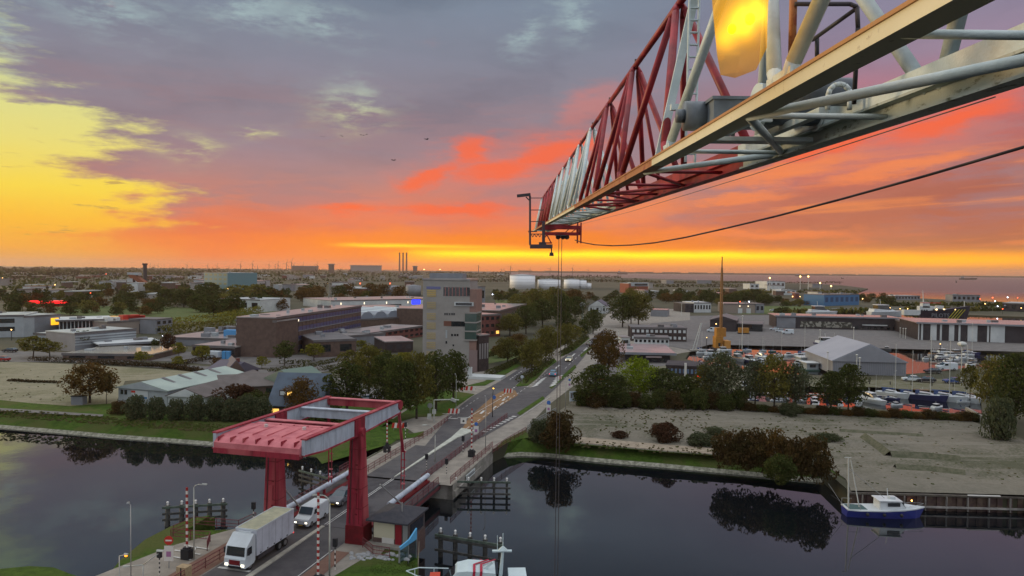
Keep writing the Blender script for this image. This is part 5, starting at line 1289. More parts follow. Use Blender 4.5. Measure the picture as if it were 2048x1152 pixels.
def house(name, label, p0, p1, depth, ptop, wall, roof, rows=0, cols=0, win=None, band=False, gable=None, cat='building', zr=None, h=None, group=None, side=True, lit=(), over=0.0, frame=None, roofh=None):
    """p0, p1: pixels of the ends of the foot of the wall facing the camera"""
    a, b_ = G(*p0), G(*p1); d = b_ - a; L_ = d.length
    t = thing(name, label, cat, tuple(a), math.atan2(d.y, d.x), group)
    H_ = h or (D(p0[0], ptop, a.y)).z
    mb = MB(); mb.box(0, 0, 0, L_, depth, H_); w_ = mb.build('wall', wall, t)
    if gable:                                        # 'x' ridge along the front, 'y' ridge front to back
        mb = MB(); o = 0.4
        if gable == 'x': mb.gable(-o, -o, L_ + o, depth + o, H_ - 0.01, H_ + 0.15, H_ + (zr or 2.5), 'x')
        else: mb.gable(-o, -o, L_ + o, depth + o, H_ - 0.01, H_ + 0.15, H_ + (zr or 2.5), 'y')
        mb.build('roof', roof, t)
        if gable == 'y':
            mb = MB(); mb.gable(0, 0, L_, 0.3, H_, H_ + 0.05, H_ + (zr or 2.5) * 0.93, 'y', Matrix.Translation((0, -0.42, 0.0))); mb.build('gable_wall', wall, t)
    else:
        mb = MB(); mb.box(-0.15 - over, -0.15 - over, H_, L_ + 0.15 + over, depth + 0.15 + over, H_ + (roofh or 0.35)); mb.build('roof', roof, t)
    if not gable and L_ > 12 and depth > 9:
        rr = random.Random(int(L_ * 100) + int(depth)); rh = roofh or 0.35
        for k in range(min(7, 2 + int(L_ / 14))):
            x = rr.uniform(1, L_ - 4); y = rr.uniform(2, depth - 3); w = rr.uniform(0.8, 2.6)
            mb = MB(); mb.box(x, y, H_ + rh, x + w, y + w * 0.8, H_ + rh + rr.uniform(0.4, 1.3)); mb.build('roof_unit', rr.choice([M_gclad, M_pclad, M_roofd]), t)
        mb = MB(); mb.box(-0.2 - over, -0.2 - over, H_ - 0.25, L_ + 0.2 + over, -0.14 - over, H_ + rh + 0.12); mb.build('roof_edge', M_roofd if wall is not M_bclad else M_gclad, t)
    wm = win or M_win
    if rows:
        fh = H_ / rows
        for r in range(rows):
            z0, z1 = fh * (r + 0.35), fh * (r + 0.78)
            if band:
                mb = MB(); mb.box(0.4, -0.06, z0, L_ - 0.4, 0.05, z1); bd = mb.build('window_band', wm, t)
                if side: mb = MB(); mb.box(L_ - 0.05, 0.6, z0, L_ + 0.06, depth - 0.6, z1); mb.box(-0.06, 0.6, z0, 0.05, depth - 0.6, z1); mb.build('side_windows', wm, t)
            else:
                for c in range(cols):
                    x0 = L_ * (c + 0.22) / cols; x1 = L_ * (c + 0.78) / cols
                    mb = MB(); mb.box(x0, -0.06, z0, x1, 0.05, z1); mb.build('window', M_lit if (r, c) in lit else wm, t)
    return t, L_, H_

def add(t, x0, y0, z0, x1, y1, z1, name, m):
    mb = MB(); mb.box(x0, y0, z0, x1, y1, z1); return mb.build(name, m, t)

# office tower
a, b_ = G(938, 744), G(845, 741); d = a - b_
tw_L = d.length
tw = thing('office_tower', 'beige eight storey office tower with stepped dark window strips beside the road', 'office tower', tuple(b_), math.atan2(d.y, d.x))
TH = 25.0
# front wall runs x 0..L; return wall at the right end facing the road
add(tw, 0, 0, 0, tw_L, 11, TH, 'wall', M_cream)
add(tw, -0.2, -0.2, TH, tw_L + 0.2, 11.2, TH + 0.5, 'roof', M_roofw)
s = tw_L / 93.0                                     # metres per picture pixel along the wall
def tz(py, px): 
    # height of a picture row at a column on the tower front
    q = b_.lerp(a, max(0, min(1, (px - 845) / 93.0))); return D(px, py, q.y).z
def twx(px): return tw_L * (px - 845) / 93.0
def tower_box(px0, px1, py0, py1, name, m, dpt=0.08, y=None):
    z1, z0 = tz(py0, (px0 + px1) / 2), tz(py1, (px0 + px1) / 2)
    return add(tw, twx(px0), -dpt, z0, twx(px1), 0.05, z1, name, m)
for i, py in enumerate((580, 604, 626, 645, 665, 684, 703)):
    f_ = tower_box(853, 871, py, py + 13, 'window', mat('warm_blind_window', (0.36, 0.29, 0.16), 0.5) if i else mat('yellow_blind_window', (0.45, 0.33, 0.12), 0.5))
    for k in range(3):
        z = tz(py + 3 + k * 4, 862); mb = MB(); mb.box(twx(853), -0.12, z, twx(871), -0.081, z + 0.10); mb.build('louvre', M_cream, f_)
tower_box(886, 938, 575, 592, 'window_band', M_win)
for k in range(7): tower_box(889 + k * 7, 890.5 + k * 7, 574, 592, 'mullion', mat('pink_mullion', (0.30, 0.14, 0.13), 0.7), 0.14)
fr = tower_box(908, 946, 604, 612, 'window_frame', M_wclad, 0.3); tower_box(911, 943, 605.5, 610.5, 'window', M_win, 0.36)
for px in (888, 892, 897, 902, 906): tower_box(px, px + 3, 626, 630, 'window', M_win)
for px in (902, 908, 913): tower_box(px, px + 3.5, 668, 672, 'window', M_win)
tower_box(891, 894, 660, 676, 'window', M_pclad); tower_box(891, 894, 682, 687, 'window', M_win); tower_box(905, 908, 689, 692, 'window', M_win)
tower_box(887, 902, 642, 652, 'window', mat('brown_pane', (0.16, 0.07, 0.05), 0.4)); tower_box(902, 950, 643, 653, 'window_band', M_win)
tower_box(852, 880, 573, 578, 'rooftop_lettering', mat('slate_lettering', (0.14, 0.15, 0.30), 0.6))
tower_box(930, 938, 575, 590, 'corner_glass', M_win)
# right hand wing facing the road
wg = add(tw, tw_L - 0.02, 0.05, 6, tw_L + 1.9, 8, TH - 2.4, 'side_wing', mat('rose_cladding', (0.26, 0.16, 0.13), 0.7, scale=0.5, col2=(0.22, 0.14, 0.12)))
add(tw, tw_L - 1.2, -0.25, 8.6, tw_L + 2.0, 6, 16.2, 'corner_glass', mat('green_glass', (0.05, 0.085, 0.075), 0.15, spec=0.8))
for z in (8.6, 11.0, 13.4, 16.0): add(tw, tw_L - 1.3, -0.35, z, tw_L + 2.1, 6.1, z + 0.35, 'floor_slab', M_cream)
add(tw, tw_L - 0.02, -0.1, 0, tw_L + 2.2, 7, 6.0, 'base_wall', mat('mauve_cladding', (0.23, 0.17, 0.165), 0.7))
fn, fL, fH = house('office_wing', 'dark low wing with tall slot windows behind the office tower', (957, 744), (977, 741), 8, 672, M_dbrick, M_roofw, 1, 4, M_roofw)
add(tw, 1, 3, TH + 0.4, tw_L * 0.8, 8, TH + 1.9, 'plant_room', M_gclad)
sg = thing('entrance_terrace', 'pale concrete terrace and ramp at the foot of the office tower', 'terrace', tuple(G(933, 758)), BRZ)
mb = MB(); mb.box(0, 0, 0, 9, 5, 0.7); mb.build('slab', M_wclad, sg)
mb = MB(); mb.box(0.2, 0.2, 0.7, 1.2, 1.0, 3.0); mb.build('post', M_wclad, sg)

# long brown office block
t, L_, H_ = house('office_block', 'long brown brick office block with blue window bands on four floors', (552, 716), (722, 672), 13, 637, M_bbrick, M_roofw, 4, 0, M_bluew, band=True, side=False)
for r in range(4):
    add(t, 0.3, -0.14, H_ / 4 * (r + 0.26), L_ - 0.3, -0.07, H_ / 4 * (r + 0.34), 'sill_band', M_gclad)
for k in range(26): add(t, L_ * (k + 0.5) / 26, -0.10, 0.5, L_ * (k + 0.5) / 26 + 0.18, -0.05, H_ - 0.4, 'mullion', M_bbrick)
add(t, L_ * 0.2, -0.09, H_ * 0.84, L_ * 0.215, -0.05, H_ * 0.90, 'window', M_litw)
t, L_, H_ = house('stair_tower', 'brown brick stair tower with pale glazed strip at the end of the office block', (472, 712), (553, 716), 12, 641, M_bbrick, M_roofw)
add(t, L_ * 0.60, -0.12, 0.5, L_ * 0.74, 0.05, H_, 'glazed_strip', mat('pale_glazing', (0.40, 0.36, 0.28), 0.4))
for k in range(4): add(t, 0.02, -0.13, H_ * (k * 0.25 + 0.12), L_ * 0.12, -0.05, H_ * (k * 0.25 + 0.19), 'window', M_roofw)
# low buildings around it
house('workshop', 'low brick workshop with flat roof left of the brown stair tower', (385, 712), (470, 716), 20, 692, M_dbrick, M_roofw, 1, 6)
t, L_, H_ = house('flat_roof_hall', 'wide flat roofed hall crowded with roof units left of the stair tower', (330, 690), (470, 694), 45, 676, M_gclad, M_roofw)
rng = random.Random(5)
for k in range(22):
    x, y = rng.uniform(2, L_ - 3), rng.uniform(2, 40); w = rng.uniform(0.8, 3.5)
    mb = MB(); mb.box(x, y, H_ + 0.35, x + w, y + rng.uniform(0.8, 3), H_ + 0.35 + rng.uniform(0.5, 2.0)); mb.build('roof_unit', rng.choice([M_gclad, M_wclad, M_roofd]), t)
add(t, L_ * 0.66, 8, H_ + 0.36, L_ * 0.9, 11, H_ + 2.6, 'blue_tank', mat('bright_blue_paint', (0.08, 0.28, 0.55), 0.5)); add(t, L_ * 0.62, 24, H_ + 0.36, L_ * 0.98, 30, H_ + 6.0, 'plant_room', M_pclad)
bx = thing('container', 'bright blue container against the brick workshop', 'container', tuple(G(445, 718)), 0)
mb = MB(); mb.box(0, -0.6, 0, 2.4, 0.6, 2.4); mb.build('body', mat('bright_blue_paint', (0.08, 0.28, 0.55), 0.5), bx); mb = MB(); mb.box(1.15, -0.64, 0.1, 1.25, -0.6, 2.3); mb.build('door_seam', M_blk, bx)
# left complex
t, L_, H_ = house('office_building', 'grey office building with two dark window strips at the far left edge', (-130, 678), (48, 674), 22, 634, M_pclad, M_roofg, 0)
for k in range(2): add(t, 0, -0.1, H_ * (0.30 + 0.38 * k), L_ - 3.0, 0.05, H_ * (0.50 + 0.38 * k), 'window_band', M_win)
t, L_, H_ = house('office_building', 'bluish grey office block with one glowing yellow window', (48, 674), (120, 668), 24, 634, M_gclad, M_roofg)
add(t, L_ * 0.74, -0.1, H_ * 0.50, L_ * 0.96, 0.05, H_ * 0.86, 'window', glow('yellow_window', (255, 180, 40), 1.4)); add(t, 0, -0.08, 0, L_ * 0.28, 0.05, H_, 'corner_panel', M_pclad)
t, L_, H_ = house('office_building', 'low pale wing with a row of lit yellow windows at the left', (68, 696), (140, 700), 14, 668, M_pclad, M_roofg, 1, 9, None, lit=[(0, 5), (0, 6), (0, 7), (0, 8)])
t, L_, H_ = house('glass_pavilion', 'glass fronted building with white roof edge and red canopy at the left', (118, 672), (222, 668), 20, 642, M_win, M_wclad, 0, over=1.0)
for k in range(14): add(t, L_ * k / 14, -0.08, 0, L_ * k / 14 + 0.25, 0.03, H_, 'mullion', M_wclad)
add(t, L_ * 0.34, -2.2, H_ * 0.38, L_ * 0.72, -0.1, H_ * 0.50, 'canopy', M_sred)
t, L_, H_ = house('flat_roof_hall', 'tan hall with shiny flat roof and rooftop boxes behind the glass pavilion', (215, 672), (315, 664), 30, 645, mat('tan_cladding', (0.26, 0.22, 0.19), 0.8), mat('mirror_wet_roof', (0.35, 0.33, 0.28), 0.12, spec=1.0), 0)
for k in range(9):
    x = rng.uniform(0, L_ * 0.8); mb = MB(); mb.box(x, 5, H_ + 0.36, x + rng.uniform(1, 4), 8, H_ + rng.uniform(1, 2.4)); mb.build('roof_unit', rng.choice([M_roofd, M_sred, M_wclad]), t)
add(t, L_ * 0.62, -0.1, 0, L_ * 0.8, 0.05, H_ * 0.75, 'gate', M_win)
t, L_, H_ = house('office_building', 'dark glass cube beside the tan hall', (312, 668), (345, 664), 14, 640, M_gclad, M_roofd, 2, 3)
t, L_, H_ = house('louvred_wing', 'long low louvred grey wing with small yellow lights under its eaves', (150, 704), (272, 692), 16, 668, M_gclad, M_roofg, 0)
for k in range(4): add(t, 0, -0.12 - 0.03 * k, H_ * (0.35 + 0.15 * k), L_, -0.04, H_ * (0.43 + 0.15 * k), 'louvre', M_pclad)
for k in range(4): add(t, L_ * (0.4 + 0.12 * k), -0.2, 1.4, L_ * (0.42 + 0.12 * k), -0.05, 1.9, 'wall_light', M_lit)
house('canopy', 'long white flat roofed canopy in front of the hall', (205, 705), (318, 698), 12, 690, M_bclad, M_wclad, 0, over=1.0)
house('brick_wall_building', 'long low brown brick building with pale roof beside the car park', (125, 720), (300, 722), 22, 709, M_bbrick, mat('mirror_wet_roof', (0.35, 0.33, 0.28), 0.12, spec=1.0), 1, 3)
# sheds behind
house('workshop', 'low brown brick hall in front of the long office block', (628, 716), (712, 712), 26, 683, M_bbrick, M_roofd, 1, 2)
t, L_, H_ = house('workshop', 'flat roofed workshop with white skylight box behind the low brick hall', (640, 700), (770, 688), 60, 678, M_gclad, M_roofw, 0)
add(t, L_ * 0.45, 20, H_ + 0.36, L_ * 0.68, 26, H_ + 2.2, 'skylight', M_pclad)
t, L_, H_ = house('brick_terrace', 'long red brick terrace with a row of windows near the tower', (738, 690), (848, 672), 16, 668, M_rbrick, M_roofw, 2, 10)
house('workshop', 'small dark brick cube with wet roof left of the tower', (770, 706), (826, 704), 18, 685, M_dbrick, M_roofw, 1, 3, M_bclad)
t, L_, H_ = house('curved_roof_halls', 'row of halls with pale curved skylight roofs behind the office block', (722, 662), (850, 652), 34, 640, M_bbrick, M_roofd, 0)
for k in range(5):
    mb = MB(); x0 = L_ * k / 5; sec = []
    for j in range(7):
        th = pi * j / 6; sec.append((x0 + L_ / 10 - cos(th) * L_ / 10.6, H_ + 0.36 + sin(th) * 3.2))
    mb.loft([[(x, 0.5, z) for x, z in sec], [(x, 33, z) for x, z in sec]]); v = mb.build('vault', mat('blue_grey_sheet_roof', (0.20, 0.23, 0.28), 0.35, spec=0.6), t)
    mb = MB(); mb.loft([[(x * 0.45 + (x0 + L_ / 10) * 0.55, 0.45, z * 1.0 + 0.15) for x, z in sec[2:5]], [(x * 0.45 + (x0 + L_ / 10) * 0.55, 33.1, z + 0.15) for x, z in sec[2:5]]]); mb.build('skylight', mat('skylight_white', (0.50, 0.58, 0.60), 0.3), v)
t, L_, H_ = house('retail_hall', 'long white retail hall with a blue lit emblem left of the tower', (662, 618), (880, 612), 50, 602, M_wclad, M_roofw, 0)
add(t, L_ * 0.72, -0.3, H_ * 0.35, L_ * 0.80, -0.05, H_ * 0.95, 'lit_emblem', glow('blue_sign', (40, 50, 255), 2.5))
for k in range(4): add(t, L_ * (0.08 + 0.2 * k), -0.25, H_ * 0.5, L_ * (0.085 + 0.2 * k), -0.05, H_ * 0.75, 'wall_light', M_litw)
add(t, 2, -0.1, 0.3, L_ * 0.62, 0.02, H_ * 0.4, 'window_band', M_win)
t, L_, H_ = house('brick_office', 'red brick office with balconies and a lit doorway right of the tower', (948, 676), (1000, 672), 24, 632, M_rbrick, M_roofw, 3, 5, M_win, lit=[(0, 4)])
t, L_, H_ = house('long_hall', 'long brick hall with wet ribbed roof receding behind the red office', (1000, 662), (1052, 642), 50, 622, M_bbrick, M_roofw, 1, 8)
t, L_, H_ = house('tank_hall', 'pale block behind the right shoulder of the tower', (930, 610), (970, 608), 30, 574, M_gclad, M_roofg, 1, 5)
house('brick_hall', 'low brown halls with pale skylights left of the tower behind the retail hall', (700, 640), (850, 632), 40, 622, M_bbrick, M_roofw, 1, 9)
for (x0, y0, x1, y1, tp, lab) in [(770, 590, 806, 590, 573, 'small'), (812, 592, 842, 592, 571, 'wide')]:
    a = G(x0, y0); tk = thing('storage_silo', lab + ' squat grey storage tank behind the white retail hall', 'tank', tuple(a)); r = (G(x1, y1) - a).length / 2; hz = D(x0, tp, a.y).z
    mb = MB(); mb.lathe([(r, 0), (r, hz), (r * 0.1, hz + r * 0.12)], (r, 0, 0), 28); mb.build('shell', M_gclad, tk, True)
# white storage tanks far off
for (x0, x1, yb, tp, lab) in [(1021, 1068, 578, 549, 'largest and nearest white cylindrical storage tank on the horizon'), (1077, 1119, 578, 558, 'second white storage tank just right of the largest'),
                              (1129, 1157, 577, 558, 'third white storage tank, partly behind the hoist ropes side'), (1157, 1172, 577, 560, 'narrow white storage tank joined to the third one'), (1170, 1182, 577, 566, 'smallest white storage tank at the end of the row')]:
    a = G(x0, yb); c = G(x1, yb); r = (c - a).length / 2; mid = (a + c) / 2; hz = D(x0, tp, a.y).z
    tk = thing('storage_tank', lab, 'storage tank', tuple(mid))
    mb = MB(); mb.lathe([(r, 0), (r, hz * 0.93)], (0, 0, 0), 40); mb.build('shell', mat('tank_white', (0.80, 0.82, 0.84), 0.5), tk, True)
    mb = MB(); mb.lathe([(r * 1.01, hz * 0.93), (r * 1.01, hz * 0.95), (r * 0.6, hz * 0.99), (0.5, hz * 1.03)], (0, 0, 0), 40); mb.build('roof', M_pclad, tk, True)
    mb = MB()
    for k in range(3): mb.lathe([(r * 1.003, hz * (0.25 + 0.22 * k)), (r * 1.003, hz * (0.25 + 0.22 * k) + 0.25)], (0, 0, 0), 40)
    mb.build('band', M_pclad, tk)
# white portico house at the plaza
t, L_, H_ = house('white_portico_house', 'white house with columns and dark pitched roof at the far end of the road', (1178, 626), (1212, 627), 14, 612, M_wclad, mat('slate_roof', (0.10, 0.09, 0.12), 0.7), 1, 3, M_win, gable='y', zr=4.0)
for k in range(5): add(t, L_ * k / 5, -2.0, 0, L_ * k / 5 + 0.6, -1.4, H_ * 0.8, 'column', M_wclad)
t, L_, H_ = house('tower_block', 'small red brown block with pale top floor on the horizon', (1257, 586), (1296, 586), 25, 567, mat('rust_cladding', (0.23, 0.075, 0.05), 0.8), M_wclad, 0)
add(t, L_ * 0.12, -0.3, H_ * 0.72, L_ * 1.02, 10, H_ * 1.1, 'top_floor', M_pclad); add(t, L_ * 0.3, -0.5, H_ * 0.78, L_ * 0.96, 0, H_ * 1.0, 'window_band', M_win)
# glass building and ramp on the left
t, L_, H_ = house('glass_office', 'pale turquoise glass building with a stepped top among the far trees', (408, 580), (455, 582), 40, 545, mat('turquoise_glass', (0.11, 0.22, 0.25), 0.3), M_roofg, 4, 5, mat('olive_glass', (0.16, 0.19, 0.11), 0.4))
t, L_, H_ = house('distribution_hall', 'long pale grey hall with sloping roof right of the glass building', (465, 580), (540, 572), 50, 566, M_pclad, M_roofw, 0)
rp = thing('ski_ramp', 'orange steel ramp rising to the left beside a dark chimney', 'ramp', tuple(G(300, 582)))
o_ = G(300, 582)
def QR(px, py): return D(px, py, o_.y) - o_
mb = MB(); mb.bar(QR(300, 574), QR(262, 548), 7, 4.5); mb.build('slope', mat('rust_orange_cladding', (0.28, 0.09, 0.04), 0.8, scale=0.05, col2=(0.2, 0.07, 0.04)), rp)
mb = MB(); mb.bar(QR(258, 547), QR(280, 548), 8, 2.5); mb.build('top_deck', M_pclad, rp)
for q in (268, 278, 288): mb = MB(); mb.bar(QR(q, 580), QR(q, 556 + (q - 268) * 0.6), 2, 2); mb.build('support', M_dbrick, rp)
ch = thing('chimney', 'dark narrow chimney rising above the horizon by the orange ramp', 'chimney', tuple(G(290, 578)))
o_ = G(290, 578); hz = D(290, 530, o_.y).z
mb = MB(); mb.tube((0, 0, 0), (0, 0, hz), 2.6, 2.2, 12); mb.build('shaft', M_bclad, ch); mb = MB(); mb.tube((0, 0, hz), (0, 0, hz + 2), 3.0, 3.0, 12); mb.build('cap', M_bclad, ch)
house('farm_silos', 'pair of pale grey box silos among the left trees', (198, 580), (225, 580), 20, 563, M_pclad, M_roofg, 1, 2)
house('white_hall', 'white hall half hidden by the trees beyond the sports field', (436, 622), (520, 625), 30, 598, M_wclad, M_roofg, 1, 4)
t, L_, H_ = house('filling_station', 'red lit filling station canopy among the dark trees at the left', (78, 612), (118, 612), 12, 603, M_bclad, M_roofd, 0)
add(t, -6, -8, H_ - 1.0, L_ + 6, 1, H_ + 0.6, 'lit_canopy', glow('red_sign', (235, 25, 30), 1.6))

# riverside sheds and houses at left
t, L_, H_ = house('warehouse', 'pale green grey warehouse with four slot skylights and a poster on the left bank', (237, 806), (335, 814), 24, 775, M_pclad, mat('pale_green_roof', (0.36, 0.43, 0.38), 0.6, scale=0.2, col2=(0.30, 0.36, 0.33)), 0, gable='y', zr=1.6)
for k, x in enumerate((0.05, 0.13)): add(t, L_ * x, -0.1, 1.9, L_ * (x + 0.05), 0.02, 2.8, 'window', M_win)
ps = add(t, L_ * 0.28, -0.14, 1.2, L_ * 0.62, 0.0, 2.9, 'poster', M_wclad); mb = MB(); mb.box(L_ * 0.30, -0.18, 1.3, L_ * 0.60, -0.14, 1.7); mb.build('stripe', M_blue, ps); mb = MB(); mb.box(L_ * 0.28, -0.18, 2.4, L_ * 0.36, -0.14, 2.8); mb.build('mark', M_sred, ps)
for k in range(4):
    mb = MB(); y0 = 4.5 + k * 4.6; x0 = L_ * 0.52; zz = H_ + 1.68
    mb.add([(x0, y0, zz + 0.06), (x0 + L_ * 0.32, y0, zz - 1.05), (x0 + L_ * 0.32, y0 + 0.9, zz - 1.05), (x0, y0 + 0.9, zz + 0.06)], [(0, 1, 2, 3)]); mb.build('skylight', M_roofd, t)
house('warehouse_annex', 'low grey roofed annex joined to the right side of the pale warehouse', (336, 815), (410, 818), 26, 792, M_wclad, mat('brown_grey_roof', (0.14, 0.12, 0.115), 0.8, scale=0.3, col2=(0.11, 0.095, 0.09)), 0, gable='y', zr=1.7)
house('low_sheds', 'long brown roofed shed running back from the bank behind the annex', (412, 800), (560, 792), 18, 778, M_bbrick, mat('brown_grey_roof', (0.14, 0.12, 0.115), 0.8), 1, 4, gable='x', zr=1.6)
t, L_, H_ = house('bungalow', 'small brick bungalow with dark pitched roof and white window', (412, 762), (455, 768), 9, 742, M_bbrick, mat('slate_roof', (0.10, 0.09, 0.12), 0.7), 1, 2, M_wclad, gable='x', zr=2.4)
add(t, L_ * 0.8, 3.5, H_ + 1.5, L_ * 0.86, 4.4, H_ + 3.2, 'chimney', M_rbrick)
house('bungalow', 'dark gabled house end facing right beside the small bungalow', (456, 768), (488, 766), 9, 742, M_bbrick, mat('slate_roof', (0.10, 0.09, 0.12), 0.7), 1, 1, M_wclad, gable='y', zr=2.6)
t, L_, H_ = house('blue_roof_house', 'house with steep blue tiled roof and lit dormer behind the bridge', (538, 835), (640, 838), 10, 812, M_bbrick, mat('blue_roof_tiles', (0.055, 0.085, 0.125), 0.6, scale=0.5, col2=(0.04, 0.06, 0.09), spec=0.5), 1, 4, M_litw, gable='x', zr=5.6, lit=[(0, 0)])
add(t, L_ * 0.22, -0.4, H_ + 2.0, L_ * 0.5, 1.8, H_ + 3.1, 'dormer', M_dbrick); add(t, L_ * 0.24, -0.5, H_ + 2.2, L_ * 0.34, -0.4, H_ + 2.9, 'window', M_wclad); add(t, L_ * 0.38, -0.5, H_ + 2.2, L_ * 0.48, -0.4, H_ + 2.9, 'window', M_lit)
house('green_roof_shed', 'shed with pale blue grey metal roof behind the blue house', (560, 800), (610, 798), 14, 782, M_dbrick, M_roofg, 1, 3, gable='x', zr=2.4)
house('green_roof_shed', 'long low shed with dull green roof reaching back toward the trees', (612, 800), (668, 790), 16, 778, M_dbrick, mat('dull_green_roof', (0.13, 0.18, 0.15), 0.7), 1, 3, gable='x', zr=3.4)
bn = thing('litter_cabin', 'small dark cabin on the bank below the autumn tree', 'cabin', tuple(G(142, 810)))
mb = MB(); mb.box(0, 0, 0, 2.3, 1.6, 1.7); mb.build('body', M_gclad, bn); mb = MB(); mb.box(-0.1, -0.1, 1.7, 2.4, 1.7, 1.85); mb.build('lid', M_blk, bn)

# ------------------------------------------------------------------ harbour buildings
M_roofp = mat('pink_wet_roof', (0.34, 0.27, 0.27), 0.25, scale=0.15, col2=(0.26, 0.21, 0.21), spec=0.8)
t, L_, H_ = house('grey_boat_shed', 'large grey gabled boat shed standing between the marina basins', (1665, 748), (1812, 752), 26, 722, M_shed, mat('light_grey_sheet_roof', (0.30, 0.32, 0.37), 0.4, scale=0.1, col2=(0.26, 0.28, 0.33)), 0, gable='y', zr=5.0)
for k in range(40): add(t, L_ * k / 40, -0.06, 0, L_ * k / 40 + 0.12, 0.02, H_, 'rib', M_gclad)
t, L_, H_ = house('black_warehouse', 'long black warehouse with tall white doors and pink roof at the right edge', (1836, 680), (2250, 694), 32, 646, M_bclad, M_roofp, 0, over=0.8)
for (x0, x1) in ((1833, 1838), (1842, 1846), (1862, 1875), (1882, 1886), (1901, 1912), (1921, 1925), (1940, 1960), (1980, 1984), (1987, 2016)):
    f0, f1 = (x0 - 1836) / 414.0, (x1 - 1836) / 414.0
    add(t, L_ * max(0, f0), -0.2, 0, L_ * f1, 0.05, H_ * 0.97, 'door', M_wclad)
t, L_, H_ = house('brick_warehouse', 'dark brown brick gable wall at the left end of the black warehouse', (1790, 662), (1834, 678), 40, 640, M_dbrick, M_roofp, 0)
t, L_, H_ = house('dark_warehouse', 'long dark warehouse with glowing pink roof edge along the inner quay', (1552, 656), (1800, 662), 20, 632, M_bclad, M_roofp, 0, over=0.5)
add(t, 0.3, -0.12, 0.2, L_ * 0.16, 0.04, H_ * 0.9, 'panel', M_gclad); add(t, L_ * 0.20, -0.15, H_ * 0.15, L_ * 0.62, 0.04, H_ * 0.62, 'mural', mat('pale_mural', (0.06, 0.06, 0.05), 0.7, scale=0.6, col2=(0.30, 0.29, 0.25), thr=(0.5, 0.56)))
add(t, L_ * 0.70, -0.15, H_ * 0.38, L_ * 0.90, 0.04, H_ * 0.46, 'white_line', M_wclad)
for k in range(7): add(t, L_ * (0.645 + k * 0.05), -0.13, H_ * 0.1, L_ * (0.67 + k * 0.05), 0.04, H_ * 0.3, 'window', M_win)
t, L_, H_ = house('harbour_office', 'dark gabled shed beside the yellow crane with pink end wall', (1420, 662), (1472, 664), 26, 640, M_bclad, M_roofd, 0, gable='y', zr=2.0)
add(t, -0.1, 0.3, 0.2, 0.02, 20, H_, 'end_wall', mat('pink_end_wall', (0.33, 0.17, 0.13), 0.7))  # thin end panel with a pink base colour
house('harbour_office', 'low dark glass pavilion with sloping roof right of the gabled shed', (1474, 662), (1525, 664), 20, 648, M_win, M_roofd, 0)
t, L_, H_ = house('white_grid_hall', 'white hall with six tall dark window slots beyond the harbour', (1388, 625), (1422, 625), 20, 606, M_wclad, M_wclad, 1, 6)
house('dark_annex', 'dark annex on the left of the white slotted hall', (1370, 625), (1387, 625), 20, 608, M_bclad, M_roofd, 1, 2)
t, L_, H_ = house('tan_workshop', 'tan workshop with two white gates and two wall lamps', (1448, 626), (1510, 627), 22, 608, mat('tan_cladding', (0.26, 0.22, 0.19), 0.8), M_roofw, 0)
for x in (0.45, 0.72): add(t, L_ * x, -0.2, 0, L_ * (x + 0.14), 0.02, H_ * 0.55, 'gate', M_wclad); add(t, L_ * (x + 0.04), -0.4, H_ * 0.75, L_ * (x + 0.07), -0.1, H_ * 0.85, 'wall_light', M_litw)
house('dark_annex', 'charcoal block at the right of the tan workshop', (1511, 627), (1528, 627), 18, 608, M_gclad, M_roofd, 1, 2)
house('boat_store', 'small blue grey store left of the big dark tree', (1301, 633), (1334, 634), 14, 620, M_gclad, M_roofp, 0)
t, L_, H_ = house('row_building', 'long two storey building with white ribbon windows behind the pink roof', (1262, 682), (1373, 684), 14, 656, M_dbrick, M_roofd, 2, 12, M_wclad)
t, L_, H_ = house('pink_roof_restaurant', 'dark low restaurant with broad pink roof beside the lime tree', (1250, 724), (1340, 726), 24, 706, M_bclad, M_roofp, 0, over=1.5)
add(t, L_ * 0.45, -1.8, H_ * 0.62, L_ * 0.8, -0.2, H_ * 0.78, 'canopy', M_roofp)
for k in range(5): add(t, L_ * (0.05 + k * 0.18), -0.1, 0.4, L_ * (0.16 + k * 0.18), 0.03, H_ * 0.5, 'window', M_win)
house('white_row', 'white two storey house wall behind the pink roofed restaurant', (1268, 700), (1338, 702), 10, 676, M_wclad, M_roofd, 2, 8)
house('gate_lodge', 'small white lodge left of the white house wall', (1243, 694), (1260, 694), 8, 676, M_wclad, M_roofw, 1, 1)
t, L_, H_ = house('cafe', 'low dark cafe with blue glass front and white sign column at the yard', (1332, 752), (1412, 756), 10, 732, M_dbrick, M_bclad, 1, 10, mat('blue_cafe_glass', (0.12, 0.18, 0.28), 0.3))
add(t, L_ * 0.46, -0.6, 0, L_ * 0.52, -0.2, H_ * 1.4, 'sign_column', M_bw); add(t, L_ * 0.78, -0.3, H_ * 0.05, L_ * 0.86, -0.1, H_ * 0.2, 'red_sign', glow('red_sign', (235, 25, 30), 1.6))
house('blue_sheds', 'row of blue warehouses near the sea on the right', (1648, 612), (1718, 610), 20, 590, M_blue, M_roofd, 1, 7, mat('dark_blue_door', (0.02, 0.06, 0.14), 0.6))
house('industrial_hall', 'white industrial hall on the low headland at the right', (1534, 577), (1570, 577), 30, 563, M_wclad, M_wclad, 1, 4)
house('industrial_hall', 'small white storage hall left of the headland hall', (1500, 578), (1518, 578), 18, 568, M_wclad, M_wclad, 1, 2)
house('industrial_hall', 'low white shed in front of the headland hall', (1562, 590), (1592, 590), 18, 580, M_wclad, M_wclad, 1, 3)
house('shore_hall', 'dark flat hall on the shore at the right edge', (2005, 622), (2200, 630), 30, 606, M_bclad, M_roofg, 1, 12)
house('shore_hall', 'grey terminal building with block tower on the shore', (1790, 600), (1840, 600), 20, 592, M_gclad, M_roofg, 1, 8)
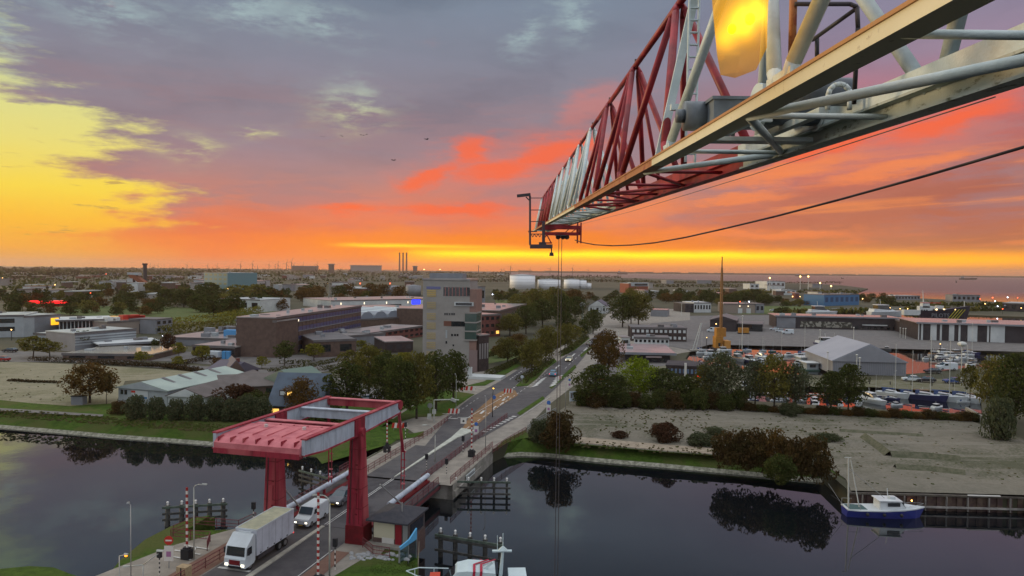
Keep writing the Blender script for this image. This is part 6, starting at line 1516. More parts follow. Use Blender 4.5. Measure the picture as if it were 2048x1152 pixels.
house('shore_hall', 'grey stepped terminal building on the shore above the dark ship', (1905, 603), (1960, 604), 20, 590, M_gclad, M_roofd, 1, 6)

# low far buildings scattered over the plain
rng = random.Random(21)
M_far = [M_pclad, M_gclad, M_bbrick, M_wclad, M_rbrick, M_cream]
lab = {0: 'tiny hazy shed on the far plain left of the chimney', 1: 'tiny hazy shed on the far plain between the chimney and the tower', 2: 'tiny hazy shed on the far plain between the tower and the white tanks', 3: 'tiny hazy shed on the far plain right of the white tanks'}
for k in range(170):
    px = rng.uniform(-20, 1640); py = rng.choice([rng.uniform(548, 562), rng.uniform(556, 600)])
    if 820 < px < 1000 and py > 560: continue
    if px > 1000 and py < 562: continue
    if 1010 < px < 1260: continue
    w = rng.uniform(6, 26) * (1 if py > 560 else 0.8); z = 0 if px < 290 else 1 if px < 850 else 2 if px < 1020 else 3
    a = G(px, py); dl = (G(px + w, py) - a).length
    H_ = rng.uniform(4, 9); mi = rng.randrange(6); m_ = M_far[mi]
    cn = ['pale', 'grey', 'brown brick', 'white', 'red brick', 'cream'][mi]
    lb = '%s %s shed on the plain %s, %s' % ('wide' if w > 16 else 'narrow', cn, ['left of the chimney', 'between chimney and tower', 'just past the tower', 'right of the white tanks'][z], 'close to the horizon' if py < 560 else 'among the tree belts')
    t = thing('far_shed', lb, 'shed', tuple(a), rng.uniform(-0.25, 0.25), ['sheds on the plain at the left', 'sheds on the plain before the tower', 'sheds on the plain past the tower', 'sheds on the plain at the right'][z])
    mb = MB(); mb.box(0, 0, 0, dl, rng.uniform(12, 30), H_); mb.build('wall', m_, t)
    mb = MB(); mb.box(-0.3, -0.3, H_, dl + 0.3, 30, H_ + 0.8); mb.build('roof', rng.choice([M_roofw, M_roofg, M_roofd, M_roofp]), t)

# ------------------------------------------------------------------ trees and shrubs
def leaf_mat(name, c1, c2, c3=None):
    m = bpy.data.materials.new(name); m.use_nodes = True; t = NT(m.node_tree); t.n.clear()
    o = t.new('ShaderNodeOutputMaterial'); df = t.new('ShaderNodeBsdfDiffuse'); tl = t.new('ShaderNodeBsdfTranslucent')
    pos = t.new('ShaderNodeNewGeometry').outputs['Position']
    n = t.noise(pos, 0.55, 3, 0.6); wn = t.new('ShaderNodeTexWhiteNoise'); 
    rpi = t.new('ShaderNodeNewGeometry').outputs['Random Per Island']
    oi = t.new('ShaderNodeObjectInfo').outputs['Random']
    c = t.mix(t.smooth(n, 0.35, 0.65), c1, c2)
    c = t.mix(t.m('MULTIPLY', rpi, 0.45), c, c3 or tuple(v * 1.7 for v in c2))
    c = t.mix(t.m('MULTIPLY', oi, 0.35), c, tuple(v * 0.6 for v in c1))
    t.put(df.inputs[0], c); t.put(tl.inputs[0], c)
    x = t.new('ShaderNodeMixShader'); x.inputs[0].default_value = 0.25
    t.l.new(df.outputs[0], x.inputs[1]); t.l.new(tl.outputs[0], x.inputs[2]); t.l.new(x.outputs[0], o.inputs[0])
    return m
LF = {
    'dark': leaf_mat('dark_green_leaves', (0.038, 0.052, 0.017), (0.064, 0.074, 0.022)),
    'olive': leaf_mat('olive_leaves', (0.080, 0.078, 0.020), (0.130, 0.118, 0.030)),
    'brown': leaf_mat('autumn_brown_leaves', (0.110, 0.060, 0.020), (0.070, 0.055, 0.018), (0.17, 0.10, 0.03)),
    'russet': leaf_mat('russet_leaves', (0.062, 0.042, 0.018), (0.050, 0.048, 0.018), (0.11, 0.06, 0.025)),
    'lime': leaf_mat('lime_leaves', (0.150, 0.200, 0.014), (0.100, 0.160, 0.016), (0.24, 0.28, 0.02)),
    'yellow': leaf_mat('yellow_green_leaves', (0.160, 0.155, 0.024), (0.110, 0.120, 0.024), (0.26, 0.21, 0.03)),
    'willow': leaf_mat('grey_green_leaves', (0.052, 0.064, 0.034), (0.078, 0.088, 0.046)),
    'red': leaf_mat('dark_red_leaves', (0.070, 0.034, 0.022), (0.055, 0.036, 0.020), (0.10, 0.05, 0.03)),
}
M_bark = mat('bark', (0.065, 0.052, 0.040), 0.95, scale=3, col2=(0.035, 0.028, 0.022))
def leaves(mb, rng, c, rx, ry, rz, n, s, shell=0.55):
    c = Vector(c)
    for i in range(n):
        while True:
            p = Vector((rng.uniform(-1, 1), rng.uniform(-1, 1), rng.uniform(-1, 1)))
            if p.length <= 1: break
        if p.length > 1e-3: p = p.normalized() * (shell + (1 - shell) * p.length)
        q = c + Vector((p.x * rx, p.y * ry, p.z * rz))
        a = Vector((rng.gauss(0, 1), rng.gauss(0, 1), rng.gauss(0, 1))).normalized(); b_ = a.cross(Vector((rng.gauss(0, 1), rng.gauss(0, 1), rng.gauss(0, 1)))).normalized()
        k = s * rng.uniform(0.6, 1.3)
        mb.add([q - a * k, q + b_ * k * 0.55, q + a * k, q - b_ * k * 0.55], [(0, 1, 2, 3)])
def tree(kind, H_, W_, seed, label, leaf=0.24, nclump=26, per=70, trunk=0.28, round_=0.75, name='tree', shrub=False, cat='tree'):
    rng = random.Random(seed); t = thing(name, label, cat)
    zb = H_ * trunk; cr = MB(); tm = MB()
    if not shrub:
        r0 = max(0.10, H_ * 0.022)
        tm.tube((0, 0, -0.1), (rng.uniform(-.2, .2), rng.uniform(-.2, .2), H_ * 0.5), r0, r0 * 0.55, 7); tm.tube((0, 0, H_ * 0.5 - 0.1), (0, 0, H_ * 0.85), r0 * 0.55, r0 * 0.2, 6)
    for i in range(nclump):
        f = (i + 0.5) / nclump; ang = i * 2.39996 + rng.uniform(-.4, .4)
        z = zb + (H_ - zb) * (0.10 + 0.82 * f)
        prof = sin(pi * min(1, max(0.05, (0.16 + 0.78 * f)))) ** round_
        rad = W_ / 2 * prof * rng.uniform(0.35, 0.95)
        cs = max(W_ * 0.08, W_ * 0.165 * rng.uniform(0.55, 1.35)) * (0.75 + 0.4 * prof)
        c = (cos(ang) * rad, sin(ang) * rad, z + rng.uniform(-.04, .04) * H_)
        leaves(cr, rng, c, cs, cs, cs * 0.72, per, leaf)
        if not shrub and i % 2 == 0:
            tm.tube((0, 0, zb * 0.8 + (z - zb) * 0.5), c, r0 * 0.32, r0 * 0.08, 5)
        elif shrub and i % 3 == 0: tm.tube((rng.uniform(-.15, .15) * W_, rng.uniform(-.15, .15) * W_, 0), c, 0.05, 0.02, 4)
    cr.build('crown', LF[kind], t); tm.build('trunk' if not shrub else 'stems', M_bark, t)
    return Proto(t), H_, W_
PR = {}
def proto(kind, shape):
    k = (kind, shape)
    if k not in PR:
        sd = abs(hash(kind + shape)) % 1000 if False else sum(ord(ch) for ch in kind + shape)
        if shape == 'round': PR[k] = tree(kind, 12, 10, sd, 'x', 0.28, 54, 80, 0.20)
        elif shape == 'tall': PR[k] = tree(kind, 14, 8, sd, 'x', 0.28, 54, 80, 0.18, 0.6)
        elif shape == 'small': PR[k] = tree(kind, 5.5, 5, sd, 'x', 0.24, 20, 55, 0.34)
        elif shape == 'bush': PR[k] = tree(kind, 4, 6, sd, 'x', 0.20, 34, 120, 0.0, 0.45, 'shrub', True, 'shrub')
        elif shape == 'far': PR[k] = tree(kind, 12, 12, sd, 'x', 0.75, 26, 30, 0.12, 0.6)
    return PR[k]
trng = random.Random(99)
def T_(px, py, top, w, kind, shape, label, group=None, z=0.0):
    b0 = G(px, py, z); H_ = (D(px, top, b0.y)).z - z; W_ = w / F * b0.y
    pr, h0, w0 = proto(kind, shape)
    return pr.put(tuple(b0), trng.uniform(0, 6.28), label, group, (W_ / w0, W_ / w0, H_ / h0))

T_(180, 806, 726, 98, 'brown', 'round', 'broad autumn brown tree on the left bank beside the cabin')
T_(213, 808, 742, 34, 'brown', 'small', 'slender sapling right of the broad autumn tree')
for i, px in enumerate((272, 313, 352, 393, 430, 462, 492, 522)):
    T_(px, 838 + i * 0.8, 793 + (i % 3) * 4, 44, 'willow', 'bush', '%s grey green shrub counted from the left in the row below the warehouses' % ['first', 'second', 'third', 'fourth', 'fifth', 'sixth', 'seventh', 'last'][i], 'willow shrubs along the left bank')
T_(240, 828, 803, 40, 'russet', 'bush', 'low russet hedge clump at the left corner of the pale warehouse')
T_(478, 820, 770, 84, 'red', 'bush', 'wide dark red shrub behind the row of grey green shrubs')
T_(510, 832, 786, 60, 'dark', 'bush', 'dark green shrub left of the blue roofed house')
T_(603, 842, 756, 66, 'brown', 'round', 'brownish leafy tree in front of the blue roofed house')
T_(650, 845, 800, 70, 'dark', 'bush', 'low dark shrub right of the blue roofed house')
for (px, py, tp, w, kd, lb) in [(694, 835, 724, 84, 'dark', 'big dark tree directly right of the dull green shed'), (737, 800, 686, 60, 'olive', 'tall olive tree rising behind the dark group left of the tower'),
        (768, 830, 702, 62, 'dark', 'dark tree third from the left in the group before the tower'), (800, 845, 714, 74, 'dark', 'dark tree nearest the bridge in the group before the tower'),
        (833, 838, 700, 66, 'olive', 'tall tree with olive top in the dark group before the tower'), (872, 822, 702, 66, 'dark', 'dark tree with a clear trunk left of the terrace'),
        (907, 806, 700, 62, 'dark', 'rightmost dark round tree with clear trunk before the tower')]:
    T_(px, py, tp, w, kd, 'tall', lb)
for (px, py, tp, w, kd, lb) in [(66, 716, 672, 62, 'olive', 'round olive tree at the far left car park'), (100, 714, 682, 50, 'olive', 'smaller round tree right of the far left car park tree'),
        (162, 700, 661, 50, 'willow', 'grey green tree in front of the louvred wing'), (283, 728, 702, 34, 'yellow', 'small yellow green tree at the end of the long low building'),
        (337, 712, 668, 34, 'red', 'reddish tree by the white canopy'), (358, 716, 684, 30, 'yellow', 'yellow green tree right of the reddish tree'), (405, 724, 690, 36, 'yellow', 'yellow green tree in front of the brick workshop'),
        (356, 735, 712, 28, 'yellow', 'small yellowish tree inside the car park hedge'), (310, 700, 678, 20, 'dark', 'little dark tree beside the car park lamp'), (432, 735, 715, 20, 'brown', 'little brown tree near the bungalow'),
        (524, 738, 712, 28, 'yellow', 'bright yellow small tree in front of the stair tower'), (569, 732, 684, 48, 'dark', 'dark tree before the long office block'), (628, 722, 686, 46, 'yellow', 'yellow green tree before the low brick hall'),
        (660, 712, 694, 30, 'olive', 'small olive tree at the corner of the low brick hall'), (700, 742, 700, 50, 'olive', 'olive tree over the street behind the dark group'), (752, 735, 700, 44, 'olive', 'olive tree beside the dark brick cube'),
        (722, 700, 680, 30, 'yellow', 'small yellow tree by the workshop yard'), (806, 745, 704, 50, 'yellow', 'yellow green tree at the foot of the tower'), (780, 752, 716, 40, 'yellow', 'low yellow green tree left of the tower foot')]:
    T_(px, py, tp, w, kd, 'small', lb)
# avenue and groves along the road
av = [(1063, 752, 678, 58, 'olive'), (1050, 728, 690, 40, 'dark'), (1092, 728, 652, 48, 'olive'), (1083, 716, 676, 40, 'brown'), (1130, 703, 648, 46, 'olive'), (1112, 712, 665, 34, 'olive'), (1150, 690, 650, 36, 'olive'), (1186, 668, 618, 44, 'dark'), (1168, 680, 640, 30, 'dark'),
      (1015, 728, 676, 58, 'olive'), (1035, 700, 668, 44, 'brown'), (998, 716, 690, 36, 'brown')]
for i, (px, py, tp, w, kd) in enumerate(av):
    lb = ['tree at the near tip of the hedge median', 'dark tree just left of the median tip', 'second tree along the median', 'brownish tree leaning over the left carriageway', 'tree halfway up the median', 'slim tree between second and halfway median trees', 'tree near the far turning gap', 'dark round tree left of the far road bend', 'slim dark tree before the far bend',
          'broad olive tree right of the tower lawn', 'brown tree behind the broad olive tree', 'small brown tree beside the dark tower wing'][i]
    T_(px, py, tp, w, kd, 'round' if w > 38 else 'small', lb)
gl = [(1020, 672, 628, 56, 'olive'), (1052, 668, 610, 52, 'dark'), (1085, 655, 598, 56, 'dark'), (1120, 650, 588, 58, 'dark'), (1150, 640, 592, 52, 'dark'), (1068, 635, 578, 60, 'olive'), (1110, 628, 574, 56, 'olive'), (1036, 640, 588, 52, 'olive'),
      (1148, 618, 578, 50, 'brown'), (1005, 640, 606, 36, 'dark'), (1130, 672, 622, 44, 'dark')]
for (px, py, tp, w, kd) in gl:
    T_(px, py, tp, w, kd, 'round', '%s grove tree between road and tower, %s' % ({'olive': 'olive green', 'dark': 'dark green', 'brown': 'brownish'}[kd], {1020: 'lowest on the left side', 1052: 'left of centre in front', 1085: 'in the front centre', 1120: 'right of centre in front', 1150: 'at the right front', 1068: 'tallest at the back left', 1110: 'tallest at the back right', 1036: 'behind the left side', 1148: 'at the back right corner', 1005: 'at the far left edge', 1130: 'nearest the far carriageway'}[px]), 'grove left of the far road')
T_(1245, 655, 588, 60, 'dark', 'round', 'large dark tree left part of the pair by the plaza')
T_(1277, 655, 584, 58, 'olive', 'round', 'large olive tree right part of the pair by the plaza')
T_(1262, 648, 576, 46, 'olive', 'round', 'tall crown rising between the plaza pair')
rt = [(1190, 812, 728, 94, 'dark', 'round', 'big dark bushy tree right of the framed board'), (1216, 760, 660, 62, 'brown', 'round', 'brownish tree right of the car lane, left of the wooden pole'), (1195, 740, 672, 40, 'russet', 'small', 'small russet tree on the road side of the brownish tree'),
      (1232, 806, 748, 56, 'dark', 'round', 'dark tree left of the lime tree'), (1278, 802, 716, 84, 'lime', 'round', 'bright lime green tree beside the pink roofed restaurant'), (1325, 806, 736, 74, 'dark', 'round', 'dark tree directly right of the lime tree'),
      (1372, 806, 754, 62, 'dark', 'bush', 'low dark thicket with the short lamp post'), (1408, 808, 730, 50, 'olive', 'round', 'olive tree left of the broad marina tree'), (1442, 812, 706, 84, 'willow', 'round', 'broad grey green tree in front of the cafe'),
      (1510, 816, 722, 60, 'willow', 'round', 'grey green tree left of the white lamp post'), (1548, 822, 710, 74, 'olive', 'round', 'olive tree standing behind the white lamp post'), (1590, 824, 728, 66, 'willow', 'round', 'grey green tree right of the white lamp post'),
      (1660, 828, 740, 60, 'dark', 'round', 'dark tree left in the pair before the boat shed'), (1696, 828, 726, 72, 'dark', 'round', 'taller dark tree of the pair before the boat shed'),
      (1985, 840, 712, 62, 'olive', 'round', 'tall olive tree at the marina end on the right'), (2030, 868, 704, 84, 'dark', 'round', 'largest dark tree at the right edge of the picture'), (2090, 850, 700, 110, 'dark', 'round', 'dark tree cut by the right edge'),
      (2000, 880, 800, 60, 'willow', 'bush', 'pale green shrub under the right edge trees'), (1940, 800, 730, 40, 'olive', 'small', 'small olive tree left of the right edge trees')]
for (px, py, tp, w, kd, sh, lb) in rt: T_(px, py, tp, w, kd, sh, lb)
for i, px in enumerate(range(1165, 1500, 26)):
    T_(px, 812 + i * 0.6 + (i % 2) * 3, 780 + (i % 3) * 5, 40, ('dark', 'russet', 'dark')[i % 3], 'bush', '%s thicket bush at the sand lot edge, below %s' % ('russet' if i % 3 == 1 else 'dark green', ['the framed board', 'the big bushy tree', 'the russet tree gap', 'the wooden pole', 'the lime tree left side', 'the lime tree middle', 'the lime tree right side', 'the dark tree by the cafe', 'the short lamp post', 'the low dark thicket', 'the small olive tree', 'the broad marina tree left', 'the broad marina tree right'][min(i, 12)]), 'thicket along the sand lot')
for i, px in enumerate(range(1500, 1960, 24)):
    T_(px, 822 + (px - 1500) * 0.045, 806 + (px - 1500) * 0.04 + (i % 3) * 3, 34, ('russet', 'dark', 'brown')[i % 3], 'bush', '%s hedge shrub by the marina, %s' % (('russet', 'dark green', 'brown')[i % 3], ['first of its colour from the lamp post', 'second of its colour from the lamp post', 'third of its colour along the hedge', 'fourth of its colour along the hedge', 'fifth of its colour under the yachts', 'sixth of its colour under the yachts', 'last of its colour before the retaining wall'][min(6, i // 3)]), 'hedge along the marina')
# bank shrubs
for (px, py, tp, w, kd, lb) in [(1118, 893, 828, 74, 'russet', 'large rounded russet bush where the bank meets the railing'), (1080, 885, 842, 54, 'willow', 'green shrub left of the rounded russet bush'),
        (1458, 930, 866, 70, 'russet', 'russet thicket left end on the right bank'), (1502, 934, 864, 74, 'russet', 'russet thicket second clump on the right bank'), (1543, 938, 866, 66, 'brown', 'brown tipped thicket clump on the right bank'),
        (1582, 950, 880, 62, 'russet', 'russet thicket clump before the quay corner'), (1628, 956, 878, 74, 'russet', 'tall russet clump beside the quay corner'), (1560, 962, 915, 70, 'dark', 'green shrub at the foot of the thickets'),
        (1332, 884, 846, 56, 'red', 'dark red shrub on the sand lot'), (1318, 870, 848, 30, 'russet', 'small russet shrub on the sand lot'), (1240, 876, 862, 34, 'red', 'low dark red scrub near the worn track'), (1400, 890, 868, 60, 'willow', 'flat green scrub on the sand lot'),
        (1430, 870, 855, 40, 'willow', 'small green scrub in the middle of the sand lot'), (1235, 815, 806, 30, 'willow', 'tiny green scrub at the top of the sand lot'), (1580, 832, 806, 40, 'willow', 'small green shrub at the sand lot edge below the white lamp post'), (1655, 880, 868, 60, 'willow', 'flat green scrub at the left of the earth ridges')]:
    T_(px, py, tp, w, kd, 'bush', lb)
# hedges
def tufts(name, polys, n, h, w, label, mats, seed, z=0.05):
    rng = random.Random(seed); mb = MB()
    for (x0, x1, y0, y1, sl) in polys:
        for i in range(n):
            px = rng.uniform(x0, x1); py = rng.uniform(y0, y1) + (px - x0) * sl; b0 = G(px, py, z); mb.mat(rng.randrange(len(mats)))
            for k in range(3):
                a = rng.uniform(0, pi); s = w * rng.uniform(0.5, 1.4); hh = h * rng.uniform(0.4, 1.5)
                d = Vector((cos(a), sin(a), 0)) * s; o = Vector((rng.uniform(-.3, .3), rng.uniform(-.3, .3), 0)) * w * 2
                mb.add([b0 + o - d, b0 + o + d, b0 + o + d * 1.3 + Vector((0, 0, hh)), b0 + o - d * 0.8 + Vector((0, 0, hh * 0.8))], [(0, 1, 2, 3)])
    tag(mb.build(name, mats), label, 'grass tufts', None, 'stuff')
LF['grass'] = leaf_mat('grass_blades', (0.060, 0.085, 0.020), (0.085, 0.100, 0.030)); LF['dry'] = leaf_mat('dry_grass_blades', (0.13, 0.11, 0.055), (0.10, 0.09, 0.045))
tufts('grass_tufts', [(1150, 1650, 880, 896, 0.065), (1190, 1420, 806, 868, 0.05), (1400, 1700, 850, 905, 0.02)], 230, 0.22, 0.16, 'dry weeds and grass tufts over the sand lot', [LF['grass'], LF['dry'], LF['dry']], 31)
tufts('grass_tufts', [(1700, 2040, 860, 970, 0.02), (0, 230, 738, 800, 0.02), (1500, 1950, 832, 850, 0.02)], 90, 0.14, 0.16, 'sparse dry tufts on the bare ground', [LF['dry'], LF['grass']], 32)
tufts('grass_tufts', [(0, 560, 819, 835, 0.072)], 900, 0.2, 0.2, 'longer grass tufts on the left canal bank', [LF['grass'], LF['grass'], LF['dry']], 33)
tufts('grass_tufts', [(740, 830, 1125, 1150, 0.0)], 300, 0.07, 0.05, 'short grass tufts on the near banks', [LF['grass']], 34)
M_hedge = leaf_mat('hedge_leaves', (0.075, 0.075, 0.025), (0.050, 0.055, 0.020))
def hedge(pts, w, h, label, n=7, kind=None, leaf=0.22):
    rng = random.Random(len(label)); P = [G(*p) for p in pts]; t = P[0]; mb = MB()
    for a, b_ in zip(P, P[1:]):
        L_ = (b_ - a).length; k = max(1, int(L_ / (w * 0.7)))
        for i in range(k):
            c = a.lerp(b_, (i + 0.5) / k) - t
            leaves(mb, rng, (c.x, c.y, h * 0.5), w * 0.62, w * 0.62, h * 0.55, n * 12, leaf)
    o = mb.build('hedge', kind or M_hedge); o.location = t
    return tag(o, label, 'hedge')
hedge([(1042, 766), (1070, 748), (1100, 724)], 2.6, 1.8, 'long olive hedge on the grass median')
hedge([(1124, 712), (1148, 696), (1172, 676)], 2.6, 1.6, 'second hedge farther along the median')
hedge([(975, 752), (1010, 738), (1040, 722)], 2.0, 1.5, 'dark hedge on the verge in front of the tower lawn')
hedge([(978, 715), (1000, 704), (1012, 695)], 2.0, 1.5, 'dark hedge at the side of the small lawn')
M_hb = leaf_mat('brown_hedge_leaves', (0.060, 0.040, 0.022), (0.045, 0.036, 0.02))
hedge([(60, 722), (200, 727), (330, 735), (400, 744)], 2.2, 1.3, 'long brown hedge between the street and the left car park', kind=M_hb)
hedge([(330, 738), (400, 722), (440, 716)], 2.2, 1.3, 'brown hedge crossing the car park diagonally', kind=M_hb)
hedge([(180, 728), (330, 735), (450, 752)], 1.8, 1.0, 'low brown hedge at the street edge', kind=M_hb)
hedge([(540, 745), (620, 735), (680, 722)], 2.2, 1.2, 'hedge along the street before the office block')
hedge([(640, 742), (700, 732), (760, 718)], 2.2, 1.2, 'hedge behind the dark trees left of the tower')
hedge([(560, 728), (620, 728)], 2.2, 1.2, 'short hedge under the dark tree by the office block')
hedge([(690, 760), (760, 740)], 2.4, 1.4, 'hedge beside the street at the foot of the dark trees')
hedge([(330, 660), (440, 645), (520, 628)], 6, 5, 'belt of yellow green bushes behind the low halls', leaf=0.5, kind=LF['yellow'])
hedge([(320, 672), (400, 662), (470, 650)], 5, 4, 'second belt of olive bushes behind the low halls', leaf=0.5, kind=LF['olive'])
hedge([(20, 762), (70, 765), (120, 766)], 1.6, 0.5, 'low scrubby line across the bare field', kind=M_hb)
# belts of individual trees in the middle distance
zones = [((110, 340), (606, 632), (10, 26), 30, 'dark', 'far dark tree in the belt beyond the left sports field', 'left tree belt'),
         ((0, 110), (605, 640), (18, 34), 14, 'dark', 'dark tree in the clump behind the far left office', 'far left trees'),
         ((330, 470), (606, 636), (24, 44), 16, 'dark', 'large dark tree in the group around the white hall', 'trees around the white hall'),
         ((470, 600), (600, 622), (22, 40), 16, 'dark', 'large dark tree right of the white hall', 'trees right of the white hall'),
         ((600, 800), (590, 606), (14, 26), 22, 'brown', 'brownish tree in the row behind the retail hall', 'row behind the retail hall'),
         ((0, 420), (580, 602), (10, 20), 46, 'olive', 'small olive tree on the far left plain', 'far left plain trees'),
         ((990, 1250), (592, 606), (12, 17), 34, 'dark', 'dark tree in the wood below the white tanks', 'wood below the tanks'),
         ((1296, 1560), (596, 612), (12, 24), 50, 'dark', 'dark tree in the long belt beyond the harbour', 'tree belt beyond the harbour'),
         ((1720, 1790), (600, 612), (10, 18), 12, 'dark', 'dark tree in the clump by the dark ship', 'clump by the dark ship'),
         ((1560, 1680), (604, 616), (5, 12), 14, 'olive', 'low olive tree right of the long belt', 'low trees by the blue sheds')]
for (x0, x1), (y0, y1), (h0, h1), n, kd, lb, gp in zones:
    for i in range(n):
        px, py = trng.uniform(x0, x1), trng.uniform(y0, y1); hh = trng.uniform(h0, h1)
        k2 = kd if trng.random() < 0.6 else trng.choice(['olive', 'dark', 'brown'])
        f1 = int(min(3.99, (px - x0) / (x1 - x0) * 4)); f2 = (hh - h0) / (h1 - h0); f3 = (py - y0) / (y1 - y0)
        l2 = '%s %s tree, %s, %s part of the %s' % ('tall' if f2 > 0.66 else 'middling' if f2 > 0.33 else 'low', {'dark': 'dark green', 'olive': 'olive', 'brown': 'brownish'}[k2], 'front row' if f3 > 0.66 else 'middle row' if f3 > 0.33 else 'back row', ['first', 'second', 'third', 'last'][f1], gp)
        T_(px, py, py - hh, hh * trng.uniform(1.0, 1.6), k2, 'far', l2, gp)

def woods(name, label, rows, seed, kinds):
    rng = random.Random(seed); mb = MB()
    for (x0, x1, py, h, step) in rows:
        px = x0
        while px < x1:
            q = py + rng.uniform(-1, 1) * 0.6; b0 = G(px, q); H_ = h * rng.uniform(0.6, 1.3); mb.mat(rng.randrange(len(kinds)))
            s = step / F * b0.y
            leaves(mb, rng, (b0.x, b0.y, H_ * 0.5), s * 1.0, s * 0.8, H_ * 0.55, 16, max(2.0, H_ * 0.30), 0.3)
            px += step * rng.uniform(0.6, 1.1)
    tag(mb.build(name, [LF[k] for k in kinds]), label, 'woods', None, 'stuff')
LF['farwood'] = leaf_mat('far_wood_leaves', (0.040, 0.040, 0.022), (0.050, 0.044, 0.024), (0.06, 0.05, 0.028))
woods('woods', 'hazy wooded country along the horizon on the left', [(-80, 860, 541 + 0.0, 16, 4), (-80, 900, 545, 14, 5), (-80, 880, 549, 12, 6), (-80, 840, 554, 11, 7)], 1, ['farwood', 'dark'])
woods('woods', 'rough wooded patches on the left plain', [(-60, 400, 562, 9, 14), (-60, 560, 570, 8, 18), (440, 840, 563, 8, 12), (440, 700, 574, 7, 16), (-60, 260, 590, 8, 18)], 2, ['farwood', 'dark'])
woods('woods', 'hazy wooded country below the sunset right of the tower', [(860, 1020, 549, 14, 4), (870, 1240, 556, 9, 5), (960, 1300, 564, 8, 7), (1240, 1560, 566, 5, 8), (1250, 1540, 574, 6, 9), (1300, 1680, 566, 4, 8)], 3, ['farwood', 'dark'])
woods('scrub', 'low scrub along the shore beyond the harbour', [(1600, 1720, 586, 4, 8), (1760, 2080, 612, 3, 10), (1820, 2080, 622, 3, 12), (1560, 1760, 626, 3, 12), (1400, 1560, 586, 5, 10)], 4, ['olive', 'dark'])

# ------------------------------------------------------------------ boats (local +x is the bow)
def hull(L_, W_, H_, name, m, par, sheer=0.25, sub=0.3, z=0.0, stern=0.8, m2=None):
    mb = MB(); secs = []
    for f, k in ((0, stern), (0.15, 0.95), (0.45, 1.0), (0.7, 0.86), (0.86, 0.55), (0.96, 0.2), (1.0, 0.03)):
        w = W_ / 2 * k; g = H_ * (1 + sheer * max(0, f - 0.3) / 0.7 * 1.0); x = -L_ / 2 + L_ * f; xo = x if f < 0.9 else x - L_ * 0.03 * (f - 0.9) * 10
        secs.append([(xo - (L_ * 0.05 if f > 0.9 else 0), 0, -sub), (xo - (L_ * 0.03 if f > 0.9 else 0), w * 0.7, -sub * 0.2), (x, w, z + g), (x, -w, z + g), (xo - (L_ * 0.03 if f > 0.9 else 0), -w * 0.7, -sub * 0.2)])
    mb.loft(secs); return mb.build(name, m, par)
M_hw = mat('white_gelcoat', (0.58, 0.62, 0.64), 0.35, scale=-0.4, col2=(0.50, 0.54, 0.56), spec=0.5); M_hb = mat('navy_hull', (0.03, 0.035, 0.10), 0.4, spec=0.5); M_hg = mat('green_hull', (0.08, 0.14, 0.12), 0.5)
M_mast = mat('pale_mast', (0.48, 0.50, 0.48), 0.5); M_teak = mat('teak', (0.22, 0.14, 0.08), 0.7); M_cover = mat('blue_sail_cover', (0.04, 0.07, 0.17), 0.8)
def yacht(hm, seed, mast=13.0, cover=None):
    t = thing('sailing_yacht', 'x', 'sailing boat')
    h = hull(10, 3.1, 1.05, 'hull', hm, t)
    mb = MB(); mb.loft([[(-4.4, -1.1, 1.05), (-4.4, 1.1, 1.05), (-4.4, 1.0, 1.12), (-4.4, -1.0, 1.12)], [(2.9, -0.7, 1.2), (2.9, 0.7, 1.2), (2.9, 0.6, 1.27), (2.9, -0.6, 1.27)]]); mb.build('deck', M_hw, t)
    mb = MB(); mb.loft([[(-2.2, -1.0, 1.1), (-2.2, 1.0, 1.1), (-2.2, 0.8, 1.75), (-2.2, -0.8, 1.75)], [(1.2, -0.8, 1.15), (1.2, 0.8, 1.15), (0.8, 0.6, 1.55), (0.8, -0.6, 1.55)]]); c = mb.build('cabin', M_hw, t)
    for s in (-1, 1): mb = MB(); mb.bar((-2.0, s * 0.93, 1.45), (0.7, s * 0.75, 1.38), 0.05, 0.2); mb.build('window', M_win, c)
    mb = MB(); mb.tube((0.6, 0, 1.2), (0.6, 0, mast), 0.10, 0.07, 6); m_ = mb.build('mast', M_mast, t)
    for z in (mast * 0.5, mast * 0.78): mb = MB(); mb.tube((0.6, -0.9, z), (0.6, 0.9, z), 0.04, n=5); mb.build('spreader', M_mast, m_)
    mb = MB(); mb.path([(4.8, 0, 1.4), (0.6, 0, mast - 0.2), (-4.8, 0, 1.3)], 0.018, 4); mb.build('stays', M_zinc, t)
    mb = MB(); mb.tube((0.5, 0, 2.1), (-3.6, 0, 2.0), 0.16, 0.12, 8); mb.build('boom', cover or M_cover, t)
    mb = MB(); mb.loft([[(-2.9, -1.1, 1.1), (-2.9, 1.1, 1.1), (-2.9, 0.9, 2.0), (-2.9, -0.9, 2.0)], [(-1.9, -1.0, 1.5), (-1.9, 1.0, 1.5), (-2.0, 0.8, 2.1), (-2.0, -0.8, 2.1)]]); mb.build('sprayhood', M_cover, t)
    return Proto(t)
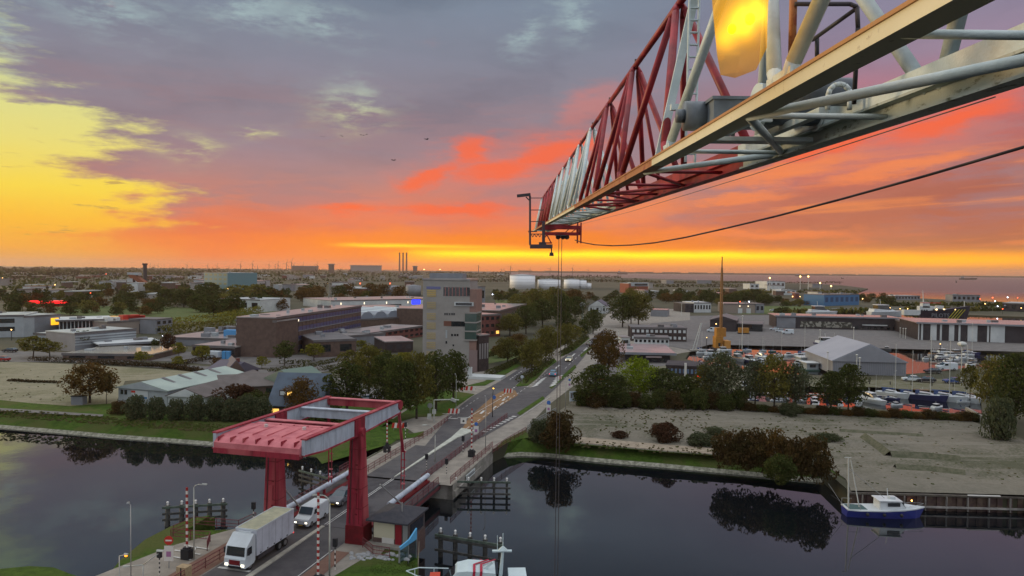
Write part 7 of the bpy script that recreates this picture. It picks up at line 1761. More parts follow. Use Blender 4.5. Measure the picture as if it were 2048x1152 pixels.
def motorboat(hm, cm=None):
    t = thing('motor_yacht', 'x', 'motor boat')
    hull(9.5, 3.2, 1.15, 'hull', hm, t)
    mb = MB(); mb.loft([[(-4.2, -1.3, 1.1), (-4.2, 1.3, 1.1), (-4.0, 1.2, 1.9), (-4.0, -1.2, 1.9)], [(2.6, -0.9, 1.25), (2.6, 0.9, 1.25), (1.4, 0.7, 1.75), (1.4, -0.7, 1.75)]]); c = mb.build('cabin', cm or M_hw, t)
    mb = MB(); mb.loft([[(-3.0, -1.1, 1.8), (-3.0, 1.1, 1.8), (-2.9, 1.0, 2.9), (-2.9, -1.0, 2.9)], [(0.9, -0.95, 1.7), (0.9, 0.95, 1.7), (-0.2, 0.85, 2.8), (-0.2, -0.85, 2.8)]]); mb.build('wheelhouse', M_win, t)
    mb = MB(); mb.box(-3.1, -1.15, 2.85, 0.1, 1.15, 3.0); mb.build('roof', M_hw, t)
    mb = MB(); mb.tube((-1.6, 0, 3.0), (-1.8, 0, 4.4), 0.06); mb.build('mast', M_mast, t)
    mb = MB(); mb.path([(1.5, -1.1, 2.0), (4.0, -0.4, 2.15), (4.5, 0, 2.2), (4.0, 0.4, 2.15), (1.5, 1.1, 2.0)], 0.03, 4); mb.build('rail', M_zinc, t)
    return Proto(t)
Y1, Y2, Y3 = yacht(M_hw, 1), yacht(M_hb, 2, 14, M_teak), yacht(M_hg, 3, 11)
B1, B2, B3 = motorboat(M_hw), motorboat(M_hb), motorboat(mat('grey_hull', (0.25, 0.27, 0.30), 0.4), M_teak)
def berth(pr, px, py, wpx, deg, label, group=None, base=10.0, mast=None, z=HZ):
    p = G(px, py, z); s = max(0.3, wpx / F * p.y / (base * max(0.6, abs(cos(radians(deg))))))
    return pr.put(tuple(p), radians(deg), label, group, (s, s, s * (1.3 if pr in (Y1, Y2, Y3) else 1.0)))
# front basin
for (pr, px, py, w, dg, mt, lb) in [(Y1, 1786, 794, 30, -50, 90, 'white sailing yacht leftmost in the moored row, two masts close by'), (Y1, 1820, 796, 30, -45, 0, 'white sailing yacht second in the moored row behind the yellow post'),
        (Y2, 1855, 800, 44, -35, 0, 'navy hulled sailing yacht with tan boom cover'), (Y1, 1893, 802, 42, -40, 0, 'white sailing yacht with twin masts right of the navy one'), (Y1, 1928, 803, 30, -60, 0, 'white sailing yacht with dark hood at the right of the row'),
        (Y2, 1945, 800, 20, -60, 0, 'blue grey sailing yacht last in the moored row'), (B1, 1747, 806, 30, -70, 0, 'round cabined white motor boat nearest the hedge'), (B1, 1718, 808, 22, 60, 0, 'small white boat left of the round cabined one'),
        (B1, 1680, 812, 16, 70, 0, 'white boat end glimpsed under the pair of dark trees'), (B2, 1628, 806, 20, 80, 0, 'dark blue boat with white top seen between the trees'), (B1, 1632, 812, 18, 60, 0, 'white boat lying before the dark blue boat'),
        (B1, 1550, 798, 18, 75, 0, 'white boat glimpsed right of the tree trunks'), (B3, 1536, 796, 14, 80, 0, 'brown cabined boat glimpsed at the trunks'), (B1, 1507, 797, 16, 60, 0, 'pale boat in the left part of the front basin'), (B2, 1486, 776, 20, 85, 0, 'boat with tall white cabin at the head of the front basin'),
        (B1, 1478, 796, 14, 40, 0, 'white boat lowest at the left end of the front basin'), (B1, 1570, 800, 14, 20, 0, 'small white boat beside the white lamp post'), (Y3, 1608, 800, 16, 70, 0, 'green hulled sailing boat behind the trees'), (B1, 1795, 812, 20, 10, 0, 'small white open boat under the row of yachts'), (B1, 1875, 818, 24, 30, 0, 'white boat half hidden by the hedge below the twin masted yacht')]:
    berth(pr, px, py, w * 1.35, dg, lb)
# inner basin left cluster
for (pr, px, py, w, dg, lb) in [(B1, 1405, 708, 26, 10, 'white motor boat at the left end of the inner basin'), (B1, 1425, 710, 34, 20, 'larger white motor boat right of the leftmost one'), (B1, 1450, 704, 34, 15, 'white boat in front of the yellow crane base'), (Y1, 1402, 702, 24, 0, 'sailing yacht with tall mast left of the crane'),
        (B3, 1478, 722, 28, -80, 'brown cabined boat stern on in the middle cluster'), (B2, 1502, 726, 30, -80, 'boat with blue canopy stern on in the middle cluster'), (B1, 1525, 718, 24, -70, 'greenish white boat right of the blue canopied one'), (B1, 1543, 722, 18, -50, 'small white boat right of the greenish one'),
        (Y3, 1478, 706, 20, 10, 'sailing boat with thin mast behind the middle cluster'), (Y1, 1495, 702, 20, 15, 'sailing boat with tallest mast behind the middle cluster'), (Y1, 1526, 703, 16, 10, 'sailing boat before the first glowing reflection'), (Y3, 1545, 704, 16, 5, 'sailing boat before the second glowing reflection'),
        (B1, 1580, 712, 24, 10, 'white motor boat alone right of the glowing reflection'), (Y1, 1607, 712, 36, 12, 'sailing yacht with dark cover and tall mast near the grey shed'), (B2, 1625, 708, 30, 14, 'navy motor boat behind the tall masted yacht'), (B1, 1560, 720, 16, -30, 'small white boat below the lone motor boat'),
        (B1, 1456, 716, 20, -60, 'small motor boat below the crane pontoon'), (B1, 1770, 700, 20, 150, 'white boat with white radar mast behind the grey shed')]:
    berth(pr, px, py, w, dg, lb)
# inner basin right cluster
for i, (px, py, w, dg) in enumerate([(1872, 712, 34, 8), (1890, 708, 36, 5), (1884, 716, 30, 12), (1905, 714, 34, 10), (1915, 708, 30, 5), (1925, 719, 32, 12), (1938, 712, 28, 8), (1908, 722, 28, 15), (1946, 724, 22, 15), (1896, 724, 22, 12), (1880, 733, 18, 5), (1942, 732, 24, 12)]):
    berth(B1 if i % 4 else B3, px, py, w, dg, 'white motor cruiser packed among others in the right marina cluster' if i % 4 else 'wood topped cruiser packed in the right marina cluster', 'motor cruisers in the right marina cluster')
erng = random.Random(77)
for i in range(34):
    px = erng.choice([erng.uniform(1400, 1640), erng.uniform(1440, 1700), erng.uniform(1830, 1960)]); py = erng.uniform(712, 734) if px < 1650 else erng.uniform(706, 736)
    if i % 3 == 0: px, py = erng.uniform(1470, 1950), erng.uniform(788, 806) + 0
    k = erng.randrange(6); pr = [B1, Y1, B2, Y3, B1, Y2][k]
    nm = ['white motor boat', 'white sailing yacht', 'navy motor boat', 'green hulled sailing boat', 'white motor boat', 'navy sailing yacht'][k]
    reg = ('front basin' if py > 770 else 'inner basin') + (' behind the tree trunks' if px < 1700 and py > 770 else ' among the yacht row' if py > 770 else ' left cluster' if px < 1550 else ' near the grey shed' if px < 1750 else ' right cluster')
    berth(pr, px, py, erng.uniform(16, 26), erng.uniform(-80, 40), 'extra small %s moored in the %s' % (nm, reg) if False else 'small %s, %s, %s' % (nm, reg, ['bow to quay', 'lying askew', 'between larger boats', 'next to the jetty'][i % 4]), 'small boats moored in the marina')
# big cruiser lying at the quay
p = G(1661, 692, HZ); cr = B2.put(tuple(p), radians(6), 'large dark hulled white motor cruiser at the quay behind the grey boat shed', None, 1)
s = 66 / F * p.y / 9.5; cr.scale = (s, s * 0.9, s * 0.85)
# floating white platforms
for (px0, px1, py, lb) in [(1600, 1650, 730, 'pale green floating boathouse left of the grey shed'), (1612, 1640, 742, 'small white floating hut below the boathouse')]:
    a = G(px0, py, HZ); b_ = G(px1, py, HZ); L_ = (b_ - a).length; t = thing('floating_hut', lb, 'floating hut', tuple(a))
    mb = MB(); mb.box(0, 0, -0.3, L_, 5, 0.4); mb.build('pontoon', M_hg, t); mb = MB(); mb.box(0.4, 0.4, 0.4, L_ - 0.4, 4.6, 2.2); mb.build('wall', M_pclad, t); mb = MB(); mb.box(0, 0, 2.2, L_, 5, 2.4); mb.build('roof', M_wclad, t)
    mb = MB(); mb.box(L_ * 0.3, 0.34, 1.0, L_ * 0.7, 0.4, 1.8); mb.build('window', M_win, t)
# jetties
for (a, b_, lb) in [((1500, 788), (1980, 800), 'long grey jetty along the row of sailing yachts'), ((1700, 774), (1960, 782), 'jetty behind the row of sailing yachts'), ((1440, 716), (1640, 722), 'jetty through the left cluster of the inner basin'), ((1860, 726), (1960, 730), 'jetty beside the right marina cluster')]:
    A_, B_ = G(*a, HZ), G(*b_, HZ); d = B_ - A_; t = thing('jetty', lb, 'jetty', tuple(A_), math.atan2(d.y, d.x))
    mb = MB(); mb.box(0, -0.6, 0.15, d.length, 0.6, 0.4); mb.build('deck', M_conc, t)
    for i in range(7): mb = MB(); mb.tube((d.length * i / 6.2, 0.7, -2), (d.length * i / 6.2, 0.7, 1.6), 0.14); mb.build('pile', M_fw, t)
# harbour masts and lamp posts on the quays
for i, (px, py, tp, lb) in enumerate([(1484, 700, 632, 'thin pale mast by the yellow pontoon'), (1713, 752, 710, 'slim white pole in front of the boat shed, left one'), (1719, 754, 716, 'slim white pole in front of the boat shed, right one'), (1655, 745, 704, 'white pole at the left corner of the boat shed'), (1800, 676, 656, 'thin white pole before the brick gable, left one'),
        (1806, 677, 657, 'thin white pole before the brick gable, middle one'), (1811, 678, 657, 'thin white pole before the brick gable, right one'), (1922, 770, 688, 'tall mast with round lamp cluster by the marina cluster'), (1640, 690, 660, 'thin lamp pole on the inner quay'), (1707, 690, 655, 'thin lamp pole behind the dark cruiser'), (1363, 632, 608, 'pale pole beside the boat store')]):
    b0 = G(px, py); hz = D(px, tp, b0.y).z; t = thing('quay_mast', lb, 'mast', tuple(b0))
    mb = MB(); mb.tube((0, 0, 0), (0, 0, hz), 0.16, 0.10, 6); mb.build('pole', M_mast, t); mb = MB(); mb.ball((0, 0, hz), 0.35 if i != 7 else 1.1, 8, 0.6); mb.build('lamp', M_mast, t)
# shear legs leaning at the left basin corner
b0 = G(1385, 702); t = thing('mast_crane', 'pair of leaning pale struts of the mast crane at the left basin corner', 'mast crane', tuple(b0))
def Q2(px, py): return D(px, py, b0.y) - b0
for x in (1385, 1391): mb = MB(); mb.tube(Q2(x, 700), Q2(1402 + (x - 1385) * 0.3, 646), 0.14, n=6); mb.build('strut', M_mast, t)
mb = MB(); mb.box(-1, -1, 0, 2, 1, 0.5); mb.build('foot', M_conc, t)
# yellow crane on its pontoon
M_yel = mat('crane_yellow', (0.42, 0.20, 0.03), 0.6, scale=0.5, col2=(0.34, 0.15, 0.03)); M_yeld = mat('faded_boom_yellow', (0.26, 0.135, 0.05), 0.7)
b0 = G(1441, 700, HZ); t = thing('harbour_crane', 'yellow harbour crane with a very tall lattice boom on a pontoon', 'harbour crane', tuple(b0))
u_ = b0.y / F
mb = MB(); mb.box(-14 * u_, -3, -0.4, 16 * u_, 4, 0.8); mb.build('pontoon', M_bclad, t)
mb = MB(); mb.box(-12 * u_, -1.5, 0.8, 3 * u_, 2.5, 5); mb.build('machine_house', M_yel, t)
mb = MB(); mb.box(-10 * u_, -1.0, 5, 9 * u_, 2.0, 8.2); mb.build('upper_house', M_yel, t)
mb = MB(); mb.box(4 * u_, -2.5, 0.8, 16 * u_, 2, 3.6); mb.build('deck_house', mat('orange_cabin', (0.50, 0.24, 0.06), 0.6), t)
mb = MB(); mb.bar((-7 * u_, -1.6, 2.2), (-3 * u_, -1.6, 2.2), 0.1, 1.2); mb.build('window', M_win, t)
zt_ = (D(1442, 535, b0.y) - b0).z
bw = 1.7 * u_
bt = MB()
n = 26
def cw_(z): return bw * (1 - 0.45 * max(0, (z - 25) / (zt_ - 25)))
for sx in (-1, 1):
    for sy in (-1, 1): 
        mb = MB(); mb.path([(sx * cw_(8), sy * cw_(8), 8), (sx * cw_(25), sy * cw_(25), 25), (sx * cw_(zt_), sy * cw_(zt_), zt_)], 0.15, 5); mb.build('boom_chord', M_yeld, t)
for i in range(n):
    z0 = 8 + (zt_ - 8) * i / n; z1 = 8 + (zt_ - 8) * (i + 1) / n
    for sy in (-1, 1):
        bt.bar((-cw_(z0), sy * cw_(z0), z0), (cw_(z1), sy * cw_(z1), z1), 0.11, 0.11) if i % 2 else bt.bar((cw_(z0), sy * cw_(z0), z0), (-cw_(z1), sy * cw_(z1), z1), 0.11, 0.11)
    bt.bar((-cw_(z0), -cw_(z0), z0), (cw_(z0), -cw_(z0), z0), 0.10, 0.10)
bt.build('boom_lattice', M_yeld, t)
mb = MB(); mb.tube((0, 0, zt_), (0, 0, zt_ + 4), 0.2); mb.build('boom_tip', M_bclad, t)
b0 = G(1486, 668); t = thing('excavator_cabin', 'small orange yellow machine parked by the dark pavilion', 'machine', tuple(b0)); mb = MB(); mb.box(-2, -1, 0.5, 2.4, 1, 2.8); mb.build('body', M_yel, t); mb = MB(); mb.box(-2.2, -1.2, 0, 2.6, 1.2, 0.6); mb.build('track', M_blk, t)

# dark ship with yellow stripes
b0 = G(1842, 640, HZ); u_ = b0.y / F; Ls = 102 * u_
t = thing('pilot_ship', 'dark navy ship with four yellow bow stripes and white superstructure behind the black warehouse', 'ship', tuple(b0 + Vector((Ls * 0.46, 0, 0))))
hull(Ls, Ls * 0.16, 6.0, 'hull', mat('ship_navy', (0.016, 0.014, 0.028), 0.5), t, 0.55, 1.0, 0, 0.7)
def sx_(px): return (px - 1842) * u_ - Ls * 0.46
def sz_(py): return (640 - py) * u_
for (x0, x1, y0, y1, nm) in ((1836, 1866, 625, 612, 'superstructure'), (1862, 1912, 623, 617.5, 'deck_house'), (1842, 1856, 612, 604, 'bridge_deck'), (1872, 1884, 618, 611, 'deck_house'), (1805, 1836, 627, 620, 'aft_deck_house')):
    mb = MB(); mb.box(sx_(x0), -Ls * 0.05, sz_(y0) - 1, sx_(x1), Ls * 0.05, sz_(y1)); q = mb.build(nm, M_wclad, t)
mb = MB(); mb.box(sx_(1836), -Ls * 0.055, sz_(606), sx_(1878), -Ls * 0.05, sz_(604.5)); mb.build('red_rail', M_sred, t)
for k in range(3): mb = MB(); mb.box(sx_(1839 + k * 5), -Ls * 0.05 - 0.15, sz_(621.5), sx_(1841.5 + k * 5), -Ls * 0.05, sz_(619)); mb.build('window', M_win, t)
mb = MB(); mb.tube((sx_(1846), 0, sz_(606)), (sx_(1844), 0, sz_(580)), 0.4, 0.15, 6); mb.build('mast', M_mast, t)
mb = MB(); mb.tube((sx_(1928), 0, sz_(622)), (sx_(1928), 0, sz_(601)), 0.4, 0.2, 6); mb.build('mast', M_mast, t)
for k in range(4):
    x0, x1 = sx_(1889 + k * 6), sx_(1906 + k * 6) ; yv = -Ls * 0.08 - 0.25
    mb = MB(); w_ = 1.5 * u_; z0, z1 = 0.7, 7.0; sl = (x1 - x0)
    mb.add([(x0, yv, z0), (x0 + w_, yv, z0), (x0 + sl + w_, yv, z1), (x0 + sl, yv, z1), (x0, yv + .3, z0), (x0 + w_, yv + .3, z0), (x0 + sl + w_, yv + .3, z1), (x0 + sl, yv + .3, z1)], [(0, 1, 2, 3), (7, 6, 5, 4), (0, 4, 5, 1), (2, 6, 7, 3), (1, 5, 6, 2), (0, 3, 7, 4)]); mb.build('stripe', mat('ship_yellow', (0.40, 0.36, 0.03), 0.6), t)
text_mesh('PILOTS', 3.6, M_gclad, t, (sx_(1875), -Ls * 0.08 - 0.3, 3.0), (pi / 2, 0, 0), 'hull_lettering', 0.05)
for px in (1869, 1884, 1906): mb = MB(); mb.ball((sx_(px), -Ls * 0.06, sz_(618.5)), 0.55, 6); mb.build('deck_lamp', glow('deck_lamp', (255, 210, 150), 4), t)
b0 = G(1772, 632, HZ); B1.put(tuple(b0), 0.1, 'white harbour vessel left of the dark ship behind the warehouse roofs', None, 2.6)
b0 = G(1645, 631, HZ); B1.put(tuple(b0), 0.05, 'white cabin boat showing above the roof of the dark warehouse', None, 2.2)

# blue and white fishing cutter at the quay
p = G(1768, 1032, WZ); s = p.y / F
fc = thing('fishing_cutter', 'blue hulled cutter with white wheelhouse and tall stern mast moored at the quay', 'fishing boat', tuple(p), radians(-4))
fc.scale = (1.0, 0.92, 0.80)
M_hbl = mat('blue_cutter_hull', (0.025, 0.035, 0.22), 0.4, spec=0.5)
hl = hull(9.6, 3.0, 1.15, 'hull', M_hbl, fc, 0.35, 0.3, 0.0, 0.75)
mb = MB(); secs = []
for f, k in ((0, 0.78), (0.15, 0.97), (0.45, 1.02), (0.7, 0.88), (0.86, 0.57), (0.96, 0.22), (1.0, 0.05)):
    w = 1.5 * k; g = 1.15 * (1 + 0.35 * max(0, f - 0.3) / 0.7); x = -4.8 + 9.6 * f
    secs.append([(x, w, g - 0.05), (x, w, g + 0.12), (x, -w, g + 0.12), (x, -w, g - 0.05)])
mb.loft(secs); mb.build('rubbing_band', M_hw, fc)
mb = MB(); mb.box(-4.5, -1.05, 1.2, -0.6, 1.05, 1.30); mb.build('work_deck', mat('teal_deck', (0.06, 0.11, 0.11), 0.7), fc)
mb = MB(); mb.loft([[(-0.9, -1.1, 1.2), (-0.9, 1.1, 1.2), (-0.9, 1.0, 2.7), (-0.9, -1.0, 2.7)], [(2.3, -0.95, 1.35), (2.3, 0.95, 1.35), (1.6, 0.8, 2.65), (1.6, -0.8, 2.65)]]); wh = mb.build('wheelhouse', M_hw, fc)
mb = MB(); mb.box(-1.1, -1.2, 2.65, 1.7, 1.2, 2.78); mb.build('wheelhouse_roof', M_hw, wh)
for s_ in (-1, 1): mb = MB(); mb.bar((0.0, s_ * 1.06, 2.15), (1.5, s_ * 0.95, 2.15), 0.06, 0.55); mb.build('window', M_win, wh)
mb = MB(); mb.bar((2.06, -0.7, 2.15), (2.06, 0.7, 2.15), 0.06, 0.5); mb.build('windscreen', M_win, wh)
mb = MB(); mb.loft([[(2.2, -1.0, 1.3), (2.2, 1.0, 1.3), (2.2, 0.8, 1.85), (2.2, -0.8, 1.85)], [(4.3, -0.3, 1.5), (4.3, 0.3, 1.5), (4.1, 0.2, 1.7), (4.1, -0.2, 1.7)]]); mb.build('foredeck', M_hw, fc)
mb = MB(); mb.tube((-4.3, 0, 1.2), (-4.45, 0, 9.0), 0.10, 0.07, 8); mb.tube((-4.9, 0, 8.95), (-4.1, 0, 8.95), 0.05); mb.build('mast', M_mast, fc)
mb = MB(); mb.tube((-3.0, 0, 1.2), (-4.15, 0, 8.6), 0.08, 0.05, 8); mb.build('derrick', M_mast, fc)
mb = MB(); mb.tube((0.0, 0, 2.8), (-4.3, 0, 7.2), 0.035, n=5); mb.tube((-4.9, 0, 1.3), (-6.6, 0.5, 4.6), 0.03, n=5); mb.build('rigging', M_zinc, fc)
mb = MB(); mb.tube((0.4, 0, 2.78), (0.3, 0, 4.3), 0.05); mb.box(0.55, -0.3, 2.8, 1.2, 0.3, 3.15); mb.build('radar_mast', M_hw, fc)
mb = MB(); mb.path([(-4.7, -1.15, 1.35), (-4.7, -1.15, 2.2), (-3.4, -1.4, 2.1), (-3.4, -1.4, 1.35)], 0.03, 5); mb.path([(-4.7, 1.15, 1.35), (-4.7, 1.15, 2.2), (-3.4, 1.4, 2.1)], 0.03, 5); mb.build('stern_rail', M_zinc, fc)
for q in (-2.6, -0.6, 1.4):
    mb = MB(); mb.ball((q, -1.62, 0.75), 0.22, 8, 1.3); mb.build('hull_fender', M_blk, fc)
mb = MB(); mb.path([(3.9, 0.5, 1.5), (5.6, 2.2, 2.0)], 0.03, 4); mb.path([(-4.6, 1.0, 1.4), (-5.6, 2.4, 2.2)], 0.03, 4); mb.build('mooring_lines', M_blk, fc)
mb = MB(); mb.path([(2.6, -0.9, 1.9), (4.2, -0.35, 2.1), (4.7, 0, 2.15), (4.2, 0.35, 2.1), (2.6, 0.9, 1.9)], 0.025, 5); mb.build('bow_rail', M_zinc, fc)
p = G(2052, 1030, WZ); hb = thing('motor_yacht', 'white bowed boat cut by the right edge of the picture at the quay', 'motor boat', tuple(p + Vector((3.6, 0, 0))), radians(184))
hull(8, 2.8, 1.2, 'hull', M_hw, hb, 0.35); mb = MB(); mb.loft([[(-3, -1, 1.2), (-3, 1, 1.2), (-2.8, .9, 2.2), (-2.8, -.9, 2.2)], [(1.6, -.8, 1.3), (1.6, .8, 1.3), (0.8, .6, 2.0), (0.8, -.6, 2.0)]]); mb.build('cabin', M_hw, hb)

# white pilot boat under the camera
PY_ = 62.0; p = D(945, 1150, PY_); p.z = WZ
pb = thing('pilot_boat', 'white patrol boat with red angled stripes and radar mast cut by the bottom edge', 'patrol boat', tuple(p), radians(183))
M_pw = mat('bright_white_paint', (0.55, 0.66, 0.68), 0.4, scale=-0.6, col2=(0.48, 0.58, 0.60))
hull(11.5, 3.6, 1.5, 'hull', M_pw, pb, 0.3, 0.4)
mb = MB(); mb.loft([[(-2.2, -1.5, 1.5), (-2.2, 1.5, 1.5), (-2.0, 1.35, 3.35), (-2.0, -1.35, 3.35)], [(0.4, -1.5, 1.5), (0.4, 1.5, 1.5), (0.4, 1.3, 3.55), (0.4, -1.3, 3.55)], [(2.8, -1.3, 1.6), (2.8, 1.3, 1.6), (1.4, 1.1, 3.4), (1.4, -1.1, 3.4)]]); cb_ = mb.build('cabin', M_pw, pb)
mb = MB(); mb.add([(2.83, -0.95, 1.9), (2.83, 0.95, 1.9), (1.62, 0.85, 3.25), (1.62, -0.85, 3.25), (2.7, -0.95, 1.85), (2.7, 0.95, 1.85), (1.5, 0.85, 3.2), (1.5, -0.85, 3.2)], [(0, 1, 2, 3), (7, 6, 5, 4), (0, 4, 5, 1), (1, 5, 6, 2), (2, 6, 7, 3), (3, 7, 4, 0)]); mb.build('windscreen', M_win, cb_)
M_rs = mat('stripe_red', (0.38, 0.02, 0.05), 0.5)
for k in range(2):
    x = -0.15 - k * 0.62
    mb = MB(); mb.bar((x, 1.38, 3.53), (x + 0.0, -0.1, 3.60), 0.22, 0.06); mb.bar((x, -0.1, 3.60), (x - 1.3, -1.25, 3.52), 0.14, 0.06); mb.build('roof_stripe', M_rs, cb_)
    for s_ in (-1, 1): mb = MB(); mb.bar((x, s_ * 1.36, 3.5), (x + 0.25, s_ * 1.52, 1.6), 0.22, 0.05, (0, 1, 0)); mb.build('side_stripe', M_rs, cb_)
mb = MB(); mb.tube((-2.5, 0, 2.4), (-2.7, 0, 4.85), 0.17, 0.13, 10); mb.build('mast', M_pw, pb)
mb = MB(); mb.box(-3.5, -0.15, 4.75, -1.75, 0.15, 4.87); mb.loft([[(-3.1, -.25, 4.87), (-2.3, -.25, 4.87), (-2.3, .25, 4.87), (-3.1, .25, 4.87)], [(-2.75, -.05, 5.25), (-2.65, -.05, 5.25), (-2.65, .05, 5.25), (-2.75, .05, 5.25)]]); mb.build('radar_arm', M_pw, pb)
mb = MB(); mb.tube((-2.7, 0, 5.2), (-2.7, 0, 6.4), 0.04); mb.tube((-2.2, 0, 4.9), (-2.2, 0, 6.2), 0.03); mb.build('aerial', M_pw, pb)
mb = MB(); mb.bar((-1.0, 0.4, 3.3), (-1.8, 0.7, 4.1), 0.2, 0.2); mb.build('boom_strut', M_pw, pb)
mb = MB(); mb.box(-4.8, -0.9, 2.2, -3.2, 0.9, 2.9); mb.build('raft_canister', M_pw, pb); mb = MB(); mb.box(-4.4, -1.0, 1.6, -3.6, 1.0, 2.2); mb.build('aft_locker', M_cg, pb)
mb = MB(); mb.path([(2.2, -1.35, 2.7), (4.8, -0.9, 3.0), (5.9, 0, 3.1), (4.8, 0.9, 3.0), (2.2, 1.35, 2.7)], 0.05, 6)
for q in ((3.5, -1.1), (5.2, -0.7), (5.2, 0.7), (3.5, 1.1)): mb.tube((q[0], q[1], 1.7), (q[0], q[1], 2.9), 0.04)
mb.build('bow_rail', M_pw, pb)
mb = MB(); mb.box(2.9, -0.5, 2.2, 3.8, 0.5, 2.75); mb.build('life_raft', mat('orange_raft', (0.55, 0.06, 0.03), 0.6), pb)

# ------------------------------------------------------------------ parked cars, vans, small lights
def mini(paint, van=False, seed=0):
    o = car('parked_car' if not van else 'parked_van', 'x', paint, 4.3 if not van else 5.2, 1.8, 1.45 if not van else 2.2, van, lights=False); o['category'] = 'van' if van else 'car'; return Proto(o)
CP = [('silver', mini(mat('silver_paint', (0.36, 0.36, 0.40), 0.3))), ('black', mini(mat('black_paint', (0.03, 0.03, 0.035), 0.3))), ('white', mini(M_lw)), ('red', mini(mat('red_car_paint', (0.28, 0.02, 0.02), 0.3))), ('blue', mini(mat('blue_car_paint', (0.04, 0.08, 0.22), 0.3)))]
VP = mini(M_lw, True)
for (c, px, py, dg, lb) in [(3, 4, 722, 80, 'red parked car at the left picture edge on the street'), (2, 1822, 762, 75, 'white parked car on the grass beside the boat shed'), (1, 1852, 764, 80, 'black parked car second on the grass beside the boat shed'), (4, 1905, 766, 85, 'blue parked car third on the grass quay'),
        (1, 1865, 746, 85, 'dark parked car at the water side of the grass quay'), (2, 1560, 664, 70, 'white parked car before the dark warehouse'), (2, 1548, 660, 75, 'white parked car farther left before the dark warehouse'), (0, 1436, 664, 80, 'silver parked car under the yellow boom'),
        (1, 1700, 622, 85, 'dark parked car beyond the warehouses'), (2, 1545, 622, 85, 'white parked car on the far quay'), (0, 1566, 623, 85, 'silver parked car on the far quay grass'), (2, 1345, 655, 60, 'white parked car on the plaza edge'),
        (1, 1215, 770, 30, 'black parked car behind the dark bushy tree'), (2, 1222, 776, 30, 'white parked car behind the dark bushy tree'), (3, 1208, 764, 30, 'red parked car behind the dark bushy tree'), (0, 1300, 765, 70, 'silver parked car in the yard behind the lime tree'),
        (1, 150, 716, 80, 'black parked car in the left car park'), (4, 255, 716, 80, 'blue parked car in the left car park'), (0, 280, 715, 80, 'silver parked car in the left car park'), (1, 770, 770, 20, 'black parked car on the street under the dark trees'), (1, 20, 704, 85, 'black parked car left of the round olive trees'), (0, 1180, 690, 20, 'silver car far up the road beyond the second median')]:
    CP[c][1].put(tuple(G(px, py, 0.15)), radians(dg), lb)
for (px, py, dg, lb) in [(1575, 668, 80, 'white van parked by the dark warehouse'), (1425, 664, 75, 'white van left of the yellow boom'), (1894, 740, 85, 'white van parked near the marina cluster'), (425, 716, 75, 'white van by the brick workshop')]:
    VP.put(tuple(G(px, py, 0.15)), radians(dg), lb)
lrng = random.Random(8)
def light_post(px, py, up, col, k, r, label, grp):
    b0 = G(px, py); h = max(4.0, D(px, py - up, b0.y).z); t = thing('light_mast', label, 'light mast', tuple(b0), 0, grp)
    mb = MB(); mb.tube((0, 0, 0), (0, 0, h), 0.12, n=5); mb.build('pole', M_dk, t)
    mb = MB(); mb.ball((0, 0, h), r * b0.y / F, 6); mb.build('lamp', glow('mast_lamp_%d_%d' % (col[1], col[2]), col, k), t)
warm, cool, redc = (255, 200, 120), (225, 235, 255), (255, 90, 50)
pts = [(8, 577), (25, 557), (5, 556), (101, 574), (110, 571), (144, 569), (181, 590), (456, 580), (212, 548), (23, 676), (672, 566), (720, 567), (780, 567), (325, 690), (37, 601), (740, 716), (880, 539), (848, 539), (655, 566), (1432, 660), (1432, 600), (1413, 692), (1985, 598), (1960, 601), (2015, 597), (2035, 598), (1970, 612), (1995, 618), (2005, 624), (2042, 622), (1990, 606), (1935, 620), (1780, 622), (1800, 624), (1815, 624), (1480, 608), (1498, 608), (1690, 697), (1798, 655), (1640, 706), (1880, 706), (1000, 655), (990, 650), (1585, 596), (1600, 596), (1670, 602), (1725, 601), (985, 592)]
for i, (px, py) in enumerate(pts):
    c = lrng.choice([warm, warm, cool, redc]); f_ = py < 640
    light_post(px, py + 5, 5, c, 6, lrng.uniform(0.7, 1.3), 'small %s lamp mast %s, %s' % ({warm: 'warm lit', cool: 'white lit', redc: 'red lit'}[c], ('on the left plain' if px < 800 else 'by the harbour shore') if f_ else ('among the left buildings' if px < 1100 else 'on the harbour quay'), 'at the far left edge' if px < 60 else 'left of the chimney' if px < 260 else 'near the lattice mast' if px < 760 else 'by the tower' if px < 1100 else 'by the tan workshop' if px < 1520 else 'by the blue sheds' if px < 1740 else 'left of the dark ship' if px < 1850 else 'behind the dark ship' if px < 1975 else ('right of the dark ship, higher one' if py < 606 else 'right of the dark ship, lower one')), ('lamps on the left plain' if px < 800 else 'lamps by the harbour shore') if f_ else ('lamps among the left buildings' if px < 1100 else 'lamps on the harbour quay'))

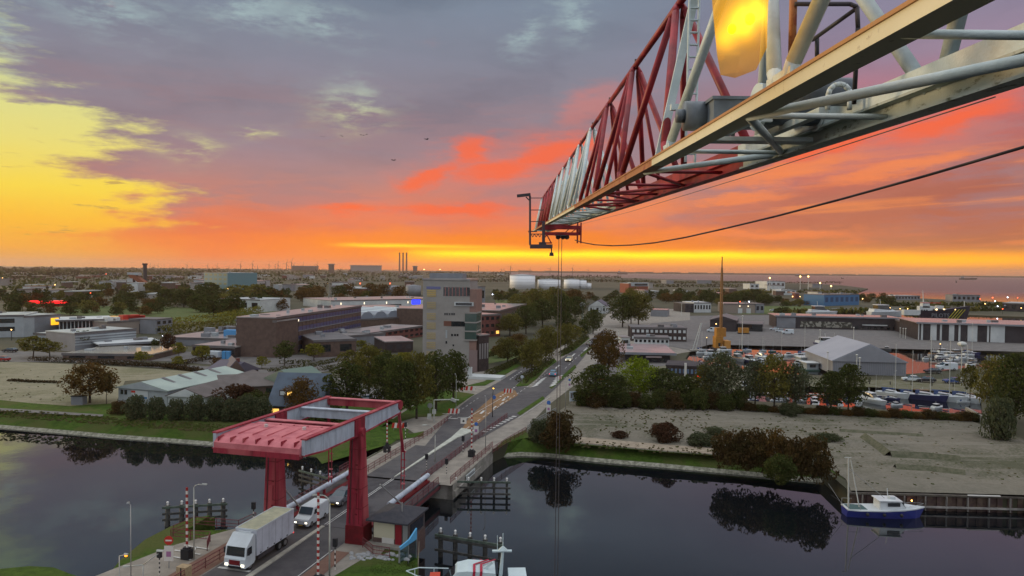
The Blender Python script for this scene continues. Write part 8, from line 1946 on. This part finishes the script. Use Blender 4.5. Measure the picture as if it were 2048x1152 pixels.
# ------------------------------------------------------------------ horizon: wind turbines, stacks, ships, pylons
M_hz = mat('hazy_steel', (0.09, 0.07, 0.07), 0.8)
tb = thing('wind_turbine', 'x', 'wind turbine')
mb = MB(); mb.tube((0, 0, 0), (0, 0, 90), 4.2, 2.8, 6); mb.build('tower', M_hz, tb)
mb = MB(); mb.box(-1.8, -4, 88.5, 1.8, 5, 92.5); mb.build('nacelle', M_hz, tb)
for k in range(3):
    a = 0.4 + k * 2 * pi / 3; mb = MB(); mb.bar((0, -5, 91), (sin(a) * 48, -5, 91 + cos(a) * 48), 4.0, 1.6); mb.build('blade', M_hz, tb)
TP = Proto(tb)
wt = [(300, 12), (308, 12), (316, 13), (344, 8), (374, 16), (385, 10), (415, 14), (425, 10), (434, 15), (458, 12), (481, 18), (505, 20), (515, 12), (538, 19), (550, 16), (556, 20), (573, 22), (583, 26), (588, 18), (598, 16), (606, 17), (634, 20), (700, 8), (957, 22), (1021, 21), (1003, 12), (1008, 12), (1038, 12), (1060, 14), (1100, 16), (1145, 18), (1176, 14), (1240, 10), (905, 8), (1490, 7)]
for i, (px, hpx) in enumerate(wt):
    base = 534 + (px - 300) * 0.0095; Y_ = 5000.0; b0 = D(px, base, Y_); b0.z = 0; h = (hpx * 0.72) / F * Y_
    zz = h / 90.0
    TP.put(tuple(b0), 0.15 * ((i % 5) - 2), 'distant wind turbine on the horizon %s' % ('left of the square grey hall' if px < 640 else 'between the tower and the white tanks' if px < 1030 else 'near or right of the hoist ropes'), 'wind turbines on the left horizon' if px < 640 else 'wind turbines on the middle horizon' if px < 1030 else 'wind turbines on the right horizon', (zz, zz, zz))
for i, (px, lb) in enumerate([(799, 'left one of three tall thin stacks on the horizon'), (806, 'middle one of three tall thin stacks on the horizon'), (813, 'right one of three tall thin stacks on the horizon')]):
    b0 = D(px, 538, 5200); b0.z = 0; h = D(px, 506, 5200).z; t = thing('chimney_stack', lb, 'stack', tuple(b0)); mb = MB(); mb.tube((0, 0, 0), (0, 0, h), 6.5, 5.5, 8); mb.build('shaft', mat('hazy_stack', (0.20, 0.08, 0.05), 0.8), t); mb = MB(); mb.tube((0, 0, h), (0, 0, h + 3), 6.5, 6.5, 8); mb.build('cap', M_hz, t)
def farbox(px0, px1, y0, y1, Y_, name, lb, cat, m_):
    a = D(px0, y0, Y_); c = D(px1, y1, Y_); t = thing(name, lb, cat, (a.x, Y_, 0)); mb = MB(); mb.box(0, 0, 0, c.x - a.x, 60, c.z); mb.build('wall', m_, t)
    mb = MB(); mb.box(-4, -4, c.z, c.x - a.x + 4, 64, c.z + 4); mb.build('roof', M_gclad, t)
farbox(701, 760, 538, 532, 4800, 'horizon_hall', 'square pale grey hall on the horizon left of the three stacks', 'hall', M_gclad)
farbox(584, 632, 536, 533, 5000, 'horizon_hall', 'long low dark hall on the horizon below the wind turbines', 'hall', M_hz)
farbox(657, 663, 538, 529, 3800, 'horizon_tower', 'dark narrow block rising on the horizon left of the grey hall', 'tower', M_hz)
farbox(826, 832, 540, 533, 4500, 'horizon_tower', 'small dark block on the horizon right of the three stacks', 'tower', M_hz)
for (px, Y_, Lp, lb, hh) in [(1937, 4200, 36, 'long dark cargo ship lying on the sea near the horizon', 9), (1245, 6500, 22, 'faint ship left on the sea horizon', 14), (1605, 6500, 30, 'faint ship with lights on the sea horizon', 10), (1685, 4000, 6, 'tiny buoy boat on the sea', 4), (1913, 2600, 3, 'tiny boat below the cargo ship', 4)]:
    yy = azel(px, 540); b0 = D(px, 552, Y_); t = thing('distant_ship', lb, 'ship', (b0.x, Y_, WZ)); L_ = Lp / F * Y_
    hull(L_, L_ * 0.14, hh, 'hull', M_hz, t, 0.3); mb = MB(); mb.box(-L_ * 0.42, -2, hh, -L_ * 0.25, 2, hh * 2.2); mb.build('superstructure', M_gclad, t)
    mb = MB(); mb.tube((-L_ * 0.3, 0, hh * 2), (-L_ * 0.3, 0, hh * 3.4), hh * 0.08, n=5); mb.tube((L_ * 0.2, 0, hh), (L_ * 0.2, 0, hh * 2.6), hh * 0.07, n=5); mb.build('mast', M_hz, t)
for (a, b_, lb) in [((1020, 544), (2100, 552), 'x')]:
    pts_ = [D(px, 0, 1) for px in ()]
mb = MB()
for i in range(40):
    px = 1010 + i * 27; x0 = D(px, 545, 9000).x; x1 = D(px + 27, 545, 9000).x; mb.box(x0, 9000, WZ - 1, x1, 9300, 14 + 10 * abs(sin(i * 1.7)) - (i * 0.2))
tag(mb.build('far_shore', M_land), 'thin dark strip of far shore along the sea horizon', 'shore', None, 'structure')
for (px, tp, lb) in [(1539, 556, 'thin white lattice mast at the white headland halls'), (1600, 553, 'thin white mast left of the headland silos'), (1616, 553, 'thin white mast right of the headland silos'), (1640, 566, 'short white mast by the headland'), (1662, 572, 'short white mast near the blue sheds'), (995, 640, 'x'), (660, 575, 'x')][:5]:
    b0 = G(px, 584); h = D(px, tp, b0.y).z; t = thing('radio_mast', lb, 'mast', tuple(b0)); mb = MB(); mb.tube((0, 0, 0), (0, 0, h), 0.6, 0.3, 5); mb.build('pole', M_mast, t); mb = MB(); mb.ball((0, 0, h), 1.2, 6); mb.build('lamp', glow('mast_lamp_200_120', warm, 6), t)
b0 = G(660, 612); h = D(660, 566, b0.y).z; t = thing('lattice_mast', 'grey lattice mast rising through the tree row left of the retail hall', 'mast', tuple(b0))
for s_ in (-1, 1): mb = MB(); mb.tube((s_ * 1.3, 0, 0), (s_ * 0.5, 0, h), 0.2, 0.12, 5); mb.build('leg', M_cg, t)
mb = MB()
for i in range(9): z = h * i / 9; w_ = 1.3 - 0.8 * i / 9; mb.bar((-w_, 0, z), (w_, 0, z + h / 9), 0.12, 0.12); mb.bar((-w_, 0, z), (w_, 0, z), 0.12, 0.12)
mb.build('bracing', M_cg, t)
# globe shaped plaza monument
b0 = G(1164, 640); h = D(1160, 610, b0.y).z; t = thing('monument', 'slim white column with a round head before the white portico house', 'monument', tuple(b0)); mb = MB(); mb.tube((0, 0, 0), (0, 0, h), 1.0, 0.5, 8); mb.build('column', M_wclad, t); mb = MB(); mb.ball((0, 0, h), 1.6, 8); mb.build('globe', M_wclad, t)
# gulls
brd = thing('bird', 'x', 'bird'); mb = MB(); mb.add([(-0.5, 0, 0.12), (-0.25, 0.08, 0.2), (0, 0, 0), (0.25, 0.08, 0.2), (0.5, 0, 0.12), (0, -0.35, 0.0), (0, 0.3, 0.02), (0, 0, -0.06)], [(0, 1, 5), (1, 2, 5), (2, 3, 5), (3, 4, 5), (1, 6, 2), (2, 6, 3), (5, 6, 7), (6, 5, 2)]); mb.build('body', M_blk, brd)
BP = Proto(brd)
for i, (px, py, Y_) in enumerate([(643, 273, 120), (648, 274, 120), (682, 271, 120), (685, 273, 125), (722, 270, 120), (727, 271, 120), (733, 269, 120), (853, 279, 90), (787, 321, 90)]):
    BP.put(tuple(D(px, py, Y_)), 0.4 * i, 'tiny dark bird in the flock flying high left of the crane' if i < 7 else ('single dark bird right of the flock' if i == 7 else 'single dark bird below the flock'), 'birds in the flock' if i < 7 else None, 0.7 if i > 6 else 0.5)

# ------------------------------------------------------------------ evening haze
def haze():
    m = bpy.data.materials.new('haze_air'); m.use_nodes = True; t = NT(m.node_tree); t.n.clear()
    o = t.new('ShaderNodeOutputMaterial'); v = t.new('ShaderNodeVolumePrincipled')
    v.inputs['Color'].default_value = (1.0, 0.74, 0.60, 1); v.inputs['Density'].default_value = HAZE; v.inputs['Anisotropy'].default_value = 0.3
    t.l.new(v.outputs[0], o.inputs[1])
    mb = MB(); mb.box(-9400, -500, -62, 14800, 11700, 112); ob = mb.build('haze', m)
    tag(ob, 'thin evening haze lying over the town and the sea', 'haze', None, 'stuff')
HAZE = 0.00005
haze()
